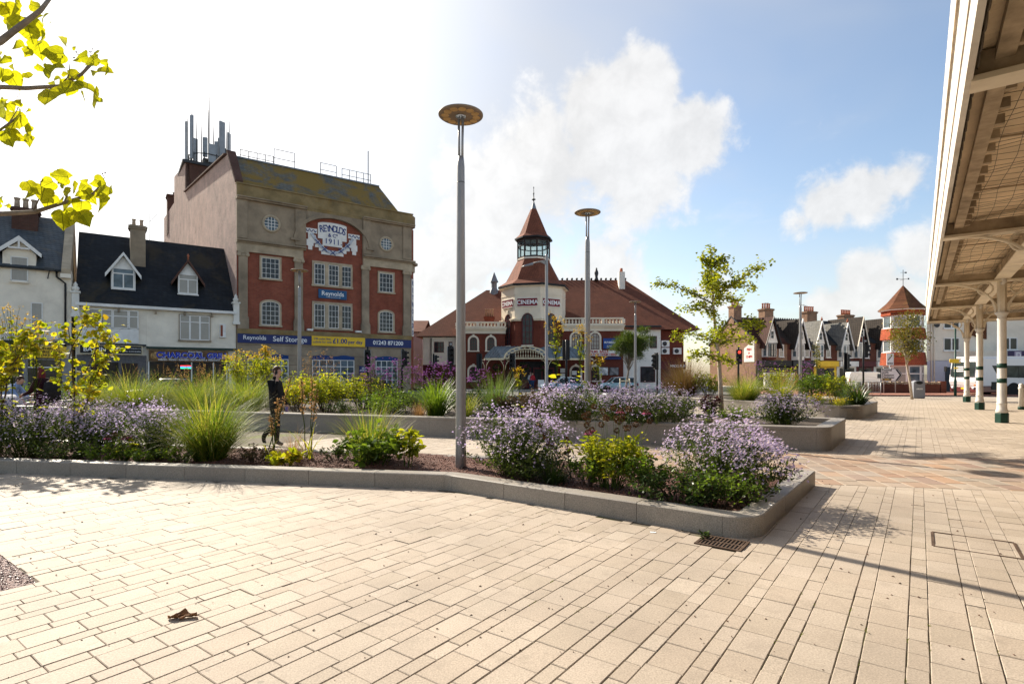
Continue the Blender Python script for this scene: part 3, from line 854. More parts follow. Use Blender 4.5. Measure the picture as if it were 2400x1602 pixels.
def chimney(parent, x, y, w, d, z0, z1, brick, pots, pmat, cap=None, potr=0.13, poth=0.55):
    mb = MB(); mb.box(x - w / 2, x + w / 2, y - d / 2, y + d / 2, z0, z1 - 0.3)
    c = MB()
    c.box(x - w / 2 - .07, x + w / 2 + .07, y - d / 2 - .07, y + d / 2 + .07, z1 - 0.3, z1 - 0.18)
    c.box(x - w / 2 - .12, x + w / 2 + .12, y - d / 2 - .12, y + d / 2 + .12, z1 - 0.18, z1 - 0.06)
    c.box(x - w / 2 - .02, x + w / 2 + .02, y - d / 2 - .02, y + d / 2 + .02, z1 - 0.06, z1)
    o = mb.build('chimney', brick, parent); c.build('chimney_cap', cap or brick, o)
    for k in range(pots):
        px = x - w / 2 + w * (k + 0.5) / pots
        p = MB().lathe([(potr, 0), (potr * .85, poth * .7), (potr * .85, poth * .85), (potr * 1.1, poth * .87), (potr * 1.1, poth), (potr * .7, poth)], (px, y, z1 - .02), 10)
        p.build('chimney_pot', pmat, o)
    return o

K = 1.3
def X(t): return t * K
def H(z): return (z - 1.6) * K + 1.6
ST_O, ST_A = (-16.37 * K, 33.0 * K, 0.0), R(35.8)

# -- Edwardian warehouse of 1911
rey = empty('warehouse_building', ST_O, ST_A, 'tall red brick warehouse with stone pilasters, arched plaque and mossy mansard roof', 'building')
WR = X(11.25); CH = X(0.45)
dep = 42.6
lx = -0.047 * dep
base = MB()
body = [(0, 0.0), (WR, 0.0), (WR + CH, CH), (WR + CH, 18.0), (lx * 18 / dep, 18.0)]
base.prism(body, 0, H(12.0))
wall_o = base.build('wall', M['brick_red'], rey)
fl = MB()
pf_ = [(0.02, 0), (0.02, H(12.86)), (0.25, H(13.1)), (2.6, 19.4), (3.8, 19.6), (24.6, 21.9), (24.6, 25.2), (33.0, 26.0), (33.0, 22.8), (dep, 23.0), (dep, 0)]
n = len(pf_)
sk_ = lambda y: -0.047 * y
vs = [(sk_(y) - 0.03, y, z) for (y, z) in pf_] + [(sk_(y) + 0.4, y, z) for (y, z) in pf_]
fl.add(vs, [tuple(range(n)), tuple(range(n, 2 * n))[::-1]] + [(i, (i + 1) % n, n + (i + 1) % n, n + i) for i in range(n)])
fl.build('side_wall', M['brick_pink'], rey)
MB().box(sk_(24.6), 5.6, 24.6, 33.0, 14, 25.3).build('stair_tower', M['brick_dark'], rey)
MB().box(sk_(24.6) - .3, 5.75, 24.4, 33.2, 25.3, 25.6).build('tower_coping', M['dark_metal'], rey)
MB().box(sk_(18), WR + CH - .2, 17.9, dep, H(6), 19.0).build('rear_block', M['brick_dark'], rey)
cp = MB()
cp.add([(-0.12, .1, H(13.0)), (0.45, .1, H(13.0)), (0.35, 2.65, H(15.35)), (-0.32, 2.65, H(15.35)), (-0.12, .1, H(13.0) + .25), (0.45, .1, H(13.0) + .25), (0.35, 2.65, H(15.35) + .25), (-0.32, 2.65, H(15.35) + .25)],
       [(0, 3, 2, 1), (4, 5, 6, 7), (0, 1, 5, 4), (1, 2, 6, 5), (2, 3, 7, 6), (3, 0, 4, 7)])
cp.bar((-0.2, 3.6, 19.7), (sk_(24.6), 24.6, 22.0), 0.4, 0.12)
cp.build('gable_coping', M['brick_dark'], rey)
chimney(rey, sk_(40) + 0.7, 39.0, 1.5, 1.8, 20, 25.2, M['brick_dark'], 1, M['pot_buff'])
rf = MB()
zt = H(15.2); zb = H(12.9)
A = [(X(0.15), .45, zb), (X(10.7), .45, zb), (X(9.75), 2.7, zt), (X(0.15) - .2, 2.7, zt), (X(0.15), 12, zt), (X(9.75), 12, zt), (X(10.7), 12, zb)]
rf.add(A, [(0, 1, 2, 3), (3, 2, 5, 4), (1, 6, 5, 2)])
rf.build('roof', M['slate_moss'], rey)
rr = MB().bar((X(0.1), 2.7, zt + .06), (X(9.75), 2.7, zt + .06), 0.16, 0.12)
rr.build('ridge_capping', M['lead'], rey)
at = MB()
at.box(-0.03, X(3.95), -0.16, 0.4, H(9.62), H(12.0)); at.box(X(7.7), WR + .02, -0.16, 0.4, H(9.62), H(12.0))
def spandrel(mb, x0, x1, ztop, cx, zs, rise, half, y0, y1):
    prev = None
    for i in range(25):
        u_ = -1 + 2 * i / 24; xx = cx + half * u_; zz = zs + rise * math.sqrt(max(0, 1 - u_ * u_))
        if prev: mb.slab([prev, (xx, zz), (xx, ztop), (prev[0], ztop)], y0, y1)
        prev = (xx, zz)
AC, AH = X(5.74), X(2.35)
spandrel(at, 0, 0, H(12.0), AC, H(10.05), H(11.72) - H(10.05), AH, -0.10, 0.1)
at.box(X(3.94), AC - AH + .01, -.10, .1, H(9.62), H(12.0)); at.box(AC + AH - .01, X(7.71), -.10, .1, H(9.62), H(12.0))
at.build('attic', M['stone'], rey)
for (t0, t1) in ((0.0, .55), (3.3, 3.95), (7.7, 8.25), (10.6, 11.25)):
    MB().box(X(t0) - (0.02 if t0 == 0 else 0), X(t1), -0.26, -0.15, H(9.7), H(12.0)).build('attic_pilaster', M['stone'], rey)
for (a, b) in ((-.06, X(4.0)), (X(7.65), WR + .25)):
    MB().xslab([(-.42, H(12.0)), (.3, H(12.0)), (.3, H(12.16)), (-.55, H(12.16)), (-.55, H(12.1)), (-.42, H(12.1))], a, b).build('cornice', M['stone'], rey)
pa = MB(); pa.box(X(3.9), X(7.75), -.1, .4, H(11.99), H(12.17)); pa.box(-0.02, WR + .12, -0.12, .5, H(12.16), H(12.92)); pa.box(-0.05, WR + .2, -0.2, .55, H(12.92), H(13.0))
pa.prism([(WR + .1, -.12), (WR + CH + .12, CH - .12), (WR + CH + .12, 3.0), (WR + .1, 3.0)], H(12.16), H(12.92))
pa.build('parapet', M['stone_moss'], rey)
for (a, b) in ((-.05, X(3.95)), (X(7.7), WR + .3)):
    MB().xslab([(-.3, H(9.42)), (.2, H(9.42)), (.2, H(9.62)), (-.48, H(9.62)), (-.48, H(9.52)), (-.3, H(9.52))], a, b).build('cornice', M['stone'], rey)
    MB().box(a + .03, b - .2, -.2, .1, H(8.92), H(9.42)).build('entablature', M['stone_lite'], rey)
MB().prism([(WR + .02, -.4), (WR + CH + .4, CH - .1), (WR + CH + .4, 4), (WR + .02, 4)], H(9.44), H(9.6)).build('cornice', M['stone'], rey)
MB().prism([(WR - .1, -.1), (WR + CH + .1, CH - .1), (WR + CH + .1, 4), (WR - .1, 4)], H(8.92), H(9.42)).build('entablature', M['stone_lite'], rey)
ar = MB(); prev = None
for i in range(29):
    a = math.pi * i / 28
    pts = [(AC - (AH + e * .9) * math.cos(a), H(10.05) + (H(11.72) - H(10.05) + e) * math.sin(a)) for e in (0.0, .28)]
    if prev: ar.slab([prev[0], pts[0], pts[1], prev[1]] if False else [prev[1], prev[0], pts[0], pts[1]], -0.32, -0.05)
    prev = pts
for sx_ in (-1, 1): ar.box(AC + sx_ * (AH + .12) - .35, AC + sx_ * (AH + .12) + .35, -.36, -.05, H(9.98), H(10.12))
ar.build('arch_moulding', M['stone'], rey)
for (t0, t1) in ((0.08, .57), (3.28, 3.78), (7.64, 8.14), (10.67, 11.2)):
    p = MB(); p.box(X(t0), X(t1), -0.18, 0.05, H(4.9), H(8.65)); p.box(X(t0) - .08, X(t1) + .08, -0.24, .05, H(4.3), H(4.95)); p.box(X(t0) - .04, X(t1) + .04, -0.21, .05, H(4.95), H(5.05))
    po = p.build('pilaster', M['stone'], rey)
    c = MB(); c.box(X(t0) - .06, X(t1) + .06, -.26, .05, H(8.82), H(8.92))
    c.box(X(t0) - .02, X(t1) + .02, -.22, .05, H(8.64), H(8.83))
    for sx_ in (X(t0) + .02, X(t1) - .02):
        c.lathe([(.02, -.05), (.14, -.05), (.16, 0), (.14, .05), (.02, .05)], (0, 0, 0), 12)
        for i in range(len(c.v) - 60, len(c.v)):
            v = c.v[i]; c.v[i] = (sx_ + v[0], -.22 + v[2], H(8.72) + v[1])
    c.build('capital', M['stone_lite'], po)
def oculus(parent, x, z, r, y):
    mb = MB(); pr = [(r + .16, 0), (r + .16, .06), (r, .09), (r - .03, .02)]
    mb.lathe(pr, (0, 0, 0), 28, cap=False)
    nv = len(mb.v); mb.v = [(v[0], -v[2], v[1]) for v in mb.v]
    for t in (-.45, 0, .45):
        q = r * math.sqrt(1 - t * t) - .02
        mb.box(t * r - .018, t * r + .018, -.06, -.03, -q, q, 1); mb.box(-q, q, -.058, -.031, t * r - .018, t * r + .018, 1)
    o = mb.build('round_window', [M['stone_lite'], M['white']], parent, (x, y, z))
    g = MB().lathe([(r, 0.0), (r, .015)], (0, 0, 0), 28); g.v = [(v[0], -v[2] - .012, v[1]) for v in g.v]
    g.build('pane', M['glass_sky'], o)
oculus(rey, X(1.9), H(10.8), X(.42), -.16); oculus(rey, X(9.36), H(10.57), X(.41), -.16)
for (x0, x1, zb_, zt_, ar_, c) in ((1.36, 2.39, 7.45, 8.7, 0, 4), (1.36, 2.39, 4.6, 6.05, .22, 4), (8.9, 9.9, 7.27, 8.56, 0, 4), (8.9, 9.9, 4.53, 5.93, .22, 4)):
    win(rey, X((x0 + x1) / 2), H(zb_), X(x1 - x0), (zt_ - zb_) * K, c, 4 if ar_ == 0 else 5, sur=.15, arch=ar_ * K, sill=.14, bar=.026, frame=.05)
for (zb_, zt_) in ((7.36, 8.72), (4.58, 6.12)):
    mb = MB(); mb.box(X(4.37), X(6.99), -.10, 0, H(zt_), H(zt_) + .2); mb.box(X(4.33), X(7.03), -.15, 0, H(zb_) - .16, H(zb_))
    for t in (4.37, 5.19, 6.08, 6.9): mb.box(X(t), X(t) + (.14 if t in (4.37, 6.9) else .3), -.09, 0, H(zb_), H(zt_))
    mb.build('window_surround', M['stone_lite'], rey)
    for t in (4.84, 5.75, 6.6): win(rey, X(t), H(zb_) + .01, X(.66), (zt_ - zb_) * K - .02, 3, 4, sur=0, y=-.01, bar=.026, frame=.05)
pl = MB()
pz = [(4.74, 10.35), (5.04, 10.35), (5.04, 9.92), (6.31, 9.92), (6.31, 10.35), (6.61, 10.35), (6.61, 11.33)]
arcp = [(5.7 + .91 * math.cos(math.pi * i / 12), 11.33 + .13 * math.sin(math.pi * i / 12)) for i in range(1, 12)]
pl.slab([(X(a), H(b)) for (a, b) in pz + arcp + [(4.74, 11.33)]], -.075, -.0)
plq = pl.build('name_plaque', M['white'], rey)
for i, ch in enumerate('REYNOLDS'):
    u_ = (i - 3.5) / 3.5
    text(ch, .80, (X(5.70 + .74 * u_), -.085, H(11.06 - .10 * u_ * u_)), plq, M['txt_blue'], .012, rot=(math.pi / 2, -.16 * u_ * -1, 0), sx=.75)
text('& C?'.replace('?', 'º'), .42, (X(5.7), -.085, H(10.62)), plq, M['txt_blue'], .01)
text('1911.', .62, (X(5.72), -.085, H(10.22)), plq, M['txt_blue'], .008, space=1.1)
gt = MB()
def tile(x0, x1, z0, z1): gt.box(X(x0), X(x1), -.06, 0, H(z0), H(z1))
gs = [(3.86, 4.68, 10.62, 10.92), (6.72, 7.5, 10.62, 10.92), (4.12, 4.38, 9.55, 10.62), (7.0, 7.26, 9.55, 10.62), (4.02, 4.46, 9.8, 10.2), (6.92, 7.34, 9.8, 10.2),
      (4.38, 4.6, 10.0, 10.5), (4.55, 4.85, 9.75, 10.2), (4.8, 5.1, 9.55, 9.95), (4.95, 6.4, 9.35, 9.65), (6.78, 7.0, 10.0, 10.5), (6.55, 6.82, 9.75, 10.2), (6.3, 6.6, 9.55, 9.95)]
for i, g in enumerate(gs):
    gt.box(X(g[0]), X(g[1]), -.06 - .0013 * i, 0, H(g[2]), H(g[3]))
gto = gt.build('garland_tiles', M['white'], rey)
gl_ = MB()
for i in range(15):
    u0, u1 = -1 + 2 * i / 15, -1 + 2 * (i + 1) / 15
    f = lambda u: (X(5.68 + 1.35 * u), -.10, H(9.5 + 1.1 * u * u))
    gl_.bar(f(u0), f(u1), .07, .22, 0)
gl_.build('garland_swag', mat_plain('pale_swag', (0.52, 0.55, 0.60), .6, .2, 9), gto)
gb_ = MB()
for u in (-.72, -.4, 0, .4, .72):
    p = Vector((X(5.68 + 1.35 * u), -.15, H(9.5 + 1.1 * u * u)))
    for s_ in (-1, 1): gb_.bar(p + Vector((-.22, 0, -.2 * s_)), p + Vector((.22, 0, .2 * s_)), .03, .06)
for cx_ in (4.27, 7.12):
    for i in range(10):
        f = lambda q: (X(cx_ - .36 + .072 * q), -.085, H(10.77 + .09 * math.sin(q * 1.9)))
        gb_.bar(f(i), f(i + 1), .02, .05)
gb_.build('blue_ribbon', M['txt_blue'], gto)
def board(parent, x0, x1, z0, z1, mat, y=-.22, name='sign_board', d=.08):
    return MB().box(x0, x1, y, y + d, z0, z1).build(name, mat, parent)
MB().box(-.02, WR + .05, -.2, .05, H(4.02), H(4.32)).build('string_course', M['stone_moss'], rey)
MB().box(-.02, WR + .02, -.14, .05, H(3.36), H(4.02)).build('fascia', M['stone'], rey)
b1 = board(rey, 0.02, X(4.3), H(3.46), H(4.0), M['sign_blue'])
text('Reynolds', .46, (X(.95), -.225, H(3.78)), b1, M['txt_white'], .004); text('Self Storage', .56, (X(3.0), -.225, H(3.74)), b1, M['txt_white'], .006)
b2 = board(rey, X(4.31), X(7.83), H(3.42), H(4.03), M['sign_yellow'], -.235)
text('100 cubic feet', .25, (X(4.98), -.24, H(3.86)), b2, M['txt_blue'], .002); text('cubicle for only', .25, (X(4.98), -.24, H(3.66)), b2, M['txt_blue'], .002)
text('£1.00', .56, (X(6.12), -.24, H(3.74)), b2, M['txt_blue'], .014); text('per day', .42, (X(7.16), -.24, H(3.71)), b2, M['txt_blue'], .008)
b3 = board(rey, X(7.84), WR - .02, H(3.44), H(4.0), M['sign_blue'])
text('01243 871200', .50, (X(9.5), -.225, H(3.73)), b3, M['txt_white'], .012)
b4 = board(rey, X(4.76), X(6.6), H(6.5), H(7.08), M['sign_blue2'], -.13)
text('Reynolds', .52, (X(5.68), -.135, H(6.82)), b4, M['txt_white'], .006); text('Serving Customers Since 1867', .10, (X(5.72), -.135, H(6.6)), b4, M['txt_white'])
cs = MB().box(-.02, .5, -.06, 0, 0, H(8.4) - H(4.3)).build('corner_sign', M['white'], rey, (WR + .12, .08, H(4.3)), (0, 0, R(45)))
for i, ch in enumerate('REYNOLDS'): text(ch, .62, (.24, -.07, H(8.1) - H(4.3) - i * .66), cs, M['txt_blue'], .014)
gf = MB()
for i in range(5): gf.box(-.03, WR + .01, -.10 - (.02 if i % 2 else 0), 0.05, i * H(3.36) / 5 + .012, (i + 1) * H(3.36) / 5 - .012)
gf.build('rusticated_base', M['stone'], rey)
M['shop_blue'] = mat_plain('shop_blind_blue', (0.012, 0.05, 0.19), .6, .1, 2)
for (t0, t1) in ((.55, 2.9), (4.35, 7.1), (8.6, 10.2)):
    w_ = X(t1 - t0); m_ = X((t0 + t1) / 2)
    win(rey, m_, .5, w_, 2.3, 6 if w_ > 2.4 else 4, 4, y=-.13, sur=0, glass=M['glass_sky'], bar=.06, bmat=M['white'])
    bb = MB(); k_ = 12
    for i in range(k_):
        u0, u1 = i / k_, (i + 1) / k_
        f = lambda u: 2.8 + .28 + .12 * math.sin(u * math.pi * (2 if w_ > 3 else 1)) ** 2
        bb.slab([(m_ - w_ / 2 + w_ * u0, 2.8), (m_ - w_ / 2 + w_ * u1, 2.8), (m_ - w_ / 2 + w_ * u1, f(u1)), (m_ - w_ / 2 + w_ * u0, f(u0))], -.2, -.11)
    bb.build('shop_blind', M['shop_blue'], rey)
sb = board(rey, X(7.45), X(8.05), .5, 2.3, M['sign_blue'], -.22)
text('SELF', .2, (X(7.75), -.225, 2.1), sb, M['txt_white'], .004); text('STORAGE', .17, (X(7.75), -.225, 1.9), sb, M['txt_white'], .004)
for k in range(4): MB().box(X(7.49), X(8.01), -.226, -.22, .62 + k * .29, .84 + k * .29).build('price_panel', M['sign_yellow'], sb)
def rail(x0, x1, y, z0, h, n):
    rl = MB()
    for i in range(n + 1): rl.bar((x0 + (x1 - x0) * i / n, y, z0), (x0 + (x1 - x0) * i / n, y, z0 + h), .05)
    for q in (h, h * .5): rl.bar((x0, y, z0 + q), (x1, y, z0 + q), .04)
    rl.build('roof_rail', M['dark_metal'], rey)
rail(X(.6), X(2.6), 3.2, zt, .9, 4); rail(X(2.6), X(3.9), 3.0, zt, 1.5, 1); rail(X(5.6), X(6.7), 3.0, zt, 1.2, 1); rail(X(7.1), X(9.2), 3.0, zt, 1.1, 4)
MB().bar((X(9.1), 3.3, zt), (X(9.1), 3.3, zt + 3.4), .07).build('roof_mast', M['dark_metal'], rey)
fl_ = MB().cbox((X(4.15), -.45, H(4.4)), (.45, .3, .16)).cbox((X(7.3), -.45, H(4.42)), (.5, .3, .16))
fl_.bar((X(4.15), -.4, H(4.4)), (X(4.15), 0, H(4.4)), .04).bar((X(7.3), -.4, H(4.4)), (X(7.3), 0, H(4.4)), .04)
fl_.build('floodlight', M['white'], rey)
ma = empty('antenna_cluster', (0, 0, 0), 0, 'cluster of grey phone antennas on the warehouse stair tower', 'antenna')
ma.parent = None
Mw = Matrix.Translation(Vector(ST_O)) @ Matrix.Rotation(ST_A, 4, 'Z')
ma.location = Mw @ Vector((1.6, 28.6, 25.6)); ma.rotation_euler = (0, 0, ST_A)
fr = MB()
fr.lathe([(1.7, .5), (1.78, .5), (1.78, .62), (1.7, .62)], (0, 0, 0), 20, cap=False); fr.lathe([(1.7, 1.5), (1.76, 1.5), (1.76, 1.58), (1.7, 1.58)], (0, 0, 0), 20, cap=False)
fr.box(-.5, .5, -.5, .5, 0, 1.5)
for i in range(10):
    a = 2 * math.pi * i / 10
    fr.bar((1.7 * math.cos(a), 1.7 * math.sin(a), 0), (1.7 * math.cos(a), 1.7 * math.sin(a), 1.7), .09)
    fr.bar((0, 0, .3), (1.75 * math.cos(a), 1.75 * math.sin(a), .56), .07)
fr.build('mast_frame', M['dark_metal'], ma)
ma.scale = (1.2, 1.2, 1.2)
for (a, r, z0, z1, w_) in ((200, 2.1, .8, 4.6, .32), (215, 1.9, 1.0, 5.2, .3), (300, 2.0, 1.2, 5.0, .55), (330, 2.0, .7, 4.3, .5), (250, 1.2, 1.4, 3.3, .4), (350, 1.8, 1.5, 4.6, .2), (120, 1.9, 1.0, 4.0, .4), (60, 2.0, 1.0, 4.2, .4), (180, 1.5, .9, 3.0, .5), (275, 1.6, .8, 2.6, .6), (315, 1.3, 1.0, 3.6, .4), (20, 1.6, 1.0, 3.2, .45)):
    a = R(a); MB().cbox((r * math.cos(a), r * math.sin(a), (z0 + z1) / 2), (w_, .18, z1 - z0), rotz=a + math.pi / 2).build('antenna_panel', M['grey_metal'], ma)
for (a, r, z1) in ((210, 1.75, 6.6), (225, 1.6, 5.0), (265, .8, 6.2), (275, .4, 8.6), (290, 1.0, 4.8), (318, 1.7, 5.6), (345, 1.9, 6.3), (240, 1.5, 4.4), (195, 1.9, 5.4), (330, 1.5, 5.2), (305, 1.9, 4.6), (10, 1.7, 5.6)):
    a = R(a); p = (r * math.cos(a), r * math.sin(a))
    MB().tube([(p[0], p[1], .3), (p[0], p[1], z1 * .7), (p[0], p[1], z1)], [.05, .045, .02], 6).build('whip_aerial', M['dark_metal'], ma)

# -- pair of shops under a dark slate roof
def shop_house(name, t0, t1, label):
    return empty(name, ST_O, ST_A, label, 'building')
D_ = 9.0
def dormer(parent, tc, w, z0, z1, zp, over, bmat, roofmat, yfront, ydeep, barge, face, wincols=2, glass=None):
    g = empty('dormer', (X(tc), 0, 0), 0, parent=parent)
    hw = w / 2
    c = MB().slab([(-hw, z0), (hw, z0), (hw, z1), (0, zp - .12), (-hw, z1)], yfront, ydeep); c.build('dormer_face', face, g)
    r = MB(); k = (zp - z1) / hw
    for s_ in (-1, 1):
        e = hw + over
        poly = [(0, zp), (s_ * e, z1 - over * k), (s_ * e, z1 - over * k + .1), (0, zp + .1)]
        r.slab(poly if s_ < 0 else poly[::-1], yfront - .25, ydeep + 1.5)
    r.build('dormer_roof', roofmat, g)
    b = MB()
    for s_ in (-1, 1):
        e = hw + over; poly = [(0, zp - .1), (s_ * e, z1 - over * k - .14), (s_ * e, z1 - over * k + .13), (0, zp + .14)]
        b.slab(poly if s_ < 0 else poly[::-1], yfront - .3, yfront - .22)
    b.build('bargeboard', barge, g)
    return g
def dwin(g, w, z0, h, y, glass):
    mb = MB(); f = .08
    mb.box(-w / 2, w / 2, y - .08, y, z0, z0 + f).box(-w / 2, w / 2, y - .08, y, z0 + h - f, z0 + h).box(-w / 2, -w / 2 + f, y - .08, y, z0 + f, z0 + h - f).box(w / 2 - f, w / 2, y - .08, y, z0 + f, z0 + h - f)
    mb.box(-w / 2 + f, w / 2 - f, y - .07, y, z0 + h * .70, z0 + h * .70 + f).box(-f / 2, f / 2, y - .07, y, z0 + f, z0 + h * .70)
    mb.box(-w / 2 - .06, w / 2 + .06, y - .16, y, z0 - .1, z0 - .005)
    o = mb.build('window', M['white'], g); MB().box(-w / 2 + f, w / 2 - f, y - .03, y - .015, z0 + f, z0 + h - f).build('pane', glass, o)

specs = [('shop_house', -7.55, -4.5, 'cream shop house with dark slate roof, white dormer and boarded bay window'),
         ('shop_house', -4.5, -0.05, 'cream shop house with dark slate roof beside the tall brick warehouse')]
zr_, ze_ = H(9.55), H(5.38)
for i, (nm, t0, t1, lb) in enumerate(specs):
    hs = empty(nm, ST_O, ST_A, lb, 'building')
    w_ = MB().box(X(t0), X(t1) - .004, 0, D_, 0, ze_); w_.build('wall', M['cream'], hs)
    r = MB(); gable_roof(r, X(t0), X(t1) - .004, 0, D_, ze_, zr_, .25, .13); r.build('roof', M['slate_dark'], hs)
    MB().xslab([(0, ze_), (D_, ze_), (D_ / 2, zr_)], X(t0) + .1, X(t1) - .1).build('gable_wall', M['cream'], hs)
    MB().box(X(t0), X(t1), -.34, -.22, ze_ - .32, ze_ - .12).build('gutter', M['white'], hs)
    for q in range(3 if i else 2): MB().box(X(t0) + .5 + q * 1.8, X(t0) + .62 + q * 1.8, -.3, 0, ze_ - .62, ze_ - .34).build('gutter_bracket', M['stone'], hs)
    if i == 0:
        g = dormer(hs, -5.52, X(1.1), H(6.0), H(7.3), H(8.12), .34, None, M['slate_dark'], .85, 4.0, M['white'], M['white'])
        dwin(g, X(1.0), H(6.25), X(1.12), .84, M['glass_sky'])
        b = MB().box(X(-7.27), X(-4.85), -.12, 0, H(3.24), H(4.0)); b.build('spandrel_panel', M['white'], hs)
        for (a, c) in ((-7.27, -6.5), (-6.5, -6.0), (-6.0, -5.3), (-5.3, -4.85)):
            win(hs, X((a + c) / 2), H(4.02), X(c - a) - .01, H(5.02) - H(4.02), 1, 1, sur=0, y=-.04, rail=.66, frame=.07, glass=M['glass_curtain'])
        s_ = board(hs, X(-7.4), X(-4.68), H(2.68), H(3.08), M['black'], -.3)
        text('BAY IN  RAN', .40, (X(-6.35), -.31, H(2.88)), s_, M['txt_white'], .006)
        text('AUTHENTIC INDIAN CUISINE', .105, (X(-5.12), -.31, H(2.96)), s_, M['txt_white']); text('TEL 01243 864838', .12, (X(-5.12), -.31, H(2.80)), s_, M['txt_white'])
        fr_ = MB()
        for (a, c, z0, z1) in ((-7.4, -4.68, H(3.08), H(3.12)), (-7.4, -4.68, H(2.64), H(2.68)), (-7.4, -7.36, H(2.68), H(3.08)), (-4.72, -4.68, H(2.68), H(3.08))): fr_.box(X(a), X(c), -.32, -.22, z0, z1)
        fr_.build('sign_frame', M['cream_paint'], s_)
        sf = MB().box(X(-7.5), X(-4.5), -.1, 0, 0, H(2.6)); sf.build('shop_front', mat_plain('grey_stone_tile', (.12, .115, .12), .5, .2, 8), hs)
        MB().box(X(-6.9), X(-5.75), -.13, -.1, .5, 2.4).build('shop_window', M['shop_glass'], hs)
        MB().box(X(-5.6), X(-4.9), -.13, -.1, .05, 2.35).build('door', mat_plain('dark_wood', (.05, .03, .022), .6, .2, 6), hs)
        MB().box(X(-7.5), X(-4.52), -.38, 0, H(3.12), H(3.2)).build('canopy_ledge', M['dark_metal'], hs)
    else:
        g = dormer(hs, -2.46, X(1.0), H(6.0), H(7.3), H(8.1), .45, None, M['slate_dark'], .85, 4.0, M['brick_dark'], M['white'])
        dwin(g, X(.98), H(6.22), X(1.14), .84, M['glass_curtain'])
        MB().lathe([(.06, 0), (.05, .3), (.09, .36), (.03, .5), (.0, .56)], (X(0), .7, H(8.12)), 8).build('finial', M['pot'], g)
        win(hs, X(-2.18), H(3.53), X(1.5), H(4.95) - H(3.53), 1, 1, sur=.05, smat=M['stone'], rail=.72, mid=3, frame=.07, glass=M['glass_curtain'], sill=.12)
        bx = MB().box(X(-.93), X(-.62), -.28, 0, H(3.73), H(4.52)); bx.build('alarm_box', M['white'], hs)
        MB().box(X(-.9), X(-.78), -.285, -.28, H(3.8), H(4.45)).build('alarm_panel', M['brick_red'], hs)
        s_ = board(hs, X(-4.4), X(-.5), H(2.3), H(2.92), M['sign_brown'], -.3)
        text('CHARCOAL GRILL', .56, (X(-2.28), -.32, H(2.64)), s_, mat_plain('bright_blue_letters', (.02, .05, .45), .4, .05, 1), .022, .02)
        text('CHARCOAL GRILL', .56, (X(-2.28) + .02, -.305, H(2.64) - .02), s_, M['txt_white'], .034, .003)
        text('KEBABS - PIZZAS - BURGERS - RESTAURANT & TAKEAWAY', .15, (X(-2.45), -.31, H(2.39)), s_, M['txt_white'], .004)
        text('Bognor Regis', .16, (X(-2.2), -.31, H(2.86)), s_, M['txt_white'], .002)
        d_ = MB().lathe([(.02, -.01), (.36, -.01), (.36, .01), (.02, .01)], (0, 0, 0), 16); d_.v = [(v[0] + X(-4.05), -.302 + v[2], v[1] * .8 + H(2.6)) for v in d_.v]
        d_.build('food_picture', mat_plain('food_print', (.5, .3, .12), .5, .6, 14), s_)
        MB().box(X(-4.45), X(-.45), -.05, 0, 0, H(2.28)).build('shop_front', mat_plain('dark_shop_front', (.05, .04, .035), .5, .3, 4), hs)
        for (a, c) in ((-4.3, -2.4), (-2.3, -1.3), (-1.2, -.6)): MB().box(X(a), X(c), -.09, -.05, .6, 2.3).build('shop_window', M['shop_glass'], hs)
        for q in (-4.4, -2.35, -1.25, -.55): MB().box(X(q) - .04, X(q) + .04, -.12, -.05, 0, H(2.28)).build('mullion', M['white'], hs)
        op = MB().box(X(-2.95), X(-2.3), -.11, -.095, H(1.85), H(2.1)).build('open_sign', M['black'], hs)
        for q, cl in enumerate(((1, .05, .05), (.05, .25, 1), (.05, 1, .4))): MB().box(X(-2.9), X(-2.35), -.118, -.11, H(2.04 - q * .065), H(2.08 - q * .065)).build('neon_bar', mat_emit('neon_%d' % q, cl, 1.6), op)
        MB().box(X(-4.5), X(-.1), -.4, 0, H(2.98), H(3.1)).build('canopy_ledge', mat_plain('dark_green', (.03, .05, .04), .6, .1, 2), hs)
    for tq in ((t0,) if i == 0 else (t1,)):
        q = MB().box(X(tq) - .2, X(tq) + .2, -.25, .5, ze_ - .9, ze_ + .5); q.box(X(tq) - .27, X(tq) + .27, -.32, .5, ze_ + .5, ze_ + .62); q.box(X(tq) - .25, X(tq) + .25, -.3, .5, ze_ - 1.1, ze_ - .9)
        q.lathe([(.12, 0), (.2, .12), (.22, .25), (.1, .38), (.14, .45), (.04, .6), (0, .66)], (X(tq), 0, ze_ + .62), 10); q.build('kneeler', M['white_wall'], hs)
    MB().box(X(t1) - .12, X(t1) + .12, D_ / 2 - .2, D_ / 2 + .2, zr_ - .1, zr_ + .2)
    if i == 0:
        chimney(hs, X(-4.82), 3.0, .95, 1.1, H(7.3), H(10.1), M['stone'], 2, M['pot_buff'])
        ae = MB().bar((X(-4.25), 2.6, H(9.2)), (X(-4.25), 2.6, H(10.9)), .035); ae.bar((X(-4.25), 2.6, H(10.4)), (X(-3.9), 2.6, H(10.9)), .03); ae.build('tv_aerial', M['dark_metal'], hs)

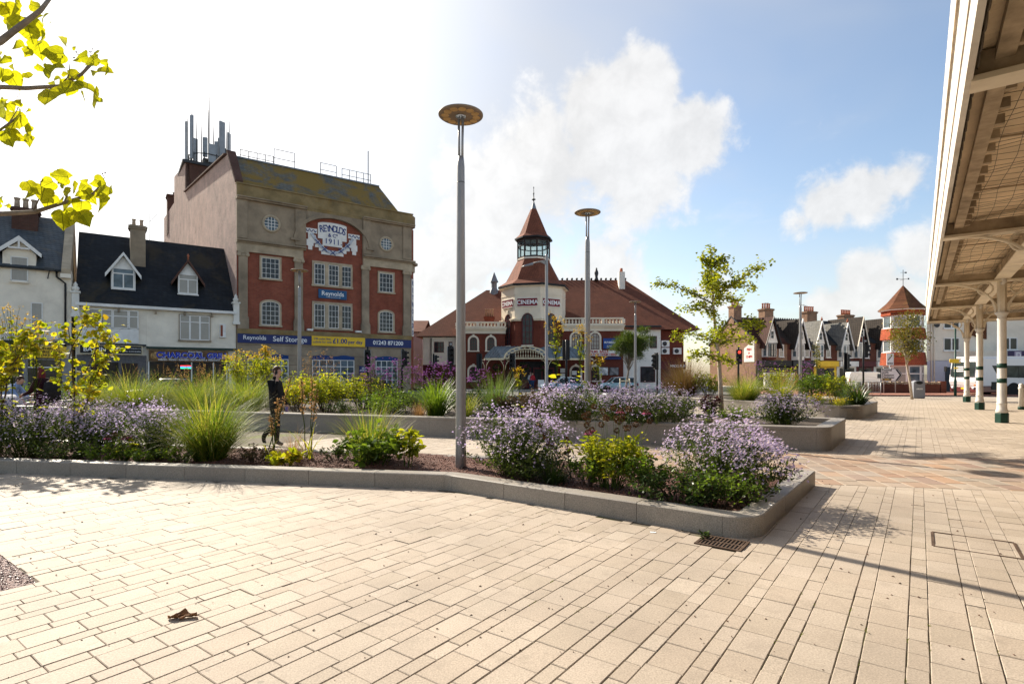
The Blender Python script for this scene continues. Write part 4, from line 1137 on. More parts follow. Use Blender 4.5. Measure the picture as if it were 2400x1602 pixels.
# -- taller cream house at the left edge
lh = empty('terraced_house', ST_O, ST_A, 'cream painted house with gabled dormer and yellow takeaway sign at the left edge', 'building')
L0, L1 = X(-14.5), X(-7.72)
ze_, zr_ = H(6.9), H(10.1)
MB().box(L0, L1, 0, D_, 0, ze_).build('wall', M['cream'], lh)
r = MB(); gable_roof(r, L0, L1 - .5, 0, D_, ze_, zr_, .15, .13); r.build('roof', M['slate'], lh)
cpn = MB(); cpn.xslab([(-.35, ze_ - .5), (-.35, ze_ + .05), (D_ / 2, zr_ + .45), (D_ + .3, ze_ + .05), (D_ + .3, ze_ - .5)], L1 - .5, L1 - .02); cpn.build('coping', M['stone_lite'], lh)
MB().box(L1 - .55, L1, -.4, .1, ze_ - .55, ze_ - .28).build('corbel', M['cream'], lh)
chimney(lh, X(-9.75), 3.6, 1.35, 1.1, H(8.4), H(10.35), M['brick_dark'], 3, M['pot_buff'], potr=.17, poth=.75)
for tc in (-9.72, -12.6):
    g = empty('dormer', (X(tc), 0, 0), 0, parent=lh)
    MB().slab([(-X(.62), H(6.0)), (X(.62), H(6.0)), (X(.62), H(7.55)), (0, H(8.15)), (-X(.62), H(7.55))], -.02, 3.0).build('dormer_face', M['cream'], g)
    rr = MB(); bb = MB()
    for s_ in (-1, 1):
        poly = [(0, H(8.25)), (s_ * X(.85), H(7.5)), (s_ * X(.85), H(7.5) + .1), (0, H(8.25) + .12)]
        rr.slab(poly if s_ < 0 else poly[::-1], -.25, 3.6)
        poly = [(0, H(8.13)), (s_ * X(.85), H(7.38)), (s_ * X(.85), H(7.52) + .06), (0, H(8.25) + .15)]
        bb.slab(poly if s_ < 0 else poly[::-1], -.34, -.25)
    bb.box(-.05, .05, -.33, -.26, H(7.8), H(8.15)); bb.box(-X(.4), X(.4), -.33, -.26, H(7.72), H(7.8))
    rr.build('dormer_roof', M['slate'], g); bb.build('bargeboard', M['white'], g)
    win(g, 0, H(6.16), X(.66), X(1.2), 1, 1, y=-.02, rail=.5, glass=M['glass_curtain'], sill=.1, smat=M['cream'])
for tc in (-9.07, -11.2, -13.2): win(lh, X(tc), H(3.46), X(.46), X(1.7), 1, 1, rail=.5, glass=M['glass_curtain'], sill=.08, smat=M['cream'])
pp = MB().tube([(L1 - .75, -.12, ze_ - .1), (L1 - .75, -.12, ze_ - .5), (L1 - .3, -.14, ze_ - .9), (L1 - .3, -.14, 3.2)], .06, 8); pp.bar((L0, -.2, ze_ - .12), (L1 - .6, -.2, ze_ - .12), .12, .1)
pp.build('drainpipe', M['black'], lh)
fd = MB().cbox((X(-8.55), -.5, H(6.82)), (.5, .25, .16)); fd.tube([(X(-8.55), -.5, H(6.78)), (X(-8.6), -.3, H(6.6)), (X(-8.65), 0, H(6.4))], .03, 6); fd.build('floodlight', M['dark_metal'], lh)
MB().box(X(-8.5), X(-8.2), -.25, 0, H(3.35), H(3.95)).build('alarm_box', M['white_wall'], lh)
MB().box(L0, L1, -.35, 0, H(3.1), H(3.25)).build('canopy_ledge', M['dark_metal'], lh)
s_ = board(lh, X(-12.5), X(-9.5), H(2.45), H(2.98), M['sign_yellow'], -.3)
s2 = board(lh, X(-9.42), X(-7.9), H(2.42), H(2.98), M['sign_yellow'], -.3)
for q, ln in enumerate(('AUTHENTIC', 'CHINESE FOOD', 'TO TAKE AWAY')): text(ln, .2, (X(-8.62), -.31, H(2.86 - .16 * q)), s2, M['txt_black'], .005)
text('E', .3, (X(-9.75), -.31, H(2.8)), s_, M['txt_black'], .006)
MB().box(L0, L1, -.05, 0, 0, H(2.4)).build('shop_front', mat_plain('shop_front_grey', (.30, .29, .28), .6, .15, 3), lh)
for (a, c) in ((-13.5, -11.2), (-11.0, -9.6), (-9.4, -8.1)):
    o = MB().box(X(a), X(c), -.10, -.05, .55, H(2.3)).build('shop_window', M['shop_glass'], lh)
    MB().box(X(a), X(c), -.14, -.10, 2.0, 2.07).build('transom', M['white'], o)
Mst = Matrix.Translation(Vector(ST_O)) @ Matrix.Rotation(ST_A, 4, 'Z')
def street_pt(x, y): p = Mst @ Vector((x, y, 0)); return (p.x, p.y)
pavement('pavement', [street_pt(-30, -3.2), street_pt(17, -3.2), street_pt(20, 2), street_pt(20, 30), street_pt(-30, 3)], M['pavement'])
# -- cinema
M['tile_red'] = mat_course('clay_tile_roof', (0.185, 0.062, 0.034), (0.145, 0.048, 0.027), (0.06, 0.024, 0.015), 0.22, 0.13, 0.012, rough=0.8, bump=0.4, stain=(0.13, 0.05, 0.032), stain_amt=0.5, stain_scale=0.35)
M['tile_lite'] = mat_course('lighter_clay_tile', (0.25, 0.085, 0.048), (0.20, 0.068, 0.04), (0.09, 0.035, 0.022), 0.2, 0.12, 0.012, rough=0.8, bump=0.4)
M['brick_cin'] = mat_course('cinema_brick', (0.19, 0.043, 0.026), (0.15, 0.034, 0.022), (0.12, 0.06, 0.042), 0.225, 0.08, 0.009, bump=0.35)
M['cin_cream'] = mat_plain('cinema_cream_render', (0.82, 0.72, 0.57), 0.85, 0.06, 0.8, bump=0.15, bscale=30, dirt=(0.55, 0.45, 0.33), dirt_amt=0.3)
M['maroon'] = mat_plain('maroon_paint', (0.10, 0.012, 0.016), 0.45, 0.15, 3.0)
TX, TY = 2.41, 61.6
cin = empty('cinema_building', (TX, TY, 0), 0, 'red brick cinema with octagonal cream tower, lantern and tiled roofs', 'building')
RT = 3.62
def octa(r, off=9.0): return [(r * math.sin(R(off + 45 * k)), -r * math.cos(R(off + 45 * k))) for k in range(8)]
def octa_prism(mb, r, z0, z1, r2=None, m=0):
    A = octa(r); B = octa(r2 if r2 is not None else r)
    vs = [(p[0], p[1], z0) for p in A] + [(p[0], p[1], z1) for p in B]
    return mb.add(vs, [tuple(range(8))[::-1], tuple(range(8, 16))] + [(i, (i + 1) % 8, 8 + (i + 1) % 8, 8 + i) for i in range(8)], m)
octa_prism(MB(), RT - .06, 0, 7.2).build('tower_base', M['brick_cin'], cin)
octa_prism(MB(), RT, 7.42, 10.9).build('tower_wall', M['cin_cream'], cin)
c = MB(); octa_prism(c, RT + .05, 9.95, 10.02); octa_prism(c, RT + .1, 10.8, 10.9, RT + .35); c.build('tower_cornice', M['cin_cream'], cin)
octa_prism(MB(), RT + .38, 10.95, 11.13, RT + .38).build('tower_gutter', M['black'], cin)
r = MB(); octa_prism(r, RT + .4, 11.13, 11.7, RT * .86); octa_prism(r, RT * .86, 11.7, 14.25, 1.72); r.build('tower_roof', M['tile_lite'], cin)
LR = 1.78
lt = MB()
for k in range(8):
    a, b = octa(LR)[k], octa(LR)[(k + 1) % 8]
    lt.bar((a[0], a[1], 14.2), (a[0], a[1], 16.5), .16)
    for (z, h) in ((14.36, .14), (15.62, .09), (16.3, .36)): lt.bar((a[0], a[1], z), (b[0], b[1], z), .14, h)
    for q in (.5,):
        p = (a[0] + (b[0] - a[0]) * q, a[1] + (b[1] - a[1]) * q); lt.bar((p[0], p[1], 15.62), (p[0], p[1], 16.2), .07)
lt.build('lantern_frame', mat_plain('dark_brown_paint', (.035, .018, .016), .5, .2, 3), cin)
cb = MB(); octa_prism(cb, LR + .1, 14.1, 14.28); cb.build('lantern_kerb', M['cream'], cin)
gm = bpy.data.materials.new('clear_glass'); gm.use_nodes = True
_b = gm.node_tree.nodes['Principled BSDF']; _b.inputs['Base Color'].default_value = (.75, .85, .85, 1); _b.inputs['Transmission Weight'].default_value = .92; _b.inputs['Roughness'].default_value = .02; _b.inputs['IOR'].default_value = 1.02
for k in range(8):
    a, b = octa(LR - .03)[k], octa(LR - .03)[(k + 1) % 8]
    MB().bar((a[0], a[1], 15.3), (b[0], b[1], 15.3), .012, 1.8).build('lantern_pane', gm, cin)
octa_prism(MB(), .5, 14.2, 14.75).build('lantern_core', M['lead'], cin)
u = MB(); octa_prism(u, 2.12, 16.5, 16.95, 1.62); octa_prism(u, 1.62, 16.95, 19.9, .32); u.build('spire_roof', M['tile_lite'], cin)
octa_prism(MB(), 2.14, 16.36, 16.52, 2.14).build('spire_eaves', M['black'], cin)
s = MB(); octa_prism(s, .34, 19.85, 20.7, .07); s.build('spire_cap', M['lead'], cin)
MB().lathe([(.05, 0), (.06, .2), (.22, .28), (.22, .34), (.06, .4), (.05, .9), (.1, .98), (.04, 1.06), (.02, 1.5), (.06, 1.56), (.0, 1.8)], (0, 0, 20.65), 10).build('finial', M['dark_metal'], cin)
for k in (7, 0, 6, 1):
    a0 = R(9 + 45 * k + 22.5 - 45); nx, ny = math.sin(a0), -math.cos(a0)
    ap = RT * math.cos(R(22.5)); rot = a0
    if k in (7, 0, 1):
        sg = MB().box(-1.06, 1.06, -.08, 0, 8.75, 9.55).build('cinema_sign', M['sign_red'], cin, (nx * (ap + .02), ny * (ap + .02), 0), (0, 0, rot))
        fr = MB().box(-1.08, 1.08, -.1, 0, 9.55, 9.6).box(-1.08, 1.08, -.1, 0, 8.7, 8.75); fr.build('sign_frame', M['white'], sg)
        text('CINEMA', .62, (0, -.085, 9.13), sg, M['txt_white'], .014)
    for s_ in (-1, 1):
        MB().xslab([(-.12, 7.2), (.06, 7.2), (.06, 7.44), (-.26, 7.44), (-.26, 7.33), (-.12, 7.33)], min(s_ * .68, s_ * 1.42), max(s_ * .68, s_ * 1.42)).build('impost_moulding', M['cin_cream'], cin, (nx * ap, ny * ap, 0), (0, 0, rot))
    win(cin, nx * (ap + .01), 4.65, 1.2, 3.35, 3, 5, y=ny * (ap + .01), sur=0.0, arch=.62, rot=rot, bmat=M['maroon'], sill=.12, smat=M['cin_cream'], frame=.09, bar=.05)
    MB().slab([(-.14, 8.02), (.14, 8.02), (.22, 8.42), (-.22, 8.42)], -.12, 0).build('keystone', M['cin_cream'], cin, (nx * (ap + .01), ny * (ap + .01), 0), (0, 0, rot))
def wing(name_prefix, x0, x1, y0, z_c0, z_par, mat, arches, rot, ox, oy):
    g = empty(name_prefix, (ox, oy, 0), rot, parent=cin)
    MB().box(x0, x1, y0, y0 + 8, 0, z_c0).build('wall', mat, g)
    c = MB()
    c.box(x0 - .05, x1 + .05, y0 - .12, y0 + .3, z_c0, z_c0 + .38).box(x0 - .1, x1 + .1, y0 - .28, y0 + .3, z_c0 + .38, z_c0 + .55).box(x0 - .15, x1 + .15, y0 - .4, y0 + .3, z_c0 + .55, z_c0 + .66)
    c.box(x0, x1, y0 - .2, y0 + .1, z_c0 + .66, z_c0 + .80); c.box(x0, x1, y0 - .22, y0 + .12, z_par - .14, z_par)
    c.build('cornice', M['cin_cream'], g)
    nb = int((x1 - x0) / .36)
    for q in range(nb + 1):
        xx = x0 + (x1 - x0) * q / nb
        if q % 6 == 0: MB().box(xx - .16, xx + .16, y0 - .24, y0 + .1, z_c0 + .8, z_par - .14).build('pedestal', M['cin_cream'], g)
        else: MB().lathe([(.11, 0), (.06, .06), (.13, .2), (.06, .34), (.11, .42)], (xx, y0 - .06, z_c0 + .8), 8).build('baluster', M['cin_cream'], g)
    for (xx, z0, w_, h_, gl) in arches:
        win(g, xx, z0, w_, h_, 3, 4, y=y0, sur=.2, arch=w_ / 2, smat=M['cin_cream'], bmat=M['maroon'], sill=.12, key=.11, bar=.035, frame=.07, glass=gl)
    return g
lw_ = wing('left_wing', -8.4, -3.2, -1.6, 5.95, 7.22, M['brick_cin'], ((-6.62, 4.12, .8, 1.45, M['glass']), (-4.75, 4.12, .8, 1.45, M['glass']), (-6.62, .9, .9, 1.5, M['glass'])), R(2), 0, 0)
rw_ = wing('right_wing', 3.1, 9.6, -1.8, 6.2, 7.62, M['brick_cin'], ((4.55, 4.22, .92, 1.75, M['glass_curtain']), (6.6, 4.22, .92, 1.75, M['glass_curtain']), (6.6, .9, .95, 1.5, M['glass']), (4.55, .9, .95, 1.5, M['glass'])), R(-3), 0, 0)
mb_ = MB().box(4.95, 9.2, -2.1, -1.95, 3.52, 4.12).build('letter_board', M['white'], rw_)
text('FILMS  BALLE', .34, (7.0, -2.11, 3.98), mb_, M['txt_red'], .01); text('WATCH THEM HERE', .34, (7.3, -2.11, 3.67), mb_, M['txt_red'], .01)
bs = MB().box(7.45, 9.1, -2.05, -1.88, 4.3, 5.4).build('blue_sign', mat_plain('cinema_blue', (.02, .07, .28), .4, .05, 1), rw_)
text('PICTUREDROME', .28, (8.27, -2.06, 4.95), bs, M['txt_white'], .008, sx=.7); text('CINEMA', .24, (8.27, -2.06, 4.55), bs, M['txt_white'], .006)
MB().box(7.45, 9.3, -2.02, -1.88, 3.15, 3.42).build('small_sign', M['sign_blue'], rw_)
for (xx, cc) in ((7.5, (.62, .64, .72)), (8.6, (.22, .21, .21))):
    p = MB().box(xx - .46, xx + .46, -1.9, -1.82, 1.5, 2.3).build('film_poster', mat_plain('poster_print', cc, .4, .6, 2.5), rw_)
    MB().box(xx - .5, xx + .5, -1.86, -1.80, 1.46, 2.34).build('poster_case', M['black'], p)
MB().box(-12.1, -8.45, -1.2, 8, 0, 5.6).build('white_block', M['cin_cream'], cin)
win(cin, -10.35, 3.95, 1.05, 1.15, 3, 2, y=-1.2, bmat=M['maroon'], smat=M['cin_cream']); win(cin, -9.1, 3.95, .4, 1.15, 1, 2, y=-1.2, bmat=M['maroon'], smat=M['cin_cream'])
MB().box(-12.1, -8.4, -1.24, -1.2, 0, 2.6).build('ground_floor_front', M['maroon'], cin)
MB().tube([(-11.2, -1.35, 5.5), (-11.2, -1.35, 0)], .06, 6).build('drainpipe', M['black'], cin)
MB().box(9.5, 13.7, -1.5, 8, 0, 6.7).build('white_block', M['white_wall'], cin)
MB().box(9.45, 13.75, -1.62, 8.1, 6.7, 6.85).build('white_block_coping', M['dark_metal'], cin)
win(cin, 12.9, 4.4, .75, 1.3, 1, 2, y=-1.5, bmat=M['maroon']); win(cin, 12.3, .7, 1.6, 1.7, 1, 1, y=-1.5, bmat=M['maroon'])
MB().box(13.7, 16.3, -1.1, 8, 0, 6.3).build('end_bay', M['brick_cin'], cin)
MB().box(13.7, 16.4, -1.5, -1.0, 2.1, 2.95).build('shop_fascia', M['maroon'], cin)
text('MAXIMUM', .38, (15.6, -1.51, 2.45), cin, M['txt_white'], .01)
for (xx, zz) in ((14.25, 4.55), (14.25, 3.75), (15.55, 3.75)):
    a = MB().box(xx - .42, xx + .42, -1.45, -1.1, zz, zz + .68).build('air_conditioner', M['white'], cin)
    f = MB().lathe([(.05, 0), (.24, 0), (.24, .03), (.05, .03)], (0, 0, 0), 14); f.v = [(v[0] + xx - .1, -1.45 - v[2], v[1] + zz + .34) for v in f.v]; f.build('fan_grille', M['dark_metal'], a)
def hip(name, x0, x1, y0, y1, z0, xr0, xr1, yr, zr, mat):
    m_ = MB().add([(x0, y0, z0), (x1, y0, z0), (x1, y1, z0), (x0, y1, z0), (xr0, yr, zr), (xr1, yr, zr)], [(0, 1, 5, 4), (1, 2, 5), (2, 3, 4, 5), (3, 0, 4), (0, 3, 2, 1)])
    return m_.build(name, mat, cin)
hip('left_roof', -13.0, 1.5, -1.6, 15, 5.7, -5.55, 1.0, 6.5, 11.9, M['tile_red'])
rr_ = hip('right_roof', 0.5, 17.9, -1.9, 16, 6.4, 1.0, 11.6, 7.0, 13.2, M['tile_red'])
cr = MB()
for q in range(18): cr.lathe([(.07, 0), (.14, .16), (.14, .3), (.05, .3)], (1.4 + q * .6, 7.0, 13.15), 6)
cr.build('ridge_cresting', M['dark_metal'], rr_)
MB().box(10.5, 11.2, 5.2, 6.2, 10.5, 13.9).build('white_stack', M['white_wall'], cin); MB().lathe([(.2, 0), (.16, .5)], (10.85, 5.7, 13.9), 8).build('chimney_pot', M['pot'], cin)
v = MB().lathe([(.75, 0), (.35, .9), (.35, 1.6)], (-4.6, 6.3, 11.2), 8, smooth=False).lathe([(.55, 1.6), (.5, 1.7), (0, 2.9)], (-4.6, 6.3, 11.2), 8, smooth=False); v.build('roof_vent', M['lead'], cin)
st = MB().lathe([(.3, 0), (.2, .3), (.16, .5), (.26, .9), (.2, 1.2), (.1, 1.35), (.12, 1.5), (0, 1.62)], (8.0, 6.8, 13.1), 8); st.build('roof_statue', M['dark_metal'], cin)
chimney(cin, -4.95, .4, 1.0, .8, 6.8, 8.0, M['brick_cin'], 4, M['brick_brown'], potr=.085, poth=.9)
ver = empty('entrance_veranda', (-1.3, -5.6, 0), 0, parent=cin)
lead_dark = mat_plain('patinated_lead', (.16, .20, .225), .5, .15, 2.0)
rf = MB()
rf.add([(-3.9, 0, 3.15), (-1.9, -.3, 3.15), (-.2, 2.4, 4.5), (-3.0, 2.4, 4.5), (-3.9, 2.2, 3.6)], [(0, 1, 2, 3, 4)])
rf.add([(2.5, -.3, 3.15), (7.0, .2, 3.15), (6.4, 2.4, 4.45), (.4, 2.4, 4.5)], [(0, 1, 2, 3)])
rf.add([(-1.9, -.32, 3.2), (.3, -.32, 4.45), (.3, 2.4, 4.55), (-.2, 2.4, 4.52)], [(0, 1, 2, 3)]); rf.add([(.3, -.32, 4.45), (2.5, -.32, 3.2), (.4, 2.4, 4.52), (.3, 2.4, 4.55)], [(0, 1, 2, 3)])
rf.build('veranda_roof', lead_dark, ver)
rb = MB()
for q in range(8): rb.bar((-3.7 + q * .26, -.02, 3.2), (-2.9 + q * .34, 2.35, 4.53), .05, .05)
for q in range(9): rb.bar((2.7 + q * .5, 0, 3.2), (.8 + q * .66, 2.38, 4.5), .05, .05)
rb.build('roof_rib', M['lead'], ver)
fa = MB(); N_ = 22
for i in range(N_):
    a0, a1 = math.pi * i / N_, math.pi * (i + 1) / N_
    for (ro, ri, y0, y1) in ((1.0, .93, -.48, -.34), (.8, .75, -.46, -.36)):
        P = lambda a, k: (.3 - 2.25 * k * math.cos(a), 3.12 + 1.28 * k * math.sin(a) ** .9)
        fa.slab([P(a1, ro), P(a1, ri), P(a0, ri), P(a0, ro)][::-1], y0, y1)
    if i % 2 == 0:
        P = lambda a, k: (.3 - 2.25 * k * math.cos(a), -.41, 3.12 + 1.28 * k * math.sin(a) ** .9)
        fa.bar(P(a0, .78), P(a1, .95), .05, .04); fa.bar(P(a1, .78), P(a0, .95), .05, .04)
fa.box(-1.75, 2.35, -.46, -.36, 3.1, 3.2)
for q in range(14):
    x0 = -1.3 + q * .25; h_ = 1.28 * .76 * math.sqrt(max(0, 1 - ((x0 - .3) / 1.75) ** 2)); fa.bar((x0, -.41, 3.2), (x0 + .12, -.41, 3.12 + h_), .04, .04); fa.bar((x0 + .12, -.41, 3.2), (x0, -.41, 3.12 + h_ * .98), .04, .04)
fa.build('iron_arch', M['cream_paint'], ver)
ed = MB().bar((-3.95, -.05, 3.1), (-1.9, -.4, 3.1), .08, .18).bar((2.5, -.4, 3.1), (7.1, .15, 3.1), .08, .18); ed.build('eaves_beam', M['cream_paint'], ver)
for xx in (-3.8, -1.85, 2.45, 6.8):
    p = MB().lathe([(.13, 0), (.13, .9), (.09, 1.0), (.07, 2.7), (.12, 2.8), (.12, 3.05)], (xx, -.2, 0), 8)
    p.build('column', M['maroon'], ver)
    b = MB()
    for s_ in (-1, 1):
        pts = [(xx + s_ * .06, -.2, 2.0), (xx + s_ * .12, -.2, 2.5), (xx + s_ * .35, -.2, 2.9), (xx + s_ * .65, -.2, 3.08)]
        b.tube(pts, .035, 6)
        b.lathe([(.12, -.02), (.16, -.02), (.16, .02), (.12, .02)], (0, 0, 0), 10, cap=False)
        for i in range(len(b.v) - 40, len(b.v)):
            w__ = b.v[i]; b.v[i] = (xx + s_ * .2 + w__[0], -.2 + w__[2], 2.88 + w__[1])
    b.build('bracket', M['cream_paint'], ver)
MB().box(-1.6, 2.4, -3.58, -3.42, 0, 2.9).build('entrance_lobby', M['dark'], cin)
for xx in (-.9, .3, 1.5):
    d = MB().box(xx - .5, xx + .5, -3.66, -3.58, .1, 2.3).build('door', M['maroon'], cin)
    MB().box(xx - .36, xx + .36, -3.68, -3.66, 1.0, 2.1).build('pane', M['glass'], d)
for (xx, z) in ((2.75, 1.2), (2.75, 1.75), (4.0, 1.5)): MB().box(xx, xx + .5, -2.35, -2.3, z, z + .45).build('notice', M['white'], cin)

def basket_bits(n, r, seed):
    g = np.random.default_rng(seed); d = g.normal(size=(n, 3)); d /= np.linalg.norm(d, axis=1)[:, None]
    return d * r * g.uniform(.5, 1, (n, 1)) ** .5

pavement('cinema_pavement', [(-14, 54.2), (6, 52.6), (24, 55.0), (30, 62), (30, 90), (-16, 90)], M['pavement'])
pk = empty('pink_building', (-15.5, 70, 0), 0, 'pale pink rendered building glimpsed beside the cinema', 'building')
MB().box(-4, 4.2, 0, 8, 0, 6.9).build('wall', mat_plain('pink_render', (.62, .45, .42), .85, .08, 1.0), pk)
r = MB(); gable_roof(r, -4.2, 4.4, 0, 8, 6.9, 8.6, .2, .12); r.build('roof', M['tile_red'], pk)
win(pk, -1.5, 3.6, 1.0, 1.4, 1, 2, smat=M['cin_cream'], sill=.1); win(pk, 1.5, 3.6, 1.0, 1.4, 1, 2, smat=M['cin_cream'], sill=.1)
# -- gabled terrace on the right
M['pantile'] = mat_course('brown_pantile', (0.062, 0.048, 0.038), (0.048, 0.036, 0.029), (0.015, 0.012, 0.01), 0.30, 0.26, 0.035, rough=0.75, bump=1.0)
M['pantile_red'] = mat_course('red_brown_pantile', (0.10, 0.042, 0.03), (0.08, 0.032, 0.023), (0.025, 0.012, 0.01), 0.30, 0.26, 0.035, rough=0.75, bump=1.0)
M['slate_pale'] = mat_course('pale_slate', (0.20, 0.19, 0.17), (0.13, 0.13, 0.12), (0.045, 0.045, 0.045), 0.28, 0.2, 0.015, rough=0.6, bump=0.5, moss=(0.10, 0.09, 0.06), moss_amt=0.6)
M['tile_hung'] = mat_course('hung_tile', (0.17, 0.05, 0.035), (0.13, 0.04, 0.028), (0.06, 0.025, 0.02), 0.18, 0.12, 0.012, bump=0.5)
M['brick_ter'] = mat_course('terrace_brick', (0.15, 0.045, 0.028), (0.11, 0.034, 0.022), (0.11, 0.07, 0.055), 0.225, 0.08, 0.01, bump=0.35)
RW_O, RW_A = (30.8, 70.0, 0.0), R(20)
ZE = 5.6
row = [  # t0, t1, gable centre, half width, peak z, roof material, gable face, barge, label
    (0.0, 5.1, 1.95, 1.12, 8.75, M['pantile_red'], M['white_wall'], M['black'], 'end terrace house with red brown gable and FISH N CHIPS painted on its side', 0.0),
    (5.1, 9.2, 6.75, 1.0, 8.6, M['pantile'], M['white_wall'], M['white'], 'terrace house with brown tiled gable, second from the fish and chips sign', 0.0),
    (9.2, 13.3, 10.1, .98, 8.5, M['slate_pale'], M['white_wall'], M['white'], 'terrace house with pale slate gable above the yellow shop fascia', 0.0),
    (13.3, 16.95, 14.7, .92, 8.4, M['slate_pale'], M['white_wall'], M['white'], 'terrace house with sunlit mossy slate gable above the white shop fascia', 0.0),
    (16.8, 20.2, 17.6, .9, 9.25, M['pantile'], M['tile_hung'], M['cream'], 'terrace house with taller dark gable above the maroon shop fascia', 0.4),
    (20.2, 25.2, 22.1, .9, 9.2, M['pantile'], M['tile_hung'], M['white'], 'last terrace house in the row, with brown pantiles beside the tile-hung turret', 0.4),
]
DEPTH = 8.6
for i, (t0, t1, gc, hw, zp, rm_, gf_, bg, lb, up) in enumerate(row):
    h = empty('terrace_house', RW_O, RW_A, lb, 'house', 'gabled terrace houses on the far street')
    ze = ZE + up
    MB().box(t0, t1 - .004, 0, DEPTH, 0, ze).build('wall', M['brick_ter'] if i else M['brick_brown'], h)
    r = MB(); gable_roof(r, t0, t1 - .004, 0, DEPTH, ze, 9.1, .2, .12); r.build('roof', M['pantile'] if i in (1, 2, 4) else (M['pantile_red'] if i == 0 else M['slate_dark']), h)
    if i == 0:
        MB().xslab([(0, ze), (DEPTH, ze), (DEPTH / 2, 9.1)], t0 + .002, t0 + .25).build('gable_end', M['brick_brown'], h)
        cpb = MB();
        cpb.bar((t0 - .05, -.2, ze), (t0 - .05, DEPTH / 2, 9.28), .2, .14); cpb.bar((t0 - .05, DEPTH + .2, ze), (t0 - .05, DEPTH / 2, 9.28), .2, .14); cpb.build('verge', M['dark_metal'], h)
        sg = MB().box(-.06, 0, .25, 2.0, 3.15, 4.9); sg.xslab([(.25, 4.9), (2.0, 4.9), (.25, 5.9)], -.06, 0); so = sg.build('painted_sign', M['white_wall'], h)
        for q, ln in enumerate(('FISH', 'N', 'CHIPS')): text(ln, .42 if q != 1 else .3, (-.065, 1.12, 4.72 - q * .46), so, M['txt_red'], .02, rot=(math.pi / 2, 0, -math.pi / 2))
        MB().box(-.2, -.02, -.5, 8.0, 0, 1.7)
    yb = -0.75
    g = empty('gable_bay', (gc, 0, 0), 0, parent=h)
    MB().slab([(-hw + .18, ze - .05), (hw - .18, ze - .05), (0, zp - .25)], yb + .1, yb + .3).build('gable_face', gf_, g)
    rf = MB(); kk = (zp - ze) / hw
    for s_ in (-1, 1):
        e = hw + .28; zl = zp - e * kk
        poly = [(0, zp), (s_ * e, zl), (s_ * e, zl + .12), (0, zp + .13)]
        rf.slab(poly if s_ < 0 else poly[::-1], yb - .15, 4.6)
    rf.build('gable_roof', rm_, g)
    bb = MB()
    for s_ in (-1, 1):
        e = hw + .3; zl = zp - e * kk
        poly = [(0, zp - .16), (s_ * e, zl - .22), (s_ * e, zl + .12), (0, zp + .16)]
        bb.slab(poly if s_ < 0 else poly[::-1], yb - .25, yb - .14)
    bb.build('bargeboard', bg, g)
    if i in (2, 3): MB().lathe([(.08, 0), (.16, .15), (.05, .3), (.08, .4), (0, .5)], (0, yb - .1, zp + .1), 8).build('finial', M['pot'], g)
    win(g, 0, ze + .45 + (.2 if i > 3 else 0), .55, 1.0, 1, 2, y=yb + .1, smat=M['white'], sur=.06)
    bw = hw - .06; zb0, zb1 = 3.75, ze - .1
    bm_ = MB().prism([(-bw, .02), (-bw * .6, yb + .1), (bw * .6, yb + .1), (bw, .02)], zb0 - .35, zb0); bm_.build('bay_apron', M['white_wall'] if i in (1, 2, 3, 5) else M['tile_hung'], g)
    MB().prism([(-bw, .02), (-bw * .6, yb + .12), (bw * .6, yb + .12), (bw, .02)], zb0, zb1).build('bay_core', M['white'], g)
    nw = 3 if i == 0 else 2
    for q in range(nw):
        ww = bw * 1.2 / nw; win(g, -bw * .6 + ww * (q + .5), zb0 + .06, ww - .03, zb1 - zb0 - .12, 1, 2, y=yb + .11, glass=M['glass_curtain'] if (i + q) % 3 else M['glass_sky'], bmat=M['white'] if i else M['black'])
    ang = math.atan2(abs(yb) + .12, bw * .4)
    for s_ in (-1, 1): win(g, s_ * bw * .8, zb0 + .06, .5, zb1 - zb0 - .12, 1, 2, y=(yb + .12) / 2 - .02, rot=s_ * ang, glass=M['glass_sky'])
    sx_ = (gc + hw + t1) / 2 if (t1 - gc - hw) > .5 else (t0 + gc - hw) / 2
    win(h, sx_, 3.8, .7, 1.55, 1, 2, glass=M['glass_curtain'], smat=M['white'], sur=.05, sill=.08)
    fm = [M['black'], M['dark_metal'], M['sign_yellow'], M['white'], M['maroon'], M['white_wall']][i]
    MB().box(t0 + .15, t1 - .15, -.85, -.1, 2.6, 3.3).build('shop_fascia', fm, h)
    MB().box(t0 + .05, t1 - .05, -.4, 0, 0, 2.6).build('shop_front', [M['dark'], M['brick_ter'], M['sign_yellow'], M['white'], M['maroon'], M['white']][i], h)
    for q in range(2):
        a_ = t0 + .5 + q * (t1 - t0 - .6) / 2; MB().box(a_, a_ + (t1 - t0) / 2 - .7, -.44, -.4, .5, 2.4).build('shop_window', M['shop_glass'], h)
    MB().box((t0 + t1) / 2 - .15, (t0 + t1) / 2 + .65, -.45, -.39, 0.05, 2.2).build('door', M['dark'], h)
hs_ = [o for o in bpy.data.objects if o.name.startswith('terrace_house') and o.parent is None]
chimney(hs_[0], .55, 4.3, 1.3, 1.0, 8.2, 10.7, M['brick_brown'], 4, M['pot'], poth=.8, potr=.11)
chimney(hs_[0], 4.75, 3.2, 1.5, 1.1, 8.0, 10.35, M['brick_brown'], 4, M['pot'], poth=.75, potr=.12)
chimney(hs_[2], 12.6, 3.4, 1.8, 1.1, 8.0, 10.3, M['brick_brown'], 5, M['pot'], poth=.75, potr=.12)
chimney(hs_[4], 19.6, 3.4, 1.9, 1.1, 8.2, 10.1, M['brick_brown'], 6, M['pot'], poth=.75, potr=.11)
rc = MB()
for q in range(16): rc.cbox((5.6 + q * .4, DEPTH / 2, 9.28), (.12, .14, .16))
rc.build('ridge_crest', M['pantile'], hs_[1])
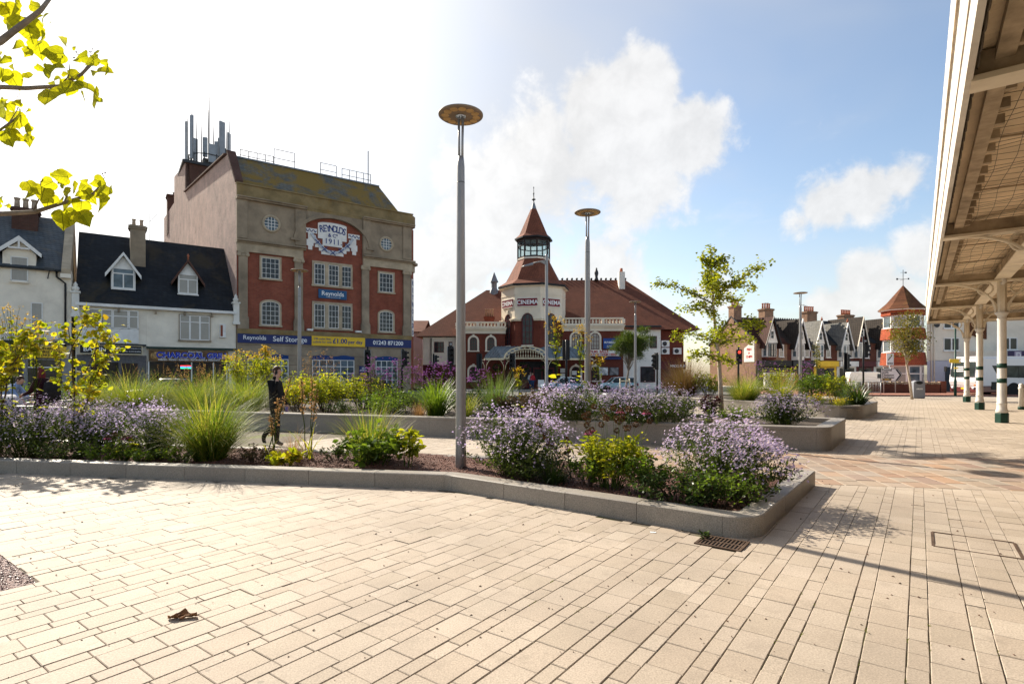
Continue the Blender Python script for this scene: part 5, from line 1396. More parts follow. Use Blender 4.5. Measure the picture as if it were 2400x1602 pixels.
for (hx, tx_) in ((hs_[1], 5.3), (hs_[2], 11.7)):
    a = MB().bar((tx_, 3.4, 9.5), (tx_, 3.4, 11.3), .03); a.bar((tx_ - .6, 3.4, 11.2), (tx_ + .5, 3.4, 11.1), .025)
    for q in range(5): a.bar((tx_ - .5 + q * .24, 3.2, 11.18 - q * .02), (tx_ - .5 + q * .24, 3.6, 11.18 - q * .02), .015)
    a.build('tv_aerial', M['dark_metal'], hx)
wl = MB().box(-1.5, 3.2, -3.0, -2.75, 0, 1.75); w_o = wl.build('garden_wall', M['white_wall']); w_o.location = RW_O; w_o.rotation_euler = (0, 0, RW_A)
tag(w_o, 'low white rendered wall in front of the fish and chips house', 'wall')

# -- tile-hung turret house and rendered block
M['tile_orange'] = mat_course('orange_hung_tile', (0.42, 0.10, 0.045), (0.33, 0.075, 0.035), (0.15, 0.04, 0.025), 0.2, 0.13, 0.014, bump=0.5)
M['tile_brown'] = mat_course('brown_plain_tile', (0.18, 0.07, 0.033), (0.13, 0.052, 0.026), (0.05, 0.022, 0.013), 0.2, 0.13, 0.014, bump=0.5, moss=(0.23, 0.14, 0.04), moss_amt=0.6)
M['roughcast'] = mat_plain('roughcast_render', (0.80, 0.73, 0.61), .9, .08, .8, bump=.6, bscale=60, dirt=(.6, .54, .45), dirt_amt=.35)
M['blue_grey'] = mat_plain('blue_grey_paint', (0.52, 0.52, 0.58), .8, .06, 1.0)
tu = empty('turret_house', (36.1, 51.2, 0), 0, 'corner house with orange tile-hung turret, pointed roof and weathervane', 'house')
def poly8(r, off=22.5): return [(r * math.sin(R(off + 45 * k)), -r * math.cos(R(off + 45 * k))) for k in range(8)]
def p8(mb, r0, r1, z0, z1):
    A, B = poly8(r0), poly8(r1)
    return mb.add([(p[0], p[1], z0) for p in A] + [(p[0], p[1], z1) for p in B], [tuple(range(8))[::-1], tuple(range(8, 16))] + [(i, (i + 1) % 8, 8 + (i + 1) % 8, 8 + i) for i in range(8)])
TR = 1.72
for (z0, z1, r0, r1) in ((2.4, 3.55, TR + .14, TR), (4.75, 5.75, TR + .1, TR), (6.95, 7.5, TR + .05, TR)): p8(MB(), r0, r1, z0, z1).build('hung_tile_band', M['tile_orange'], tu)
p8(MB(), TR - .16, TR - .16, 0, 7.5).build('turret_core', M['white'], tu)
for (zb_, zh) in ((3.6, 1.1), (5.8, 1.1), (.75, 1.6)):
    for k in (6, 7, 0, 1, 2):
        a0 = R(45 * k); ap = (TR - .16) * math.cos(R(22.5)); win(tu, math.sin(a0) * ap, zb_, 1.08, zh, 1, 1, y=-math.cos(a0) * ap, rot=a0, glass=M['glass_sky'] if k in (6, 0) else M['glass_curtain'], frame=.09, rail=.55 if zb_ < 1 else None)
    p8(MB(), TR - .02, TR - .02, zb_ - .09, zb_ - .01).build('sill_band', M['white'], tu)
p8(MB(), TR - .05, TR - .05, 0, .6).build('plinth', M['white_wall'], tu)
rf = MB(); p8(rf, TR + .32, TR * .78, 7.45, 8.1); p8(rf, TR * .78, .04, 8.1, 9.75); rf.build('turret_roof', M['tile_brown'], tu)
p8(MB(), TR + .25, TR + .3, 7.38, 7.46).build('eaves', M['white'], tu)
wv = MB().bar((0, 0, 9.6), (0, 0, 11.2), .035); wv.bar((-.5, 0, 10.35), (.45, 0, 10.35), .025); wv.bar((0, -.4, 10.3), (0, .4, 10.3), .025)
wv.cbox((-.55, 0, 10.35), (.16, .02, .16)).cbox((.5, 0, 10.38), (.14, .02, .14)).cbox((.24, 0, 10.95), (.2, .02, .12)).bar((-.25, 0, 10.95), (.3, 0, 10.95), .02); wv.build('weathervane', M['dark_metal'], tu)
MB().box(-.4, 1.4, .6, 1.6, 0, 7.2).build('wall', M['roughcast'], tu)
bl = empty('rendered_block', (37.6, 50.3, 0), 0, 'roughcast rendered building with pale blue ground floor behind the bus', 'building')
MB().prism([(0, 0), (16, 0), (24.5, 10), (8.5, 10)], 2.83, 7.3).build('upper_wall', M['roughcast'], bl)
MB().prism([(0.02, -.03), (16, -.03), (24.5, 9.9), (8.5, 9.9)], 0, 2.8).build('ground_floor', M['blue_grey'], bl)
MB().prism([(-.1, -.15), (16.2, -.15), (24.7, 10.2), (8.5, 10.2)], 7.3, 7.45).build('roof', M['lead'], bl)
for (x0, x1, z0, z1) in ((1.5, 2.95, 3.7, 4.88), (1.5, 2.95, 5.72, 6.9), (6.8, 8.2, 3.78, 4.9), (11, 12.4, 3.78, 4.9)):
    win(bl, (x0 + x1) / 2, z0, x1 - x0, z1 - z0, 1, 1, mid=2, frame=.08, sill=.08, smat=M['white'])
MB().slab([(3.7, 5.2), (5.3, 4.75), (5.3, 8.0), (3.7, 8.0)], -.18, 0).build('hung_tile_panel', M['tile_brown'], bl)
MB().box(3.75, 5.9, -1.6, 0, 2.85, 3.65).build('porch_parapet', M['roughcast'], bl)
sg = MB().box(5.9, 11.5, -1.62, -.02, 2.86, 3.64).build('salon_sign', mat_plain('purple_sign', (.055, .04, .10), .5, .08, 1), bl)
MB().box(6.5, 7.1, -1.635, -1.62, 2.95, 3.58).build('logo_panel', mat_plain('lilac', (.45, .38, .48), .5, .1, 1), sg)
text('D', .62, (6.85, -1.64, 3.25), sg, M['txt_white'], .002); text('imensions', .40, (8.35, -1.64, 3.32), sg, M['txt_white'], .004, space=1.25)
text('HAIR DESIGN', .14, (8.3, -1.64, 3.03), sg, M['txt_white'], 0, space=1.2)
d = MB().box(1.65, 2.8, -.08, -.03, 0, 2.22).build('door', mat_plain('slate_door', (.045, .06, .07), .5, .1, 2), bl)
MB().box(2.65, 2.7, -.12, -.08, 1.0, 1.1).build('handle', M['grey_metal'], d)
for (x0, x1, z0, z1) in ((.75, 1.3, .15, .75), (.2, .6, .2, .6), (3.0, 3.15, .9, 1.3)): MB().box(x0, x1, -.25, -.03, z0, z1).build('meter_box', M['white'], bl)
for xx in (.35, .62): MB().tube([(xx, -.1, 0), (xx, -.1, 8)], .05, 6).build('drainpipe', M['roughcast'], bl)
ds = MB().lathe([(.05, 0), (.26, .05), (.28, .09)], (0, 0, 0), 16); ds.v = [(v[0] + .6, -.35 - v[2], v[1] + 6.05) for v in ds.v]; ds.bar((.6, -.3, 6.05), (.6, 0, 5.95), .04); ds.build('satellite_dish', M['dark_metal'], bl)
pavement('red_pavement', [(18, 42.6), (40, 42.0), (62, 40.0), (62, 60), (24, 60)], M['red_pave'])
def garden_wall(x0, x1, y, h, label, cop=True, piers=()):
    g = empty('brick_garden_wall', (0, 0, 0), 0, label, 'wall')
    MB().box(x0, x1, y, y + .24, 0, h).build('brickwork', M['brick_ter'], g)
    for p in piers: MB().box(p - .22, p + .22, y - .1, y + .34, 0, h + .25).build('pier', M['brick_ter'], g)
    n_ = int((x1 - x0) / .3)
    for q in range(n_):
        a_ = x0 + (x1 - x0) * (q + .5) / n_
        MB().cbox((a_, y + .12, h + .08 + .03 * (q % 2)), (.26, .3, .18), rot=Matrix.Rotation(.15 * ((q * 7) % 5 - 2), 3, 'Y')).build('coping_stone', M['stone'], g)
garden_wall(29.6, 36.4, 46.6, .75, 'low brick wall with rough stone coping below the turret', piers=(36.2,))
garden_wall(38.6, 41.6, 46.4, .8, 'low brick wall with stone-capped pier beside the bus', piers=(38.8,))

# -- station canopy
cy = empty('station_canopy', (0, 0, 0), 0, 'long white station canopy with beige soffit and iron beams, at the right', 'canopy')
CANR = Matrix(((Vv.x, U.x, 0), (Vv.y, U.y, 0), (0, 0, 1))).to_4x4()
cy.matrix_world = CANR           # local x = across (away from the square), local y = along the front
M['can_white'] = mat_plain('canopy_white_paint', (.70, .66, .60), .6, .12, 1.5, dirt=(.42, .36, .29), dirt_amt=.6)
M['can_cream'] = mat_plain('canopy_cream_paint', (.76, .67, .53), .6, .12, 1.5, dirt=(.46, .37, .27), dirt_amt=.6)
M['soffit'] = mat_plain('soffit_boards', (.80, .64, .45), .8, .12, .8, dirt=(.46, .35, .23), dirt_amt=.55)
M['rust'] = mat_plain('rusty_iron', (.42, .33, .23), .8, .3, 2.5)
M['net'] = mat_plain('bird_net', (.14, .12, .10), .8, .1, 5)
M['can_green'] = mat_plain('dark_green_paint', (.014, .05, .036), .45, .15, 2)
XE, XT, SN, SF, ZB = .39, .35, -7.0, 42.3, 4.66
fa = MB()
def lean(z): return XE + (XT - XE) * (z - ZB) / 1.2
prof = [(lean(ZB), ZB), (lean(ZB + .32) - .0, ZB + .32), (lean(ZB + .32) - .015, ZB + .34), (lean(ZB + .5) - .015, ZB + .5), (lean(ZB + .5) - .03, ZB + .55), (lean(ZB + .62) - .03, ZB + .62), (lean(ZB + .62), ZB + .66),
        (lean(ZB + .95), ZB + .95), (lean(ZB + .95) - .025, ZB + .99), (lean(ZB + 1.1) - .04, ZB + 1.12), (lean(ZB + 1.2) - .055, ZB + 1.2), (XT + .2, ZB + 1.2), (XE + .12, ZB + .9), (XE + .06, ZB)]
n_ = len(prof)
fa.add([(p[0], SN, p[1]) for p in prof] + [(p[0], SF, p[1]) for p in prof], [tuple(range(n_)), tuple(range(n_, 2 * n_))[::-1]] + [(i, n_ + i, n_ + (i + 1) % n_, (i + 1) % n_) for i in range(n_)])
fa.build('fascia', M['can_white'], cy)
for zs in (.33, .64, .97): MB().box(lean(ZB + zs) - .012 - .02 * (zs > .9), lean(ZB + zs) + .01, SN, SF, ZB + zs - .004, ZB + zs + .012).build('board_seam', M['rust'], cy)
en_ = MB().box(XE, 9.0, SF, SF + .12, ZB - .02, ZB + 1.2); en_.build('end_fascia', M['can_white'], cy)
sf = MB(); step = .115; k = 0
y = SN
rows = []
while y < SF:
    rows.append((y, ZB + .42 + (.018 if k % 2 else 0))); y += step / 2; k += 1
vs = []; fs = []
for (yy, zz) in rows: vs += [(XE + .05, yy, zz - .12), (2.2, yy, zz + .1), (9.0, yy, zz + .34)]
for i in range(len(rows) - 1):
    for j in range(2): fs.append((i * 3 + j, i * 3 + j + 1, (i + 1) * 3 + j + 1, (i + 1) * 3 + j))
sf.add(vs, fs); sf.build('soffit', M['soffit'], cy)
rfz = MB().add([(XE, SN, ZB + 1.1), (9.0, SN, ZB + 1.9), (9.0, SF + .1, ZB + 1.9), (XE, SF + .1, ZB + 1.1), (XE, SN, ZB + 1.18), (9.0, SN, ZB + 1.98), (9.0, SF + .1, ZB + 1.98), (XE, SF + .1, ZB + 1.18)], [(0, 3, 2, 1), (4, 5, 6, 7), (0, 1, 5, 4), (1, 2, 6, 5), (2, 3, 7, 6), (3, 0, 4, 7)]); rfz.build('roof_deck', M['lead'], cy)
gu = MB().bar((XE + .32, SN, ZB + .22), (XE + .32, SF, ZB + .22), .16, .1); gu.build('inner_gutter', M['rust'], cy)
cl_ = MB()
for q in range(90): cl_.cbox((XE + .45, SN + q * .55, ZB + .22), (.1, .07, .12))
cl_.build('gutter_clips', M['rust'], cy)['kind'] = 'stuff'
COLS = (-.6, 7.65, 15.95, 24.25, 32.55, 40.85)
for s_ in COLS:
    b = MB().box(XE + .05, 9.0, s_ - .1, s_ + .1, ZB + .04, ZB + .3); b.build('cross_beam', M['rust'], cy)
    b = MB().box(XE + .05, 9.0, s_ - .16, s_ + .16, ZB - .02, ZB + .04); b.build('beam_flange', M['can_cream'], cy)
lb_ = MB().box(2.05, 2.35, SN, SF, ZB + .08, ZB + .42); lb_.build('long_beam', M['rust'], cy)
fb = MB().box(2.0, 2.4, SN, SF, ZB + .05, ZB + .08); fb.build('beam_flange', M['can_cream'], cy)
tr_ = MB()
for s_ in COLS:
    for q in (2.7, 5.5): tr_.bar((XE + .3, s_ + q, ZB + .28), (2.1, s_ + q + .6, ZB + .4), .03)
    tr_.bar((2.3, s_ + 4.1, ZB + .44), (9, s_ + 4.1, ZB + .60), .05, .1)
tr_.build('tie_rod', M['rust'], cy)
nt_ = MB()
yy = 2.0; i = 0
def ny(a, b): return .03 * math.sin(a * 5.1 + b * 1.7)
while yy < SF - .2:
    pts = [XE + .35 + q * .55 for q in range(16)]
    for q in range(15):
        z0 = ZB + .30 + .02 * pts[q] + ny(yy, q); z1 = ZB + .30 + .02 * pts[q + 1] + ny(yy, q + 1)
        if pts[q] < 6: nt_.bar((pts[q], yy + .02 * math.sin(q), z0), (pts[q + 1], yy + .02 * math.sin(q + 1), z1), .006)
    yy += .24; i += 1
for q in range(22):
    x = XE + .35 + q * .22
    m_ = 60
    for j in range(m_):
        y0, y1 = 2 + (SF - 2.2) * j / m_, 2 + (SF - 2.2) * (j + 1) / m_
        nt_.bar((x + .03 * math.sin(j * 1.3 + q), y0, ZB + .285), (x + .03 * math.sin(j * 1.3 + 1.3 + q), y1, ZB + .285), .006)
no = nt_.build('bird_net', M['net'], cy); no['kind'] = 'stuff'
vr = MB()
for q in range(100):
    yv = 4 + q * .38
    pts = [(XE + .1, yv + .17 * math.cos(a_), ZB + .2 + .1 * math.sin(a_)) for a_ in [2 * math.pi * j / 8 for j in range(9)]]
    vr.tube(pts, .012, 4)
vr.build('valance_rings', M['net'], cy)
stn = MB().box(9.0, 9.4, SN, SF + .1, 0, ZB + 1.9).build('station_wall', M['brick_ter']); stn.matrix_world = CANR
tag(stn, 'red brick station wall carrying the canopy, beyond the right edge', 'wall')

def column(s_, label):
    o = empty('canopy_column', DS(2.2, s_), -TH, label, 'column', 'iron columns of the station canopy')
    MB().lathe([(.19, -.02), (.19, .30), (.165, .33)], (0, 0, 0), 6, smooth=False, rot0=R(15)).build('base', M['can_green'], o)
    MB().lathe([(.165, .33), (.155, .37), (.165, .4), (.14, .45), (.13, .58), (.13, .60), (.142, .62), (.142, .64), (.128, .66), (.116, 3.35), (.128, 3.38), (.128, 3.42), (.116, 3.45), (.13, 3.52), (.18, 3.58), (.185, 3.63)], (0, 0, 0), 20).build('shaft', M['can_white'], o)
    for z in (1.3, 1.79): MB().lathe([(.122, z), (.1275, z + .005), (.1265, z + .155), (.12, z + .16)], (0, 0, 0), 20).build('green_band', M['can_green'], o)
    MB().lathe([(.125, 3.63), (.125, 4.72)], (0, 0, 0), 6, smooth=False).build('upper_post', M['can_cream'], o)
    for sg_ in (-1, 1):
        b = MB(); pts = []
        for j in range(11):
            a_ = math.pi / 2 * j / 10; pts.append((sg_ * (.14 + 1.35 * (1 - math.cos(a_))), 0, 3.66 + 1.0 * math.sin(a_)))
        b.tube(pts, .04, 6)
        for j in range(10): b.bar(pts[j], pts[j + 1], .10, .04)
        rr_ = [(sg_ * .42 + .2 * math.cos(2 * math.pi * j / 16), 0, 4.43 + .2 * math.sin(2 * math.pi * j / 16)) for j in range(17)]
        b.tube(rr_, .028, 6)
        b.build('bracket', M['can_cream'], o)
    dp = MB().tube([(.0, -.2, 4.9), (.0, -.2, 4.75), (.05, -.2, 4.62), (.0, -.1, 4.55)], .06, 8); dp.build('downpipe_head', M['can_white'], o)
    return o
column(24.25, 'nearest white canopy column with green bands, before the white bus'); column(32.55, 'middle white canopy column with green bands'); column(40.85, 'farthest white canopy column with green bands, by the front of the bus')
column(15.95, 'canopy column at the right edge of the picture, only its bracket showing')
# -- lamps
M['lamp_steel'] = mat_plain('lamp_steel', (.30, .29, .285), .45, .07, 1.5, metal=.55)
M['lamp_tan'] = mat_plain('lamp_tan_panel', (.52, .34, .15), .55, .12, 9)
M['lamp_under'] = mat_plain('lamp_underside', (.23, .175, .13), .6, .1, 6)
M['mirror'] = mat_plain('lamp_reflector', (.5, .6, .75), .12, .1, 8, metal=.9)
def disc_lamp(px, Y, label, z0=0.0, h=6.0, rb=.13):
    o = empty('disc_lamp', ((px - 1200) / 1300 * Y, Y, z0), R(-20), label, 'street lamp', 'disc-topped lamps of the square')
    hh = h - z0
    p = MB().lathe([(rb * 1.0, -.3), (rb, .2), (rb * .97, .25), (rb * .72, hh * .80), (rb * .70, hh * .845), (rb * .62, hh * .86), (rb * .52, hh * .875)], (0, 0, 0), 20); p.build('post', M['lamp_steel'], o)
    MB().lathe([(rb * .73, 0), (rb * .73, .012)], (0, 0, hh * .80), 20).build('post_joint', M['dark_metal'], o)
    f = MB()
    for s_ in (-1, 1): f.tube([(s_ * rb * .30, 0, hh * .83), (s_ * rb * .33, 0, hh * .92), (s_ * rb * .42, 0, hh * .985)], [rb * .26, rb * .22, rb * .24], 10)
    f.build('fork', M['lamp_steel'], o)
    MB().lathe([(.0, .0), (.335, .0), (.352, .012), (.352, .03), (.33, .04), (.12, .07), (0, .075)], (0, 0, hh - .06), 40).build('disc', M['lamp_under'], o)
    for k in range(12):
        a = 2 * math.pi * k / 12
        m_ = MB(); c = (.245 * math.cos(a), .245 * math.sin(a))
        pts = [(c[0] + (.058 if q % 2 else .066) * math.cos(a + 2 * math.pi * q / 12), c[1] + (.066 if q % 2 else .058) * math.sin(a + 2 * math.pi * q / 12)) for q in range(12)]
        m_.prism(pts, hh - .066, hh - .061); m_.build('light_panel', M['lamp_tan'], o)
    MB().lathe([(.02, -.02), (.07, -.012), (.085, 0), (.085, .004)], (0, 0, hh - .066), 20).build('reflector', M['mirror'], o)
    return o
disc_lamp(1080, 8.75, 'tall disc-topped steel lamp standing in the nearest planter', .16, 6.0 - .28, .086)
disc_lamp(1377, 15.0, 'disc-topped lamp rising behind the purple asters, right of the cinema tower', .4, 6.0, .09)
disc_lamp(702, 23.4, 'disc-topped lamp in front of the brick warehouse', .3, 6.0, .092)
disc_lamp(1489, 33.6, 'disc-topped lamp beside the small pine tree', 0, 6.0, .09)
disc_lamp(1876, 29.9, 'disc-topped lamp in front of the gabled terrace', .3, 6.0, .092)

sl = empty('street_light', ((1281 - 1200) / 1300 * 30.0, 30.0, -.1), 0, 'tall grey street light with outreach arm, in front of the cinema tower', 'street lamp')
MB().lathe([(.13, 0), (.13, 1.2), (.085, 1.3), (.08, 8.1), (.08, 8.15)], (0, 0, 0), 14).build('post', M['lamp_steel'], sl)
MB().tube([(0, 0, 7.82), (-.3, 0, 7.78), (-.85, 0, 7.66)], [.05, .04, .035], 8).build('arm', M['lamp_steel'], sl)
MB().slab([(-.05, 7.62), (-.05, 7.82), (-.35, 7.74)][::-1], -.02, .02).build('gusset', M['lamp_steel'], sl)
MB().add([(-.72, -.13, 7.6), (-1.25, -.10, 7.5), (-1.38, 0, 7.49), (-1.25, .10, 7.5), (-.72, .13, 7.6), (-.72, -.08, 7.72), (-1.2, -.06, 7.58), (-1.2, .06, 7.58), (-.72, .08, 7.72)],
         [(0, 1, 2, 3, 4), (0, 5, 6, 1), (4, 3, 7, 8), (5, 8, 7, 6), (1, 6, 2), (2, 6, 7), (2, 7, 3), (0, 4, 8, 5)]).build('lamp_head', M['lamp_steel'], sl)

# -- traffic signals
M['sig_black'] = mat_plain('signal_black', (.012, .012, .013), .4, .15, 3)
M['lens_off'] = mat_plain('dark_lens', (.03, .03, .03), .25, .2, 3)
M['lens_red'] = mat_emit('red_lens', (.9, .05, .03), 1.2)
def signal(px, py, Y, face, label, ped=False, lit=None, extra=False, pole_dx=.0, tall=0.0):
    zc = (876 - py) * Y / 1300 + EYE
    o = empty('traffic_signal', ((px - 1200) / 1300 * Y, Y, -.1), R(face), label, 'traffic signal', 'traffic signals of the junction')
    zc += .1
    MB().lathe([(.07, 0), (.065, zc + .62 + tall)], (0, .18, 0), 10).build('post', M['sig_black'], o)
    hd = MB().box(-.18, .18, -.12, .1, zc - .5, zc + .5); hdo = hd.build('signal_head', M['sig_black'], o, bevel=.02)
    if not ped:
        bb = MB().box(-.23, .23, .1, .115, zc - .6, zc + .6).build('backing_board', M['sig_black'], o)
        wb = MB().box(-.23, -.21, .095, .1, zc - .6, zc + .6).box(.21, .23, .095, .1, zc - .6, zc + .6); wb.build('white_border', M['white'], bb)
    for k in range(3 if not ped else 2):
        z = zc + .32 - k * (.32 if not ped else .42)
        l = MB().lathe([(0, 0), (.10, 0), (.10, .015), (0, .03)], (0, 0, 0), 14); l.v = [(v[0], -.12 - v[2], v[1] + z) for v in l.v]
        l.build('lens', M['lens_red'] if lit == k else M['lens_off'], hdo)
        h = MB(); m_ = 10
        for j in range(m_):
            a0, a1 = math.pi * j / m_ * 1.1 - .15, math.pi * (j + 1) / m_ * 1.1 - .15
            P = lambda a, y: (.115 * math.cos(a), y, z + .115 * math.sin(a))
            h.add([P(a0, -.12), P(a1, -.12), P(a1, -.28), P(a0, -.30)], [(0, 1, 2, 3)])
        h.build('hood', M['sig_black'], hdo)
    if extra: MB().cbox((0, .1, zc + .75), (.1, .25, .12)).build('detector', M['grey_metal'], o)
    return o
signal(861, 840, 38, 8, 'traffic signal before the warehouse shop windows', tall=.2)
signal(948, 839, 37, 75, 'traffic signal turned sideways at the warehouse corner')
signal(1057, 833, 36, 20, 'traffic signal close beside the tall foreground lamp post', extra=True)
signal(1021, 846, 46, 100, 'small traffic signal before the cinema side block')
signal(1124, 846, 44, 160, 'traffic signal seen from behind, left of the veranda')
signal(1200, 846, 42, -15, 'traffic signal in front of the cinema veranda arch')
signal(1326, 820, 34, 185, 'traffic signal seen from behind, beside the second disc lamp')
signal(1536, 846, 40, -60, 'traffic signal beside the white end block of the cinema')
signal(1732, 836, 38, -10, 'pedestrian signal showing a red light near the young tree', ped=True, lit=0, tall=.1)
signal(1984, 846, 40, 100, 'traffic signal before the white shop fascia')
signal(2030, 822, 42, 60, 'tall traffic signal beside the white van', tall=.5, extra=True)

# -- signs
sg = empty('direction_sign', ((2078 - 1200) / 1300 * 46, 45.6, 0), R(3), 'white direction sign reading Fontwell, Lhampton and Chichester with chevron', 'road sign')
for xx in (-.5, .5): MB().tube([(xx, .03, -.05), (xx, .03, 2.0)], .04, 8).build('post', M['grey_metal'], sg)
MB().slab([(-.8, .98), (.62, .98), (1.05, 1.52), (.62, 2.06), (-.8, 2.06)], -.03, 0).build('panel_border', M['black'], sg)
pn = MB().slab([(-.76, 1.02), (.6, 1.02), (1.0, 1.52), (.6, 2.02), (-.76, 2.02)], -.036, -.031).build('panel', M['white'], sg)
MB().slab([(.42, 1.04), (.58, 1.04), (.96, 1.52), (.58, 2.0), (.42, 2.0), (.8, 1.52)], -.042, -.037).build('chevron', M['black'], pn)
for q, ln in enumerate(('Fontwell', '(A29)', "L'hampton", 'Chichester')): text(ln, .24, (-.7, -.04, 1.91 - q * .2), pn, M['txt_black'], .004, align='LEFT')
yp = MB().box(-.68, .1, -.043, -.037, 1.07, 1.22).build('road_number_patch', M['sign_yellow'], pn); MB().box(-.66, .08, -.046, -.043, 1.085, 1.205).build('patch_field', M['black'], yp)
text('(A259)', .13, (-.29, -.048, 1.145), yp, M['sign_yellow'], .002)
es = empty('small_road_sign', ((2084 - 1200) / 1300 * 47.5, 47.4, 0), 0, 'small white road sign reading ENDS behind the direction sign', 'road sign')
MB().tube([(0, .03, -.05), (0, .03, 3.3)], .045, 8).build('post', M['grey_metal'], es)
ep = MB().box(-.3, .3, -.03, 0, 2.35, 3.35).build('panel', M['white'], es); text('ENDS', .19, (0, -.035, 2.5), ep, M['txt_black'], .004)
MB().slab([(-.2, 2.8), (-.15, 2.75), (.2, 3.18), (.15, 3.23)], -.036, -.031).build('diagonal_stripe', M['black'], ep)
yp_ = empty('green_signpost', ((2239 - 1200) / 1300 * 41.4, 41.4, 0), 0, 'dark green post with yellow pointer sign before the blue-grey wall', 'road sign')
MB().lathe([(.09, -.05), (.09, 1.1), (.06, 1.2), (.055, 5.0)], (0, 0, 0), 10).build('post', M['can_green'], yp_)
MB().slab([(-.52, 2.57), (-.46, 2.42), (.34, 2.42), (.34, 2.72), (-.46, 2.72)], -.10, -.07).build('pointer', M['sign_yellow'], yp_)
MB().box(.2, .32, -.105, -.1, 2.48, 2.66).build('pointer_symbol', M['white'], yp_); MB().box(-.14, .14, -.1, -.07, 1.98, 2.1).build('small_plate', M['sign_yellow'], yp_)

# -- litter bin, bollard, railing
lb = empty('litter_bin', ((2151 - 1200) / 1300 * 36.6, 36.6, 0), R(-14), 'grey metal litter bin with dark oval mouth beside the young tree', 'bin')
bm = MB().prism([(-.33, -.24), (.33, -.24), (.33, .24), (-.33, .24)], 0.03, 1.0)
bm.slab([(-.33, 1.0), (.33, 1.0), (.3, 1.1), (.15, 1.17), (-.15, 1.17), (-.3, 1.1)], -.24, .24)
bm.build('body', mat_plain('bin_grey', (.24, .25, .28), .5, .08, 2), lb, bevel=.02)
mo = MB().lathe([(0, 0), (.19, 0), (.19, .006), (0, .006)], (0, 0, 0), 20); mo.v = [(v[0], -.243 - v[2], v[1] * .55 + 1.03) for v in mo.v]; mo.build('mouth', M['black'], lb)
text('ARUN', .13, (0, -.246, .62), lb, M['txt_white'], .004)
MB().box(-.3, .3, -.21, .21, -.01, .03).build('foot', M['black'], lb)
bo = empty('station_bollard', DS(3.7, 33.6), 0, 'short white and green bollard near the right edge', 'bollard')
MB().lathe([(.12, 0), (.12, .12), (.1, .14)], (0, 0, 0), 8).build('base', M['can_green'], bo)
MB().lathe([(.1, .14), (.09, .9), (.11, .93), (.11, 1.0), (.08, 1.02), (.1, 1.1), (.06, 1.17), (0, 1.18)], (0, 0, 0), 12).build('post', M['can_white'], bo)
M['galv'] = mat_plain('galvanised_rail', (.42, .42, .42), .5, .1, 2, metal=.4)
rl_ = empty('guard_rail', (25.6, 42.8, 0), R(4), 'galvanised pedestrian guard rail before the white van', 'railing')
for k in range(4): MB().tube([(k * 1.0, 0, -.05), (k * 1.0, 0, 1.0)], .03, 6).build('post', M['galv'], rl_)
for z in (.2, .98): MB().tube([(0, 0, z), (3, 0, z)], .025, 6).build('rail', M['galv'], rl_)
for k in range(24): MB().tube([(.06 + k * .125, 0, .2), (.06 + k * .125, 0, .98)], .008, 5).build('bar', M['galv'], rl_)

# -- drain grate, inspection cover, litter
gr = empty('drain_grate', (GR[0], GR[1], .010), -TH, 'cast iron drain grate at the planter corner', 'drain')
M['iron'] = mat_plain('cast_iron', (.10, .065, .045), .7, .25, 8, metal=.3)
MB().box(-.2, .2, -.16, .16, -.012, -.008).build('pit_floor', M['black'], gr)
f = MB().box(-.21, .21, -.17, -.145, -.012, .002).box(-.21, .21, .145, .17, -.012, .002).box(-.21, -.185, -.145, .145, -.012, .002).box(.185, .21, -.145, .145, -.012, .002).box(-.185, .185, -.011, .011, -.012, .0); f.build('frame', M['iron'], gr)
for k in range(11): MB().box(-.176 + k * .0335, -.162 + k * .0335, -.145, .145, -.0115, -.001).build('bar', M['iron'], gr)
ic = empty('inspection_cover', (4.34, 5.21, .003), -TH, 'recessed paved inspection cover with dark steel corners, at the right', 'access cover')
edge = MB()
for (sx, sy) in ((-1, -1), (1, -1), (1, 1), (-1, 1)):
    edge.box(min(sx * .31, sx * .14), max(sx * .31, sx * .14), sy * .29 - .012, sy * .29 + .012, -.008, .002);
for sx in (-1, 1): edge.box(sx * .31 - .012, sx * .31 + .012, -.278, .278, -.008, .0015)
edge.build('steel_edge', M['iron'], ic)
hl = MB().box(-.14, .14, .284, .296, -.008, .001).box(-.14, .14, -.296, -.284, -.008, .001); hl.build('joint_line', M['iron'], ic)

def dry_leaf():
    o = None; g = np.random.default_rng(4)
    n_, m_ = 15, 11; V = []; F = []
    for i in range(n_):
        for j in range(m_):
            u, v = i / (n_ - 1) * 2 - 1, j / (m_ - 1) * 2 - 1
            w = (1 - u * u * .8) * (.82 + .18 * math.cos(9 * u))
            x = u * .088; y = v * .045 * w
            z = .012 + .012 * math.sin(4 * u + 2 * v) * abs(v) + .022 * (v * v) * (1 - abs(u) * .6) + .006 * math.sin(9 * u - 5 * v) + g.normal(0, .0015)
            V.append((x, y, max(z, .002)))
    for i in range(n_ - 1):
        for j in range(m_ - 1): F.append((i * m_ + j, (i + 1) * m_ + j, (i + 1) * m_ + j + 1, i * m_ + j + 1))
    me = bpy.data.meshes.new('blade'); me.from_pydata(V, [], F)
    return me
dl = empty('fallen_leaf', G(428, 1448, 0.0), R(12), 'curled brown dead leaf on the pale paving', 'leaf')
M['deadleaf'] = mat_plain('dead_leaf', (.23, .115, .05), .8, .5, 30, bump=.4)
obj('blade', dry_leaf(), M['deadleaf'], dl)
MB().tube([(.05, -.01, .015), (.08, -.028, .008), (.105, -.045, .004)], .0022, 5).build('stalk', M['deadleaf'], dl)
M['paper'] = mat_plain('white_paper', (.8, .8, .8), .7, .05, 9)
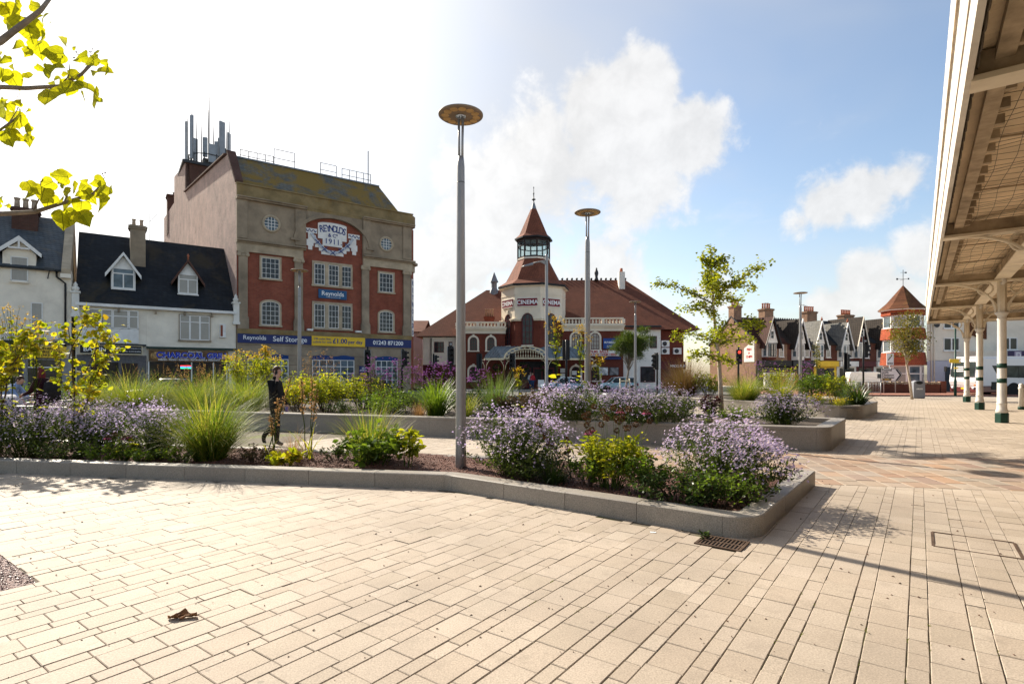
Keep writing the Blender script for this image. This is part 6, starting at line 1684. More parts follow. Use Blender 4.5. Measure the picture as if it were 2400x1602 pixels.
for q, (px, py, z, lb_) in enumerate(((1530, 1247, .003, 'scrap of white paper on the paving near the planter kerb'), (1806, 1183, .217, 'white scrap of paper lying on the planter kerb'), (1850, 1137, .217, 'second white scrap on the planter kerb, farther from the corner'))):
    p = G(px, py, z)
    s_ = MB().add([(-.03, -.012, 0), (.03, -.015, .004), (.036, .014, .002), (-.024, .016, .009)], [(0, 1, 2, 3)]).build('paper_scrap', M['paper'], None, p, (0, 0, q * 1.3)); tag(s_, lb_, 'litter')
cr_pts = []
g_ = np.random.default_rng(8)
V, F = [], []
while len(cr_pts) < 170:
    px, py = g_.uniform(0, 2400), 1110 + 490 * g_.random() ** 1.2
    p = G(px, py, .004)
    if inside(p, NEAR) or inside(p, PIT): continue
    cr_pts.append(p); s = g_.uniform(.003, .008) * (p[1] / 4); a = g_.uniform(0, 6.3); b0 = len(V)
    for (x, y, z) in ((-1, -.6, 0), (1, -.7, 0), (1.1, .7, 0), (-.9, .6, 0), (.1, 0, 1.0)):
        q = rz((x * s * 1.3, y * s, z * s * .9), a); V.append((p[0] + q[0], p[1] + q[1], .003 + q[2]))
    F += [(b0, b0 + 1, b0 + 4), (b0 + 1, b0 + 2, b0 + 4), (b0 + 2, b0 + 3, b0 + 4), (b0 + 3, b0, b0 + 4)]
me = bpy.data.meshes.new('leaf_crumbs'); me.from_pydata(V, [], F); me.materials.append(mat_plain('crumb', (.10, .05, .03), .9, .5, 3))
o = obj('leaf_crumbs', me); tag(o, 'small dark crumbs of leaf and twig scattered on the paving', 'debris', kind='stuff')
V, F = [], []
for _ in range(700):
    d_ = -0.374 + (PW + PN) * int(g_.integers(-14, 12)) + (PN if g_.random() < .5 else 0); s_ = g_.uniform(3, 9.5)
    p = DS(d_, s_)
    if inside(p, near_in) or p[1] < 2: continue
    if math.sin(p[0] * 3.1 + 1) + math.sin(p[1] * 2.3) + g_.normal(0, .5) < .7: continue
    for k in range(5):
        a = g_.uniform(0, 6.3); l = g_.uniform(.004, .013); q = DS(d_ + g_.normal(0, .003), s_ + g_.normal(0, .03)); b0 = len(V)
        V += [(q[0] - .003, q[1], -.004), (q[0] + .003, q[1], -.004), (q[0] + l * math.cos(a), q[1] + l * math.sin(a), l * .8)]; F.append((b0, b0 + 1, b0 + 2))
me = bpy.data.meshes.new('joint_moss'); me.from_pydata(V, [], F); me.materials.append(mat_leaf('moss', [(.10, .14, .01), (.2, .22, .02)], .3))
o = obj('joint_moss', me); tag(o, 'green moss growing in the paving joints', 'moss', kind='stuff')

# -- vehicles
M['tyre'] = mat_plain('tyre', (.015, .015, .015), .8, .2, 5)
M['rim'] = mat_plain('alloy', (.45, .46, .47), .35, .1, 5, metal=.6)
M['car_glass'] = mat_glass('car_glass', (.03, .04, .04), .03)
M['lamp_clear'] = mat_plain('lamp_lens', (.7, .72, .75), .15, .1, 5)
M['lamp_amber'] = mat_plain('amber_lens', (.7, .2, .02), .2, .1, 5)
M['lamp_redlens'] = mat_plain('red_lens_off', (.4, .02, .02), .2, .1, 5)
def paint(name, c, metal=.0):
    m, nt, b = new_mat(name); b.inputs['Base Color'].default_value = c + (1,); b.inputs['Roughness'].default_value = .3; b.inputs['Coat Weight'].default_value = .6; b.inputs['Coat Roughness'].default_value = .05; b.inputs['Metallic'].default_value = metal
    return m
def wheel(parent, x, y, r, side):
    o = empty('wheel', (x, y, r), 0, parent=parent)
    t = MB().lathe([(r * .62, -.09), (r * .95, -.1), (r, -.05), (r, .05), (r * .95, .1), (r * .62, .09)], (0, 0, 0), 20); t.v = [(v[0], v[2], v[1]) for v in t.v]; t.build('tyre', M['tyre'], o)
    m_ = MB().lathe([(.03, -.06), (r * .62, -.07), (r * .62, .07), (.03, .06)], (0, 0, 0), 16); m_.v = [(v[0], v[2], v[1]) for v in m_.v]
    for k in range(6):
        a = 2 * math.pi * k / 6; m_.bar((0, side * .085, 0), (r * .58 * math.cos(a), side * .085, r * .58 * math.sin(a)), .03, .05)
    m_.build('rim', M['rim'], o)
def loft(name, secs, mat, parent, smooth=True, sub=1):
    vs, fs = [], []
    n_ = None
    for (x, ring) in secs:
        full = [(y, z) for (y, z) in ring] + [(-y, z) for (y, z) in ring[::-1]]
        n_ = len(full); vs += [(x, y, z) for (y, z) in full]
    for i in range(len(secs) - 1):
        for k in range(n_): fs.append((i * n_ + k, i * n_ + (k + 1) % n_, (i + 1) * n_ + (k + 1) % n_, (i + 1) * n_ + k))
    fs += [tuple(range(n_))[::-1], tuple((len(secs) - 1) * n_ + k for k in range(n_))]
    o = MB().add(vs, fs, 0, smooth).build(name, mat, parent)
    if sub:
        s_ = o.modifiers.new('sub', 'SUBSURF'); s_.levels = s_.render_levels = sub
    return o
def car(name, label, loc, rot, body, roof_mat, L=3.65, W=1.68, Hh=1.41, kind='hatch', wr=.3, belt=.88, hood=.9):
    o = empty(name, loc, rot, label, 'car')
    w = W / 2
    xs = np.linspace(-L / 2, L / 2, 13)
    def hgt(x):
        t = (x + L / 2) / L
        if t < .06: return belt * (.75 + 3.5 * t)
        if t < .3: return belt * .96 + (t - .06) * .2
        return belt + .04
    secs = []
    for x in xs:
        t = (x + L / 2) / L; pinch = 1 - .16 * max(0, (abs(t - .5) - .34) / .16) ** 2
        zt = hgt(x) if t < .97 else belt * .95; zb = .24 + .1 * (abs(t - .5) > .42)
        secs.append((x, [(w * .55 * pinch, zb), (w * .96 * pinch, zb + .06), (w * pinch, .55), (w * .985 * pinch, zt - .12), (w * .86 * pinch, zt), (w * .4 * pinch, zt + .02)]))
    loft('body', secs, body, o)
    if kind == 'hatch': g0, g1, g2, g3 = -L * .235, -L * .09, L * .40, L * .47
    else: g0, g1, g2, g3 = -L * .22, -L * .06, L * .26, L * .40
    gs = []
    for (x, z, k) in ((g0, belt, .86), (g1, Hh - .06, .74), ((g1 + g2) / 2, Hh - .045, .76), (g2, Hh - .07, .73), (g3, belt, .82)):
        gs.append((x, [(w * .5, belt - .04), (w * .9, belt - .04), (w * (.9 if z <= belt else .87), belt + .02 if z > belt else belt - .02), (w * k, z - .03 if z > belt else belt), (w * k * .9, z), (w * .4, z + .01)]))
    loft('glasshouse', gs, M['car_glass'], o, True, 0)
    rs = [(g1 - .04, [(w * .3, Hh - .06), (w * .6, Hh - .055), (w * .74, Hh - .08), (w * .6, Hh - .03), (w * .3, Hh - .02)])]
    for (x, k) in ((g1 + .1, .76), ((g1 + g2) / 2, .78), (g2 + .02, .75), (g2 + .16, .70)):
        zz = Hh - (.0 if k > .755 else .03) - (.06 if k == .70 else 0)
        rs.append((x, [(w * .3, zz - .06), (w * .6, zz - .06), (w * k, zz - .07), (w * .62, zz - .01), (w * .3, zz)]))
    loft('roof', rs, roof_mat, o)
    pl = MB()
    for s_ in (-1, 1):
        for (xa, xb) in ((g0 + .02, g1), (g3 - .02, g2)): pl.bar((xa, s_ * w * .89, belt), (xb, s_ * w * .75, Hh - .06), .06, .06)
        pl.bar(((g1 + g2) / 2, s_ * w * .905, belt), ((g1 + g2) / 2, s_ * w * .775, Hh - .06), .07, .05)
        pl.bar((g0, s_ * w * .905, belt), (g3, s_ * w * .905, belt), .03, .04)
    pl.build('pillars', body, o)
    for s_ in (-1, 1):
        for x in (-L * .325, L * .325):
            wheel(o, x, s_ * (w - .1), wr, s_)
            a = MB().lathe([(wr * 1.16, -.02), (wr * 1.16, .02)], (0, 0, 0), 20); a.v = [(v[0] + x, s_ * (w - .015) + v[2], v[1] + wr) for v in a.v]; a.build('wheel_arch', M['tyre'], o)
        m_ = MB().cbox((g0 + .16, s_ * (w + .06), belt + .06), (.12, .18, .12)); m_.build('door_mirror', roof_mat, o, bevel=.03)
        h = MB().lathe([(0, 0), (.12, 0), (.1, .05), (0, .07)], (0, 0, 0), 14); h.v = [(-L / 2 + .16 - v[2], s_ * w * .66 + v[1], .66 + v[0]) for v in h.v]; h.build('headlight', M['lamp_clear'], o)
        MB().cbox((L / 2 - .08, s_ * w * .82, .72), (.06, .14, .28)).build('tail_light', M['lamp_redlens'], o)
        MB().cbox(((g1 + g2) / 2 + .1, s_ * (w + .002), belt - .18), (.16, .03, .03)).build('door_handle', M['rim'], o)
        MB().box((g1 + g2) / 2 - .006, (g1 + g2) / 2 + .006, s_ * w * .985 - .006, s_ * w * .985 + .008, .32, belt - .06).build('door_seam', M['black'], o)
    MB().cbox((-L / 2 + .03, 0, .48), (.06, W * .55, .16)).build('grille', M['black'], o)
    MB().cbox((-L / 2 + .0, 0, .36), (.03, .5, .11)).build('number_plate', M['white'], o)
    MB().cbox((-L / 2 + .1, 0, .3), (.12, W * .8, .1)).build('front_bumper', M['tyre'], o)
    MB().box(-L / 2 + .3, L / 2 - .3, -w + .05, w - .05, .16, .32).build('underbody', M['tyre'], o)
    return o
car('hatchback_car', 'light blue small hatchback with white roof passing the cinema', ((1443 - 1200) / 1300 * 53, 52.2, -.1), R(4), paint('light_blue_paint', (.28, .48, .52)), paint('white_roof', (.75, .75, .73)), 3.7, 1.7, 1.42, wr=.31)
car('saloon_car', 'dark blue car behind the tall grass, in front of the kebab shop', ((386 - 1200) / 1300 * 30, 30.0, -.1), R(30), paint('dark_blue_paint', (.012, .022, .06)), paint('dark_blue_roof', (.012, .022, .06)), 4.2, 1.75, 1.47, 'saloon')
car('saloon_car', 'dark blue car half hidden by shrubs before the warehouse', ((846 - 1200) / 1300 * 33, 33.0, -.1), R(28), paint('navy_paint', (.01, .018, .07)), paint('navy_roof', (.01, .018, .07)), 4.2, 1.75, 1.45, 'saloon')
car('saloon_car', 'pale blue car glimpsed behind the tall yellow-flowered plant', ((1318 - 1200) / 1300 * 50, 49.0, -.1), R(2), paint('pale_blue_paint', (.22, .34, .44)), paint('pale_blue_roof', (.22, .34, .44)), 4.1, 1.75, 1.43, 'saloon')

def van(loc, rot):
    o = empty('panel_van', loc, rot, 'white panel van on the far road beside the traffic signal', 'van')
    L, W, Hh = 4.9, 1.9, 1.95; w = W / 2; P = paint('van_white', (.72, .71, .68))
    side = [(-L / 2, .35), (L / 2 - .1, .35), (L / 2, .55), (L / 2 - .05, .95), (L / 2 - .95, 1.12), (L / 2 - 1.55, 1.86), (L / 2 - 1.9, Hh), (-L / 2 + .15, Hh), (-L / 2, 1.7)]
    secs = MB(); n_ = len(side)
    vs = [(x, -w * (1 if z < 1.2 else .9 if z > 1.8 else .96), z) for (x, z) in side] + [(x, w * (1 if z < 1.2 else .9 if z > 1.8 else .96), z) for (x, z) in side]
    secs.add(vs, [tuple(range(n_)), tuple(range(n_, 2 * n_))[::-1]] + [(i, n_ + i, n_ + (i + 1) % n_, (i + 1) % n_) for i in range(n_)])
    secs.build('body', P, o, bevel=.06)
    for s_ in (-1, 1):
        MB().slab([(L / 2 - 1.95, 1.2), (L / 2 - 1.1, 1.15), (L / 2 - 1.55, 1.72), (L / 2 - 1.9, 1.72)], s_ * w * .98 - .012, s_ * w * .98 + .012).build('side_window', M['car_glass'], o)
        for x in (-1.45, 1.5):
            wheel(o, x, s_ * (w - .12), .33, s_)
            a = MB().lathe([(.40, -.02), (.40, .02)], (0, 0, 0), 20); a.v = [(v[0] + x, s_ * (w - .01) + v[2], v[1] + .33) for v in a.v]; a.build('wheel_arch', M['tyre'], o)
        MB().cbox((-L / 2 + .0, s_ * (w - .12), 1.0), (.06, .14, .4)).build('tail_light', M['lamp_redlens'], o)
        MB().cbox((L / 2 - .25, s_ * (w - .3), .88), (.4, .3, .16)).build('headlight', M['lamp_clear'], o)
        MB().cbox((L / 2 - 1.3, s_ * (w + .1), 1.3), (.1, .2, .2)).build('door_mirror', M['black'], o)
        MB().box(-L / 2 + .3, L / 2 - 2.0, s_ * w - .01, s_ * w + .012, .98, 1.02).build('slide_rail', M['rim'], o)
    ws = MB().add([(L / 2 - .97, -w * .86, 1.16), (L / 2 - .97, w * .86, 1.16), (L / 2 - 1.5, w * .8, 1.8), (L / 2 - 1.5, -w * .8, 1.8)], [(0, 1, 2, 3)]); ws.build('windscreen', M['car_glass'], o)
    MB().box(-L / 2 + .1, L / 2 - .1, -w + .1, w - .1, .2, .4).build('underbody', M['tyre'], o)
    rk = MB()
    for x in (-1.2, .2): rk.bar((x, -w * .85, Hh + .05), (x, w * .85, Hh + .05), .06, .05)
    rk.build('roof_rack', M['rim'], o)
    return o
van(((2036 - 1200) / 1300 * 66, 66.0, -.1), R(-8))

def bus(loc, rot):
    o = empty('single_decker_bus', loc, rot, 'white single-decker bus with maroon skirt behind the canopy columns', 'bus')
    L, W, Hh = 9.5, 2.35, 2.95; w = W / 2; P = paint('bus_white', (.70, .70, .72)); Pm = paint('bus_maroon', (.12, .03, .03))
    prof = [(0.12, .75), (0, 1.1), (.04, 1.55), (.22, 2.75), (.45, Hh), (L, Hh), (L, .75)]
    b = MB().slab(prof, -w, w); b.build('body', P, o, bevel=.08)
    MB().slab([(.1, .3), (L, .3), (L, .75), (.1, .75)], -w + .01, w - .01).build('skirt', Pm, o, bevel=.04)
    MB().box(.4, L, -w * .9, w * .9, Hh, Hh + .12).build('roof_pod', P, o)
    for s_ in (-1, 1):
        MB().slab([(1.9, 1.45), (L - .3, 1.3), (L - .3, 2.35), (1.35, 2.35)], s_ * w - .012, s_ * w + .012).build('window_band', M['car_glass'], o)
        for x in (3.6, 5.2, 6.8, 8.3): MB().box(x - .03, x + .03, s_ * w - .016, s_ * w + .016, 1.4, 2.35).build('window_pillar', M['black'], o)
        for x in (3.2, 7.4):
            wheel(o, x, s_ * (w - .15), .46, s_)
            a = MB().lathe([(.58, -.02), (.58, .02)], (0, 0, 0), 24); a.v = [(v[0] + x, s_ * (w - .005) + v[2], v[1] + .46) for v in a.v]; a.build('wheel_arch', M['tyre'], o)
        MB().box(1.3, 2.2, s_ * w - .014, s_ * w + .014, .5, 1.1).build('side_panel', M['black'], o)
    ws = MB().add([(-.0, -w * .85, 1.5), (-.0, w * .85, 1.5), (.19, w * .85, 2.65), (.19, -w * .85, 2.65)], [(0, 1, 2, 3)]); wo = ws.build('windscreen', M['car_glass'], o); wo.location = (-.03, 0, 0)
    for k in range(3): MB().box(-.0, .06, -w * .1, w * .6, 2.2 - k * .16, 2.3 - k * .16).build('route_card', M['white'], o)
    for s_ in (-1, 1):
        h = MB().lathe([(0, 0), (.1, 0), (.09, .04), (0, .05)], (0, 0, 0), 12); h.v = [(.07 - v[2], s_ * w * .75 + v[1], .62 + v[0]) for v in h.v]; h.build('headlight', M['lamp_clear'], o)
    MB().cbox((.08, -.1, .58), (.04, .52, .12)).build('number_plate', M['sign_yellow'], o)
    MB().cbox((-.1, w + .18, 2.1), (.12, .16, .4)).build('door_mirror', M['black'], o)
    MB().cbox((.02, -w * .9, .85), (.05, .12, .1)).build('indicator', M['lamp_amber'], o)
    return o
bus(((2262 - 1200) / 1300 * 43.2, 43.5, -.1), R(6))
# -- people
M['skin'] = mat_plain('skin', (.55, .33, .24), .55, .06, 9)
M['hair_brown'] = mat_plain('brown_hair', (.075, .034, .016), .55, .4, 60)
M['hair_red'] = mat_plain('red_hair', (.16, .012, .02), .5, .4, 60)
M['hair_grey'] = mat_plain('grey_hair', (.3, .28, .26), .55, .3, 60)
M['cloth_black'] = mat_plain('black_cloth', (.008, .008, .009), .9, .25, 12)
M['cloth_maroon'] = mat_plain('dark_maroon_cloth', (.035, .008, .012), .9, .25, 12)
M['cloth_blue'] = mat_plain('pale_blue_cloth', (.25, .35, .55), .9, .15, 12)
M['denim'] = mat_plain('denim', (.03, .06, .13), .9, .2, 20)
M['cloth_red'] = mat_plain('red_cloth', (.45, .03, .04), .9, .15, 12)
M['cloth_white'] = mat_plain('white_cloth', (.6, .6, .6), .9, .1, 12)
M['shoe'] = mat_plain('black_shoe', (.01, .01, .01), .4, .2, 8)

def skin_mesh(name, pts, edges, root=0, sub=2):
    keys = list(pts); idx = {k: i for i, k in enumerate(keys)}
    me = bpy.data.meshes.new(name + '_skeleton')
    me.from_pydata([pts[k][:3] for k in keys], [(idx[a], idx[b]) for a, b in edges], [])
    o = bpy.data.objects.new(name + '_skeleton', me); COL.objects.link(o)
    sk = o.modifiers.new('skin', 'SKIN'); sk.use_smooth_shade = True
    lay = me.skin_vertices[0].data if me.skin_vertices else None
    if lay is None:
        bm = bmesh.new(); bm.from_mesh(me); bm.verts.layers.skin.verify(); bm.to_mesh(me); bm.free(); lay = me.skin_vertices[0].data
    for k in keys:
        r = pts[k][3]; rr = (r, r) if not isinstance(r, tuple) else r
        lay[idx[k]].radius = rr; lay[idx[k]].use_root = (idx[k] == root)
    s = o.modifiers.new('sub', 'SUBSURF'); s.levels = sub; s.render_levels = sub
    dg = bpy.context.evaluated_depsgraph_get(); dg.update()
    ev = o.evaluated_get(dg); nm = bpy.data.meshes.new_from_object(ev)
    bpy.data.objects.remove(o); nm.name = name
    return nm

BONES = [('pelvis', 'waist'), ('waist', 'chest'), ('chest', 'neck0'), ('neck0', 'neck'), ('neck', 'jaw'), ('jaw', 'head'), ('head', 'crown'), ('jaw', 'chin'), ('head', 'nose'),
         ('chest', 'sh_l'), ('sh_l', 'el_l'), ('el_l', 'wr_l'), ('wr_l', 'palm_l'), ('chest', 'sh_r'), ('sh_r', 'el_r'), ('el_r', 'wr_r'), ('wr_r', 'palm_r'),
         ('pelvis', 'hip_l'), ('hip_l', 'kn_l'), ('kn_l', 'an_l'), ('an_l', 'ball_l'), ('ball_l', 'toe_l'), ('pelvis', 'hip_r'), ('hip_r', 'kn_r'), ('kn_r', 'an_r'), ('an_r', 'ball_r'), ('ball_r', 'toe_r')]
def fingers(pts, edges, side, d, u, n, curl=.5, L=.085):
    p = Vector(pts['palm_' + side][:3]); d, u, n = Vector(d).normalized(), Vector(u).normalized(), Vector(n).normalized()
    for i, (o, l) in enumerate(((.027, .85), (.009, .98), (-.010, .92), (-.027, .74))):
        a = p + u * o + d * .035; b = a + d * (L * l * .5) + n * (L * l * .18 * curl); c = b + d * (L * l * .42 * (1 - .5 * curl)) + n * (L * l * .42 * curl)
        pts['f%da_%s' % (i, side)] = (*a, .0095); pts['f%db_%s' % (i, side)] = (*b, .009); pts['f%dc_%s' % (i, side)] = (*c, .0075)
        edges += [('palm_' + side, 'f%da_%s' % (i, side)), ('f%da_%s' % (i, side), 'f%db_%s' % (i, side)), ('f%db_%s' % (i, side), 'f%dc_%s' % (i, side))]
    a = p + u * .038 - d * .015; b = a + u * .02 + d * .035 + n * .008; c = b + d * .03 + n * .012
    pts['ta_' + side] = (*a, .0115); pts['tb_' + side] = (*b, .010); pts['tc_' + side] = (*c, .008)
    edges += [('palm_' + side, 'ta_' + side), ('ta_' + side, 'tb_' + side), ('tb_' + side, 'tc_' + side)]

def body_pts(P):
    rad = dict(pelvis=(.16, .145), waist=(.15, .135), chest=(.17, .145), neck0=.075, neck=.056, jaw=.07, head=(.088, .092), crown=.062, chin=.034, nose=.016,
               sh_l=.082, sh_r=.082, el_l=.06, el_r=.06, wr_l=.036, wr_r=.036, palm_l=(.034, .02), palm_r=(.034, .02),
               hip_l=.115, hip_r=.115, kn_l=.08, kn_r=.08, an_l=.056, an_r=.056, ball_l=.042, ball_r=.042, toe_l=.03, toe_r=.03)
    return {k: (*P[k], rad[k]) for k in rad}

def person(label, loc, rot, P, mats, paint_fn, hair=None, scale=1.0, group=None, hands=None, hair_len=0.0):
    o = empty('person', loc, rot, label, 'person', group)
    pts = body_pts(P); ed = list(BONES)
    for h in (hands or []): fingers(pts, ed, *h)
    me = skin_mesh('body', pts, ed)
    for m in mats: me.materials.append(m)
    mi = [paint_fn(p.center) for p in me.polygons]
    me.polygons.foreach_set('material_index', mi); me.polygons.foreach_set('use_smooth', [True] * len(mi))
    b = obj('body', me, None, o); b.scale = (scale,) * 3
    if hair:
        hd, cr = Vector(P['head']), Vector(P['crown']); f = Vector(P['nose']) - hd; f.z = 0; f.normalize()
        c = hd + Vector((0, 0, .014)) - f * .014
        mb = MB(); n_, m_ = 16, 10; g = random.Random(3)
        vs = []
        for i in range(m_ + 1):
            for k in range(n_):
                a = 2 * math.pi * k / n_; d = Vector((math.cos(a), math.sin(a), 0))
                front = max(0, d.dot(f)); low = math.pi * (.66 - .30 * front) + hair_len * (1 - front) * .0
                t = i / m_ * low
                r = .102 * (1 + .04 * g.uniform(-1, 1)) * (1 + .03 * math.sin(9 * a))
                v = Vector((math.sin(t) * d.x * r * .88 + f.x * 0, math.sin(t) * d.y * r * .88, math.cos(t) * r * 1.08))
                z = v.z - (hair_len * (i / m_) ** 2 * (1 - front) if hair_len else 0)
                vs.append((c.x + v.x + f.x * (.012 if t < 1 else 0), c.y + v.y + f.y * (.012 if t < 1 else 0), c.z + z))
        fs = [(i * n_ + k, i * n_ + (k + 1) % n_, (i + 1) * n_ + (k + 1) % n_, (i + 1) * n_ + k) for i in range(m_) for k in range(n_)]
        ho = mb.add(vs, fs, 0, True).build('hair', hair, o); ho.scale = (scale,) * 3
    hd = Vector(P['head']); f = Vector(P['nose']) - hd; f.z = 0; f.normalize(); s_ = Vector((-f.y, f.x, 0))
    ey = MB()
    for q in (-1, 1): ey.lathe([(.0, -.008), (.008, -.004), (.01, 0), (.008, .004), (0, .008)], tuple(hd + f * .083 + s_ * (.033 * q) + Vector((0, 0, .008))), 8)
    e = ey.build('eyes', M['black'], o); e.scale = (scale,) * 3
    er = MB()
    for q in (-1, 1): er.lathe([(0, -.03), (.014, -.02), (.018, 0), (.014, .02), (0, .03)], tuple(hd + s_ * (.087 * q) - f * .01 - Vector((0, 0, .005))), 8)
    e2 = er.build('ears', M['skin'], o); e2.scale = (scale,) * 3
    mo = MB().cbox(tuple(Vector(P['jaw']) + f * .072 + Vector((0, 0, .0))), (.012, .012, .008)); mo2 = mo.build('mouth', mat_plain('lips', (.35, .13, .11), .5, .05, 5), o); mo2.scale = (scale,) * 3
    return o

Pw = dict(pelvis=(0, 0, .93), waist=(.0, 0, 1.1), chest=(-.02, 0, 1.33), neck0=(-.02, 0, 1.47), neck=(.0, 0, 1.53), jaw=(.025, 0, 1.585), head=(.03, 0, 1.66), crown=(.015, 0, 1.725), chin=(.075, 0, 1.565), nose=(.125, 0, 1.65),
          sh_l=(-.02, .17, 1.40), el_l=(.02, .24, 1.12), wr_l=(.13, .22, .93), palm_l=(.145, .215, .86),
          sh_r=(-.02, -.17, 1.40), el_r=(.06, -.25, 1.15), wr_r=(.12, -.17, 1.42), palm_r=(.085, -.13, 1.52),
          hip_l=(.0, .09, .87), kn_l=(-.07, .09, .49), an_l=(-.33, .09, .20), ball_l=(-.33, .09, .07), toe_l=(-.27, .09, .035),
          hip_r=(.0, -.09, .87), kn_r=(.07, -.09, .49), an_r=(.06, -.09, .085), ball_r=(.16, -.09, .045), toe_r=(.22, -.09, .035))
def paint_walker(c):
    if c.z > 1.545 : return 0
    if c.x > .085 and c.y < -.06 and c.z > 1.44: return 0
    if c.y > .17 and c.z < .90 and c.x > .1: return 0
    if (c.z < .11 and c.x > -.1) or (c.x < -.22 and c.z < .16): return 2
    return 1
walker = person('man in black walking to the right with a phone at his ear', (-5.30, 12.45, 0), R(-4), Pw, [M['skin'], M['cloth_black'], M['shoe']], paint_walker, M['hair_brown'], 1.0,
                hands=[('r', (.0, .25, 1), (1, -.2, 0), (.1, 1, .1), .25), ('l', (.2, 0, -1), (1, 0, .1), (0, -1, 0), .8)])
ph = MB().cbox((-5.30 + .055, 12.45 - .11, 1.615), (.055, .01, .11), rotz=R(-4)).build('mobile_phone', M['black']); tag(ph, 'dark mobile phone held to the ear of the walking man', 'phone')
cn = MB().lathe([(0, 0), (.03, 0), (.033, .01), (.033, .1), (.028, .115), (0, .115)], (-5.30 + .165, 12.45 + .20, .74), 12).build('drink_can', mat_plain('purple_can', (.20, .17, .45), .3, .2, 20)); tag(cn, 'purple and white drink can in the walking man\'s lower hand', 'can')

Ps = dict(pelvis=(0, 0, .92), waist=(0, 0, 1.08), chest=(0, 0, 1.30), neck0=(.01, 0, 1.43), neck=(.02, 0, 1.48), jaw=(.035, 0, 1.53), head=(.04, 0, 1.605), crown=(.025, 0, 1.66), chin=(.08, 0, 1.51), nose=(.13, 0, 1.595),
          sh_l=(0, .16, 1.36), el_l=(.1, .21, 1.1), wr_l=(.33, .17, 1.02), palm_l=(.4, .15, 1.02), sh_r=(0, -.16, 1.36), el_r=(.1, -.21, 1.1), wr_r=(.33, -.17, 1.02), palm_r=(.4, -.15, 1.02),
          hip_l=(0, .085, .86), kn_l=(.04, .085, .48), an_l=(-.02, .085, .085), ball_l=(.08, .085, .045), toe_l=(.14, .085, .035),
          hip_r=(0, -.085, .86), kn_r=(.1, -.085, .48), an_r=(.12, -.085, .085), ball_r=(.22, -.085, .045), toe_r=(.28, -.085, .035))
def paint_woman(c):
    if c.z > 1.475: return 0
    if c.x > .34 and .9 < c.z < 1.12: return 0
    if c.z < .1: return 2
    return 1
wloc = ((99 - 1200) / 1300 * 14.6, 14.6, 0)
person('woman with long dark red hair in a maroon top, pushing a pram at the left', wloc, R(176), Ps, [M['skin'], M['cloth_maroon'], M['shoe']], paint_woman, M['hair_red'], 1.04, hair_len=.22,
       hands=[('l', (.6, 0, -.6), (0, -1, 0), (-.6, 0, -.6), .9), ('r', (.6, 0, -.6), (0, 1, 0), (-.6, 0, -.6), .9)])
Pb = dict(Ps); Pb.update(waist=(.03, 0, 1.04), chest=(.14, 0, 1.2), neck0=(.22, 0, 1.29), neck=(.25, 0, 1.33), jaw=(.29, 0, 1.36), head=(.31, 0, 1.43), crown=(.31, 0, 1.49), chin=(.33, 0, 1.33), nose=(.4, 0, 1.4),
          sh_l=(.15, .16, 1.25), el_l=(.3, .2, 1.02), wr_l=(.45, .16, .88), palm_l=(.5, .15, .82), sh_r=(.15, -.16, 1.25), el_r=(.3, -.2, 1.02), wr_r=(.45, -.16, .88), palm_r=(.5, -.15, .82))
def paint_bend(c):
    if c.x > .24 and c.z > 1.315: return 0
    if c.x > .42 and c.z < .93: return 0
    if c.z < .1: return 3
    return 1 if c.z > .93 else 2
person('person in pale blue top and jeans leaning forward, at the far left edge', ((18 - 1200) / 1300 * 15.2, 15.2, 0), R(10), Pb, [M['skin'], M['cloth_blue'], M['denim'], M['shoe']], paint_bend, M['hair_brown'], 1.0,
       hands=[('l', (.6, 0, -.6), (0, -1, 0), (-.6, 0, -.6), .5), ('r', (.6, 0, -.6), (0, 1, 0), (-.6, 0, -.6), .5)])
pr = empty('pram', (wloc[0] - .95, wloc[1] - .05, 0), R(180), 'dark pram with pale grey hood pushed by the red-haired woman', 'pram')
hd_ = MB(); n_ = 10
for i in range(n_):
    a0, a1 = math.pi * .05 + math.pi * .55 * i / n_, math.pi * .05 + math.pi * .55 * (i + 1) / n_
    P_ = lambda a, y: (.02 - .34 * math.cos(a) , y, .72 + .34 * math.sin(a))
    hd_.add([P_(a0, -.22), P_(a0, .22), P_(a1, .24), P_(a1, -.24)], [(0, 1, 2, 3)], 0, True)
hd_.build('hood', mat_plain('pale_grey_fabric', (.45, .45, .47), .9, .1, 9), pr)
MB().xslab([(-.22, .42), (.22, .42), (.24, .72), (-.24, .72)], -.38, .34).build('carry_cot', M['cloth_black'], pr, bevel=.05)
fr_ = MB()
for s_ in (-1, 1): fr_.tube([(-.75, s_ * .22, 1.0), (-.6, s_ * .22, .95), (.3, s_ * .24, .14)], .014, 6).tube([(-.4, s_ * .24, .14), (.15, s_ * .22, .55)], .014, 6)
fr_.tube([(-.75, -.22, 1.0), (-.77, 0, 1.01), (-.75, .22, 1.0)], .018, 6); fr_.build('frame', M['rim'], pr)
for s_ in (-1, 1):
    for x in (-.4, .32):
        t = MB().lathe([(.09, -.02), (.13, -.02), (.14, 0), (.13, .02), (.09, .02)], (0, 0, 0), 14); t.v = [(v[0] + x, s_ * .26 + v[2], v[1] + .14) for v in t.v]; t.build('wheel', M['tyre'], pr)
bg = MB().lathe([(.05, 0), (.17, .05), (.2, .3), (.16, .55), (.05, .62)], (0, 0, 0), 12).build('backpack', mat_plain('black_bag', (.02, .018, .018), .8, .3, 14), None, (wloc[0] + .27, wloc[1] - .02, .82)); tag(bg, 'bulky black bag on the back of the red-haired woman', 'bag')
def paint_a(c):
    if c.z > 1.475: return 0
    if c.z < .1: return 3
    return 1 if c.z > .95 else 2
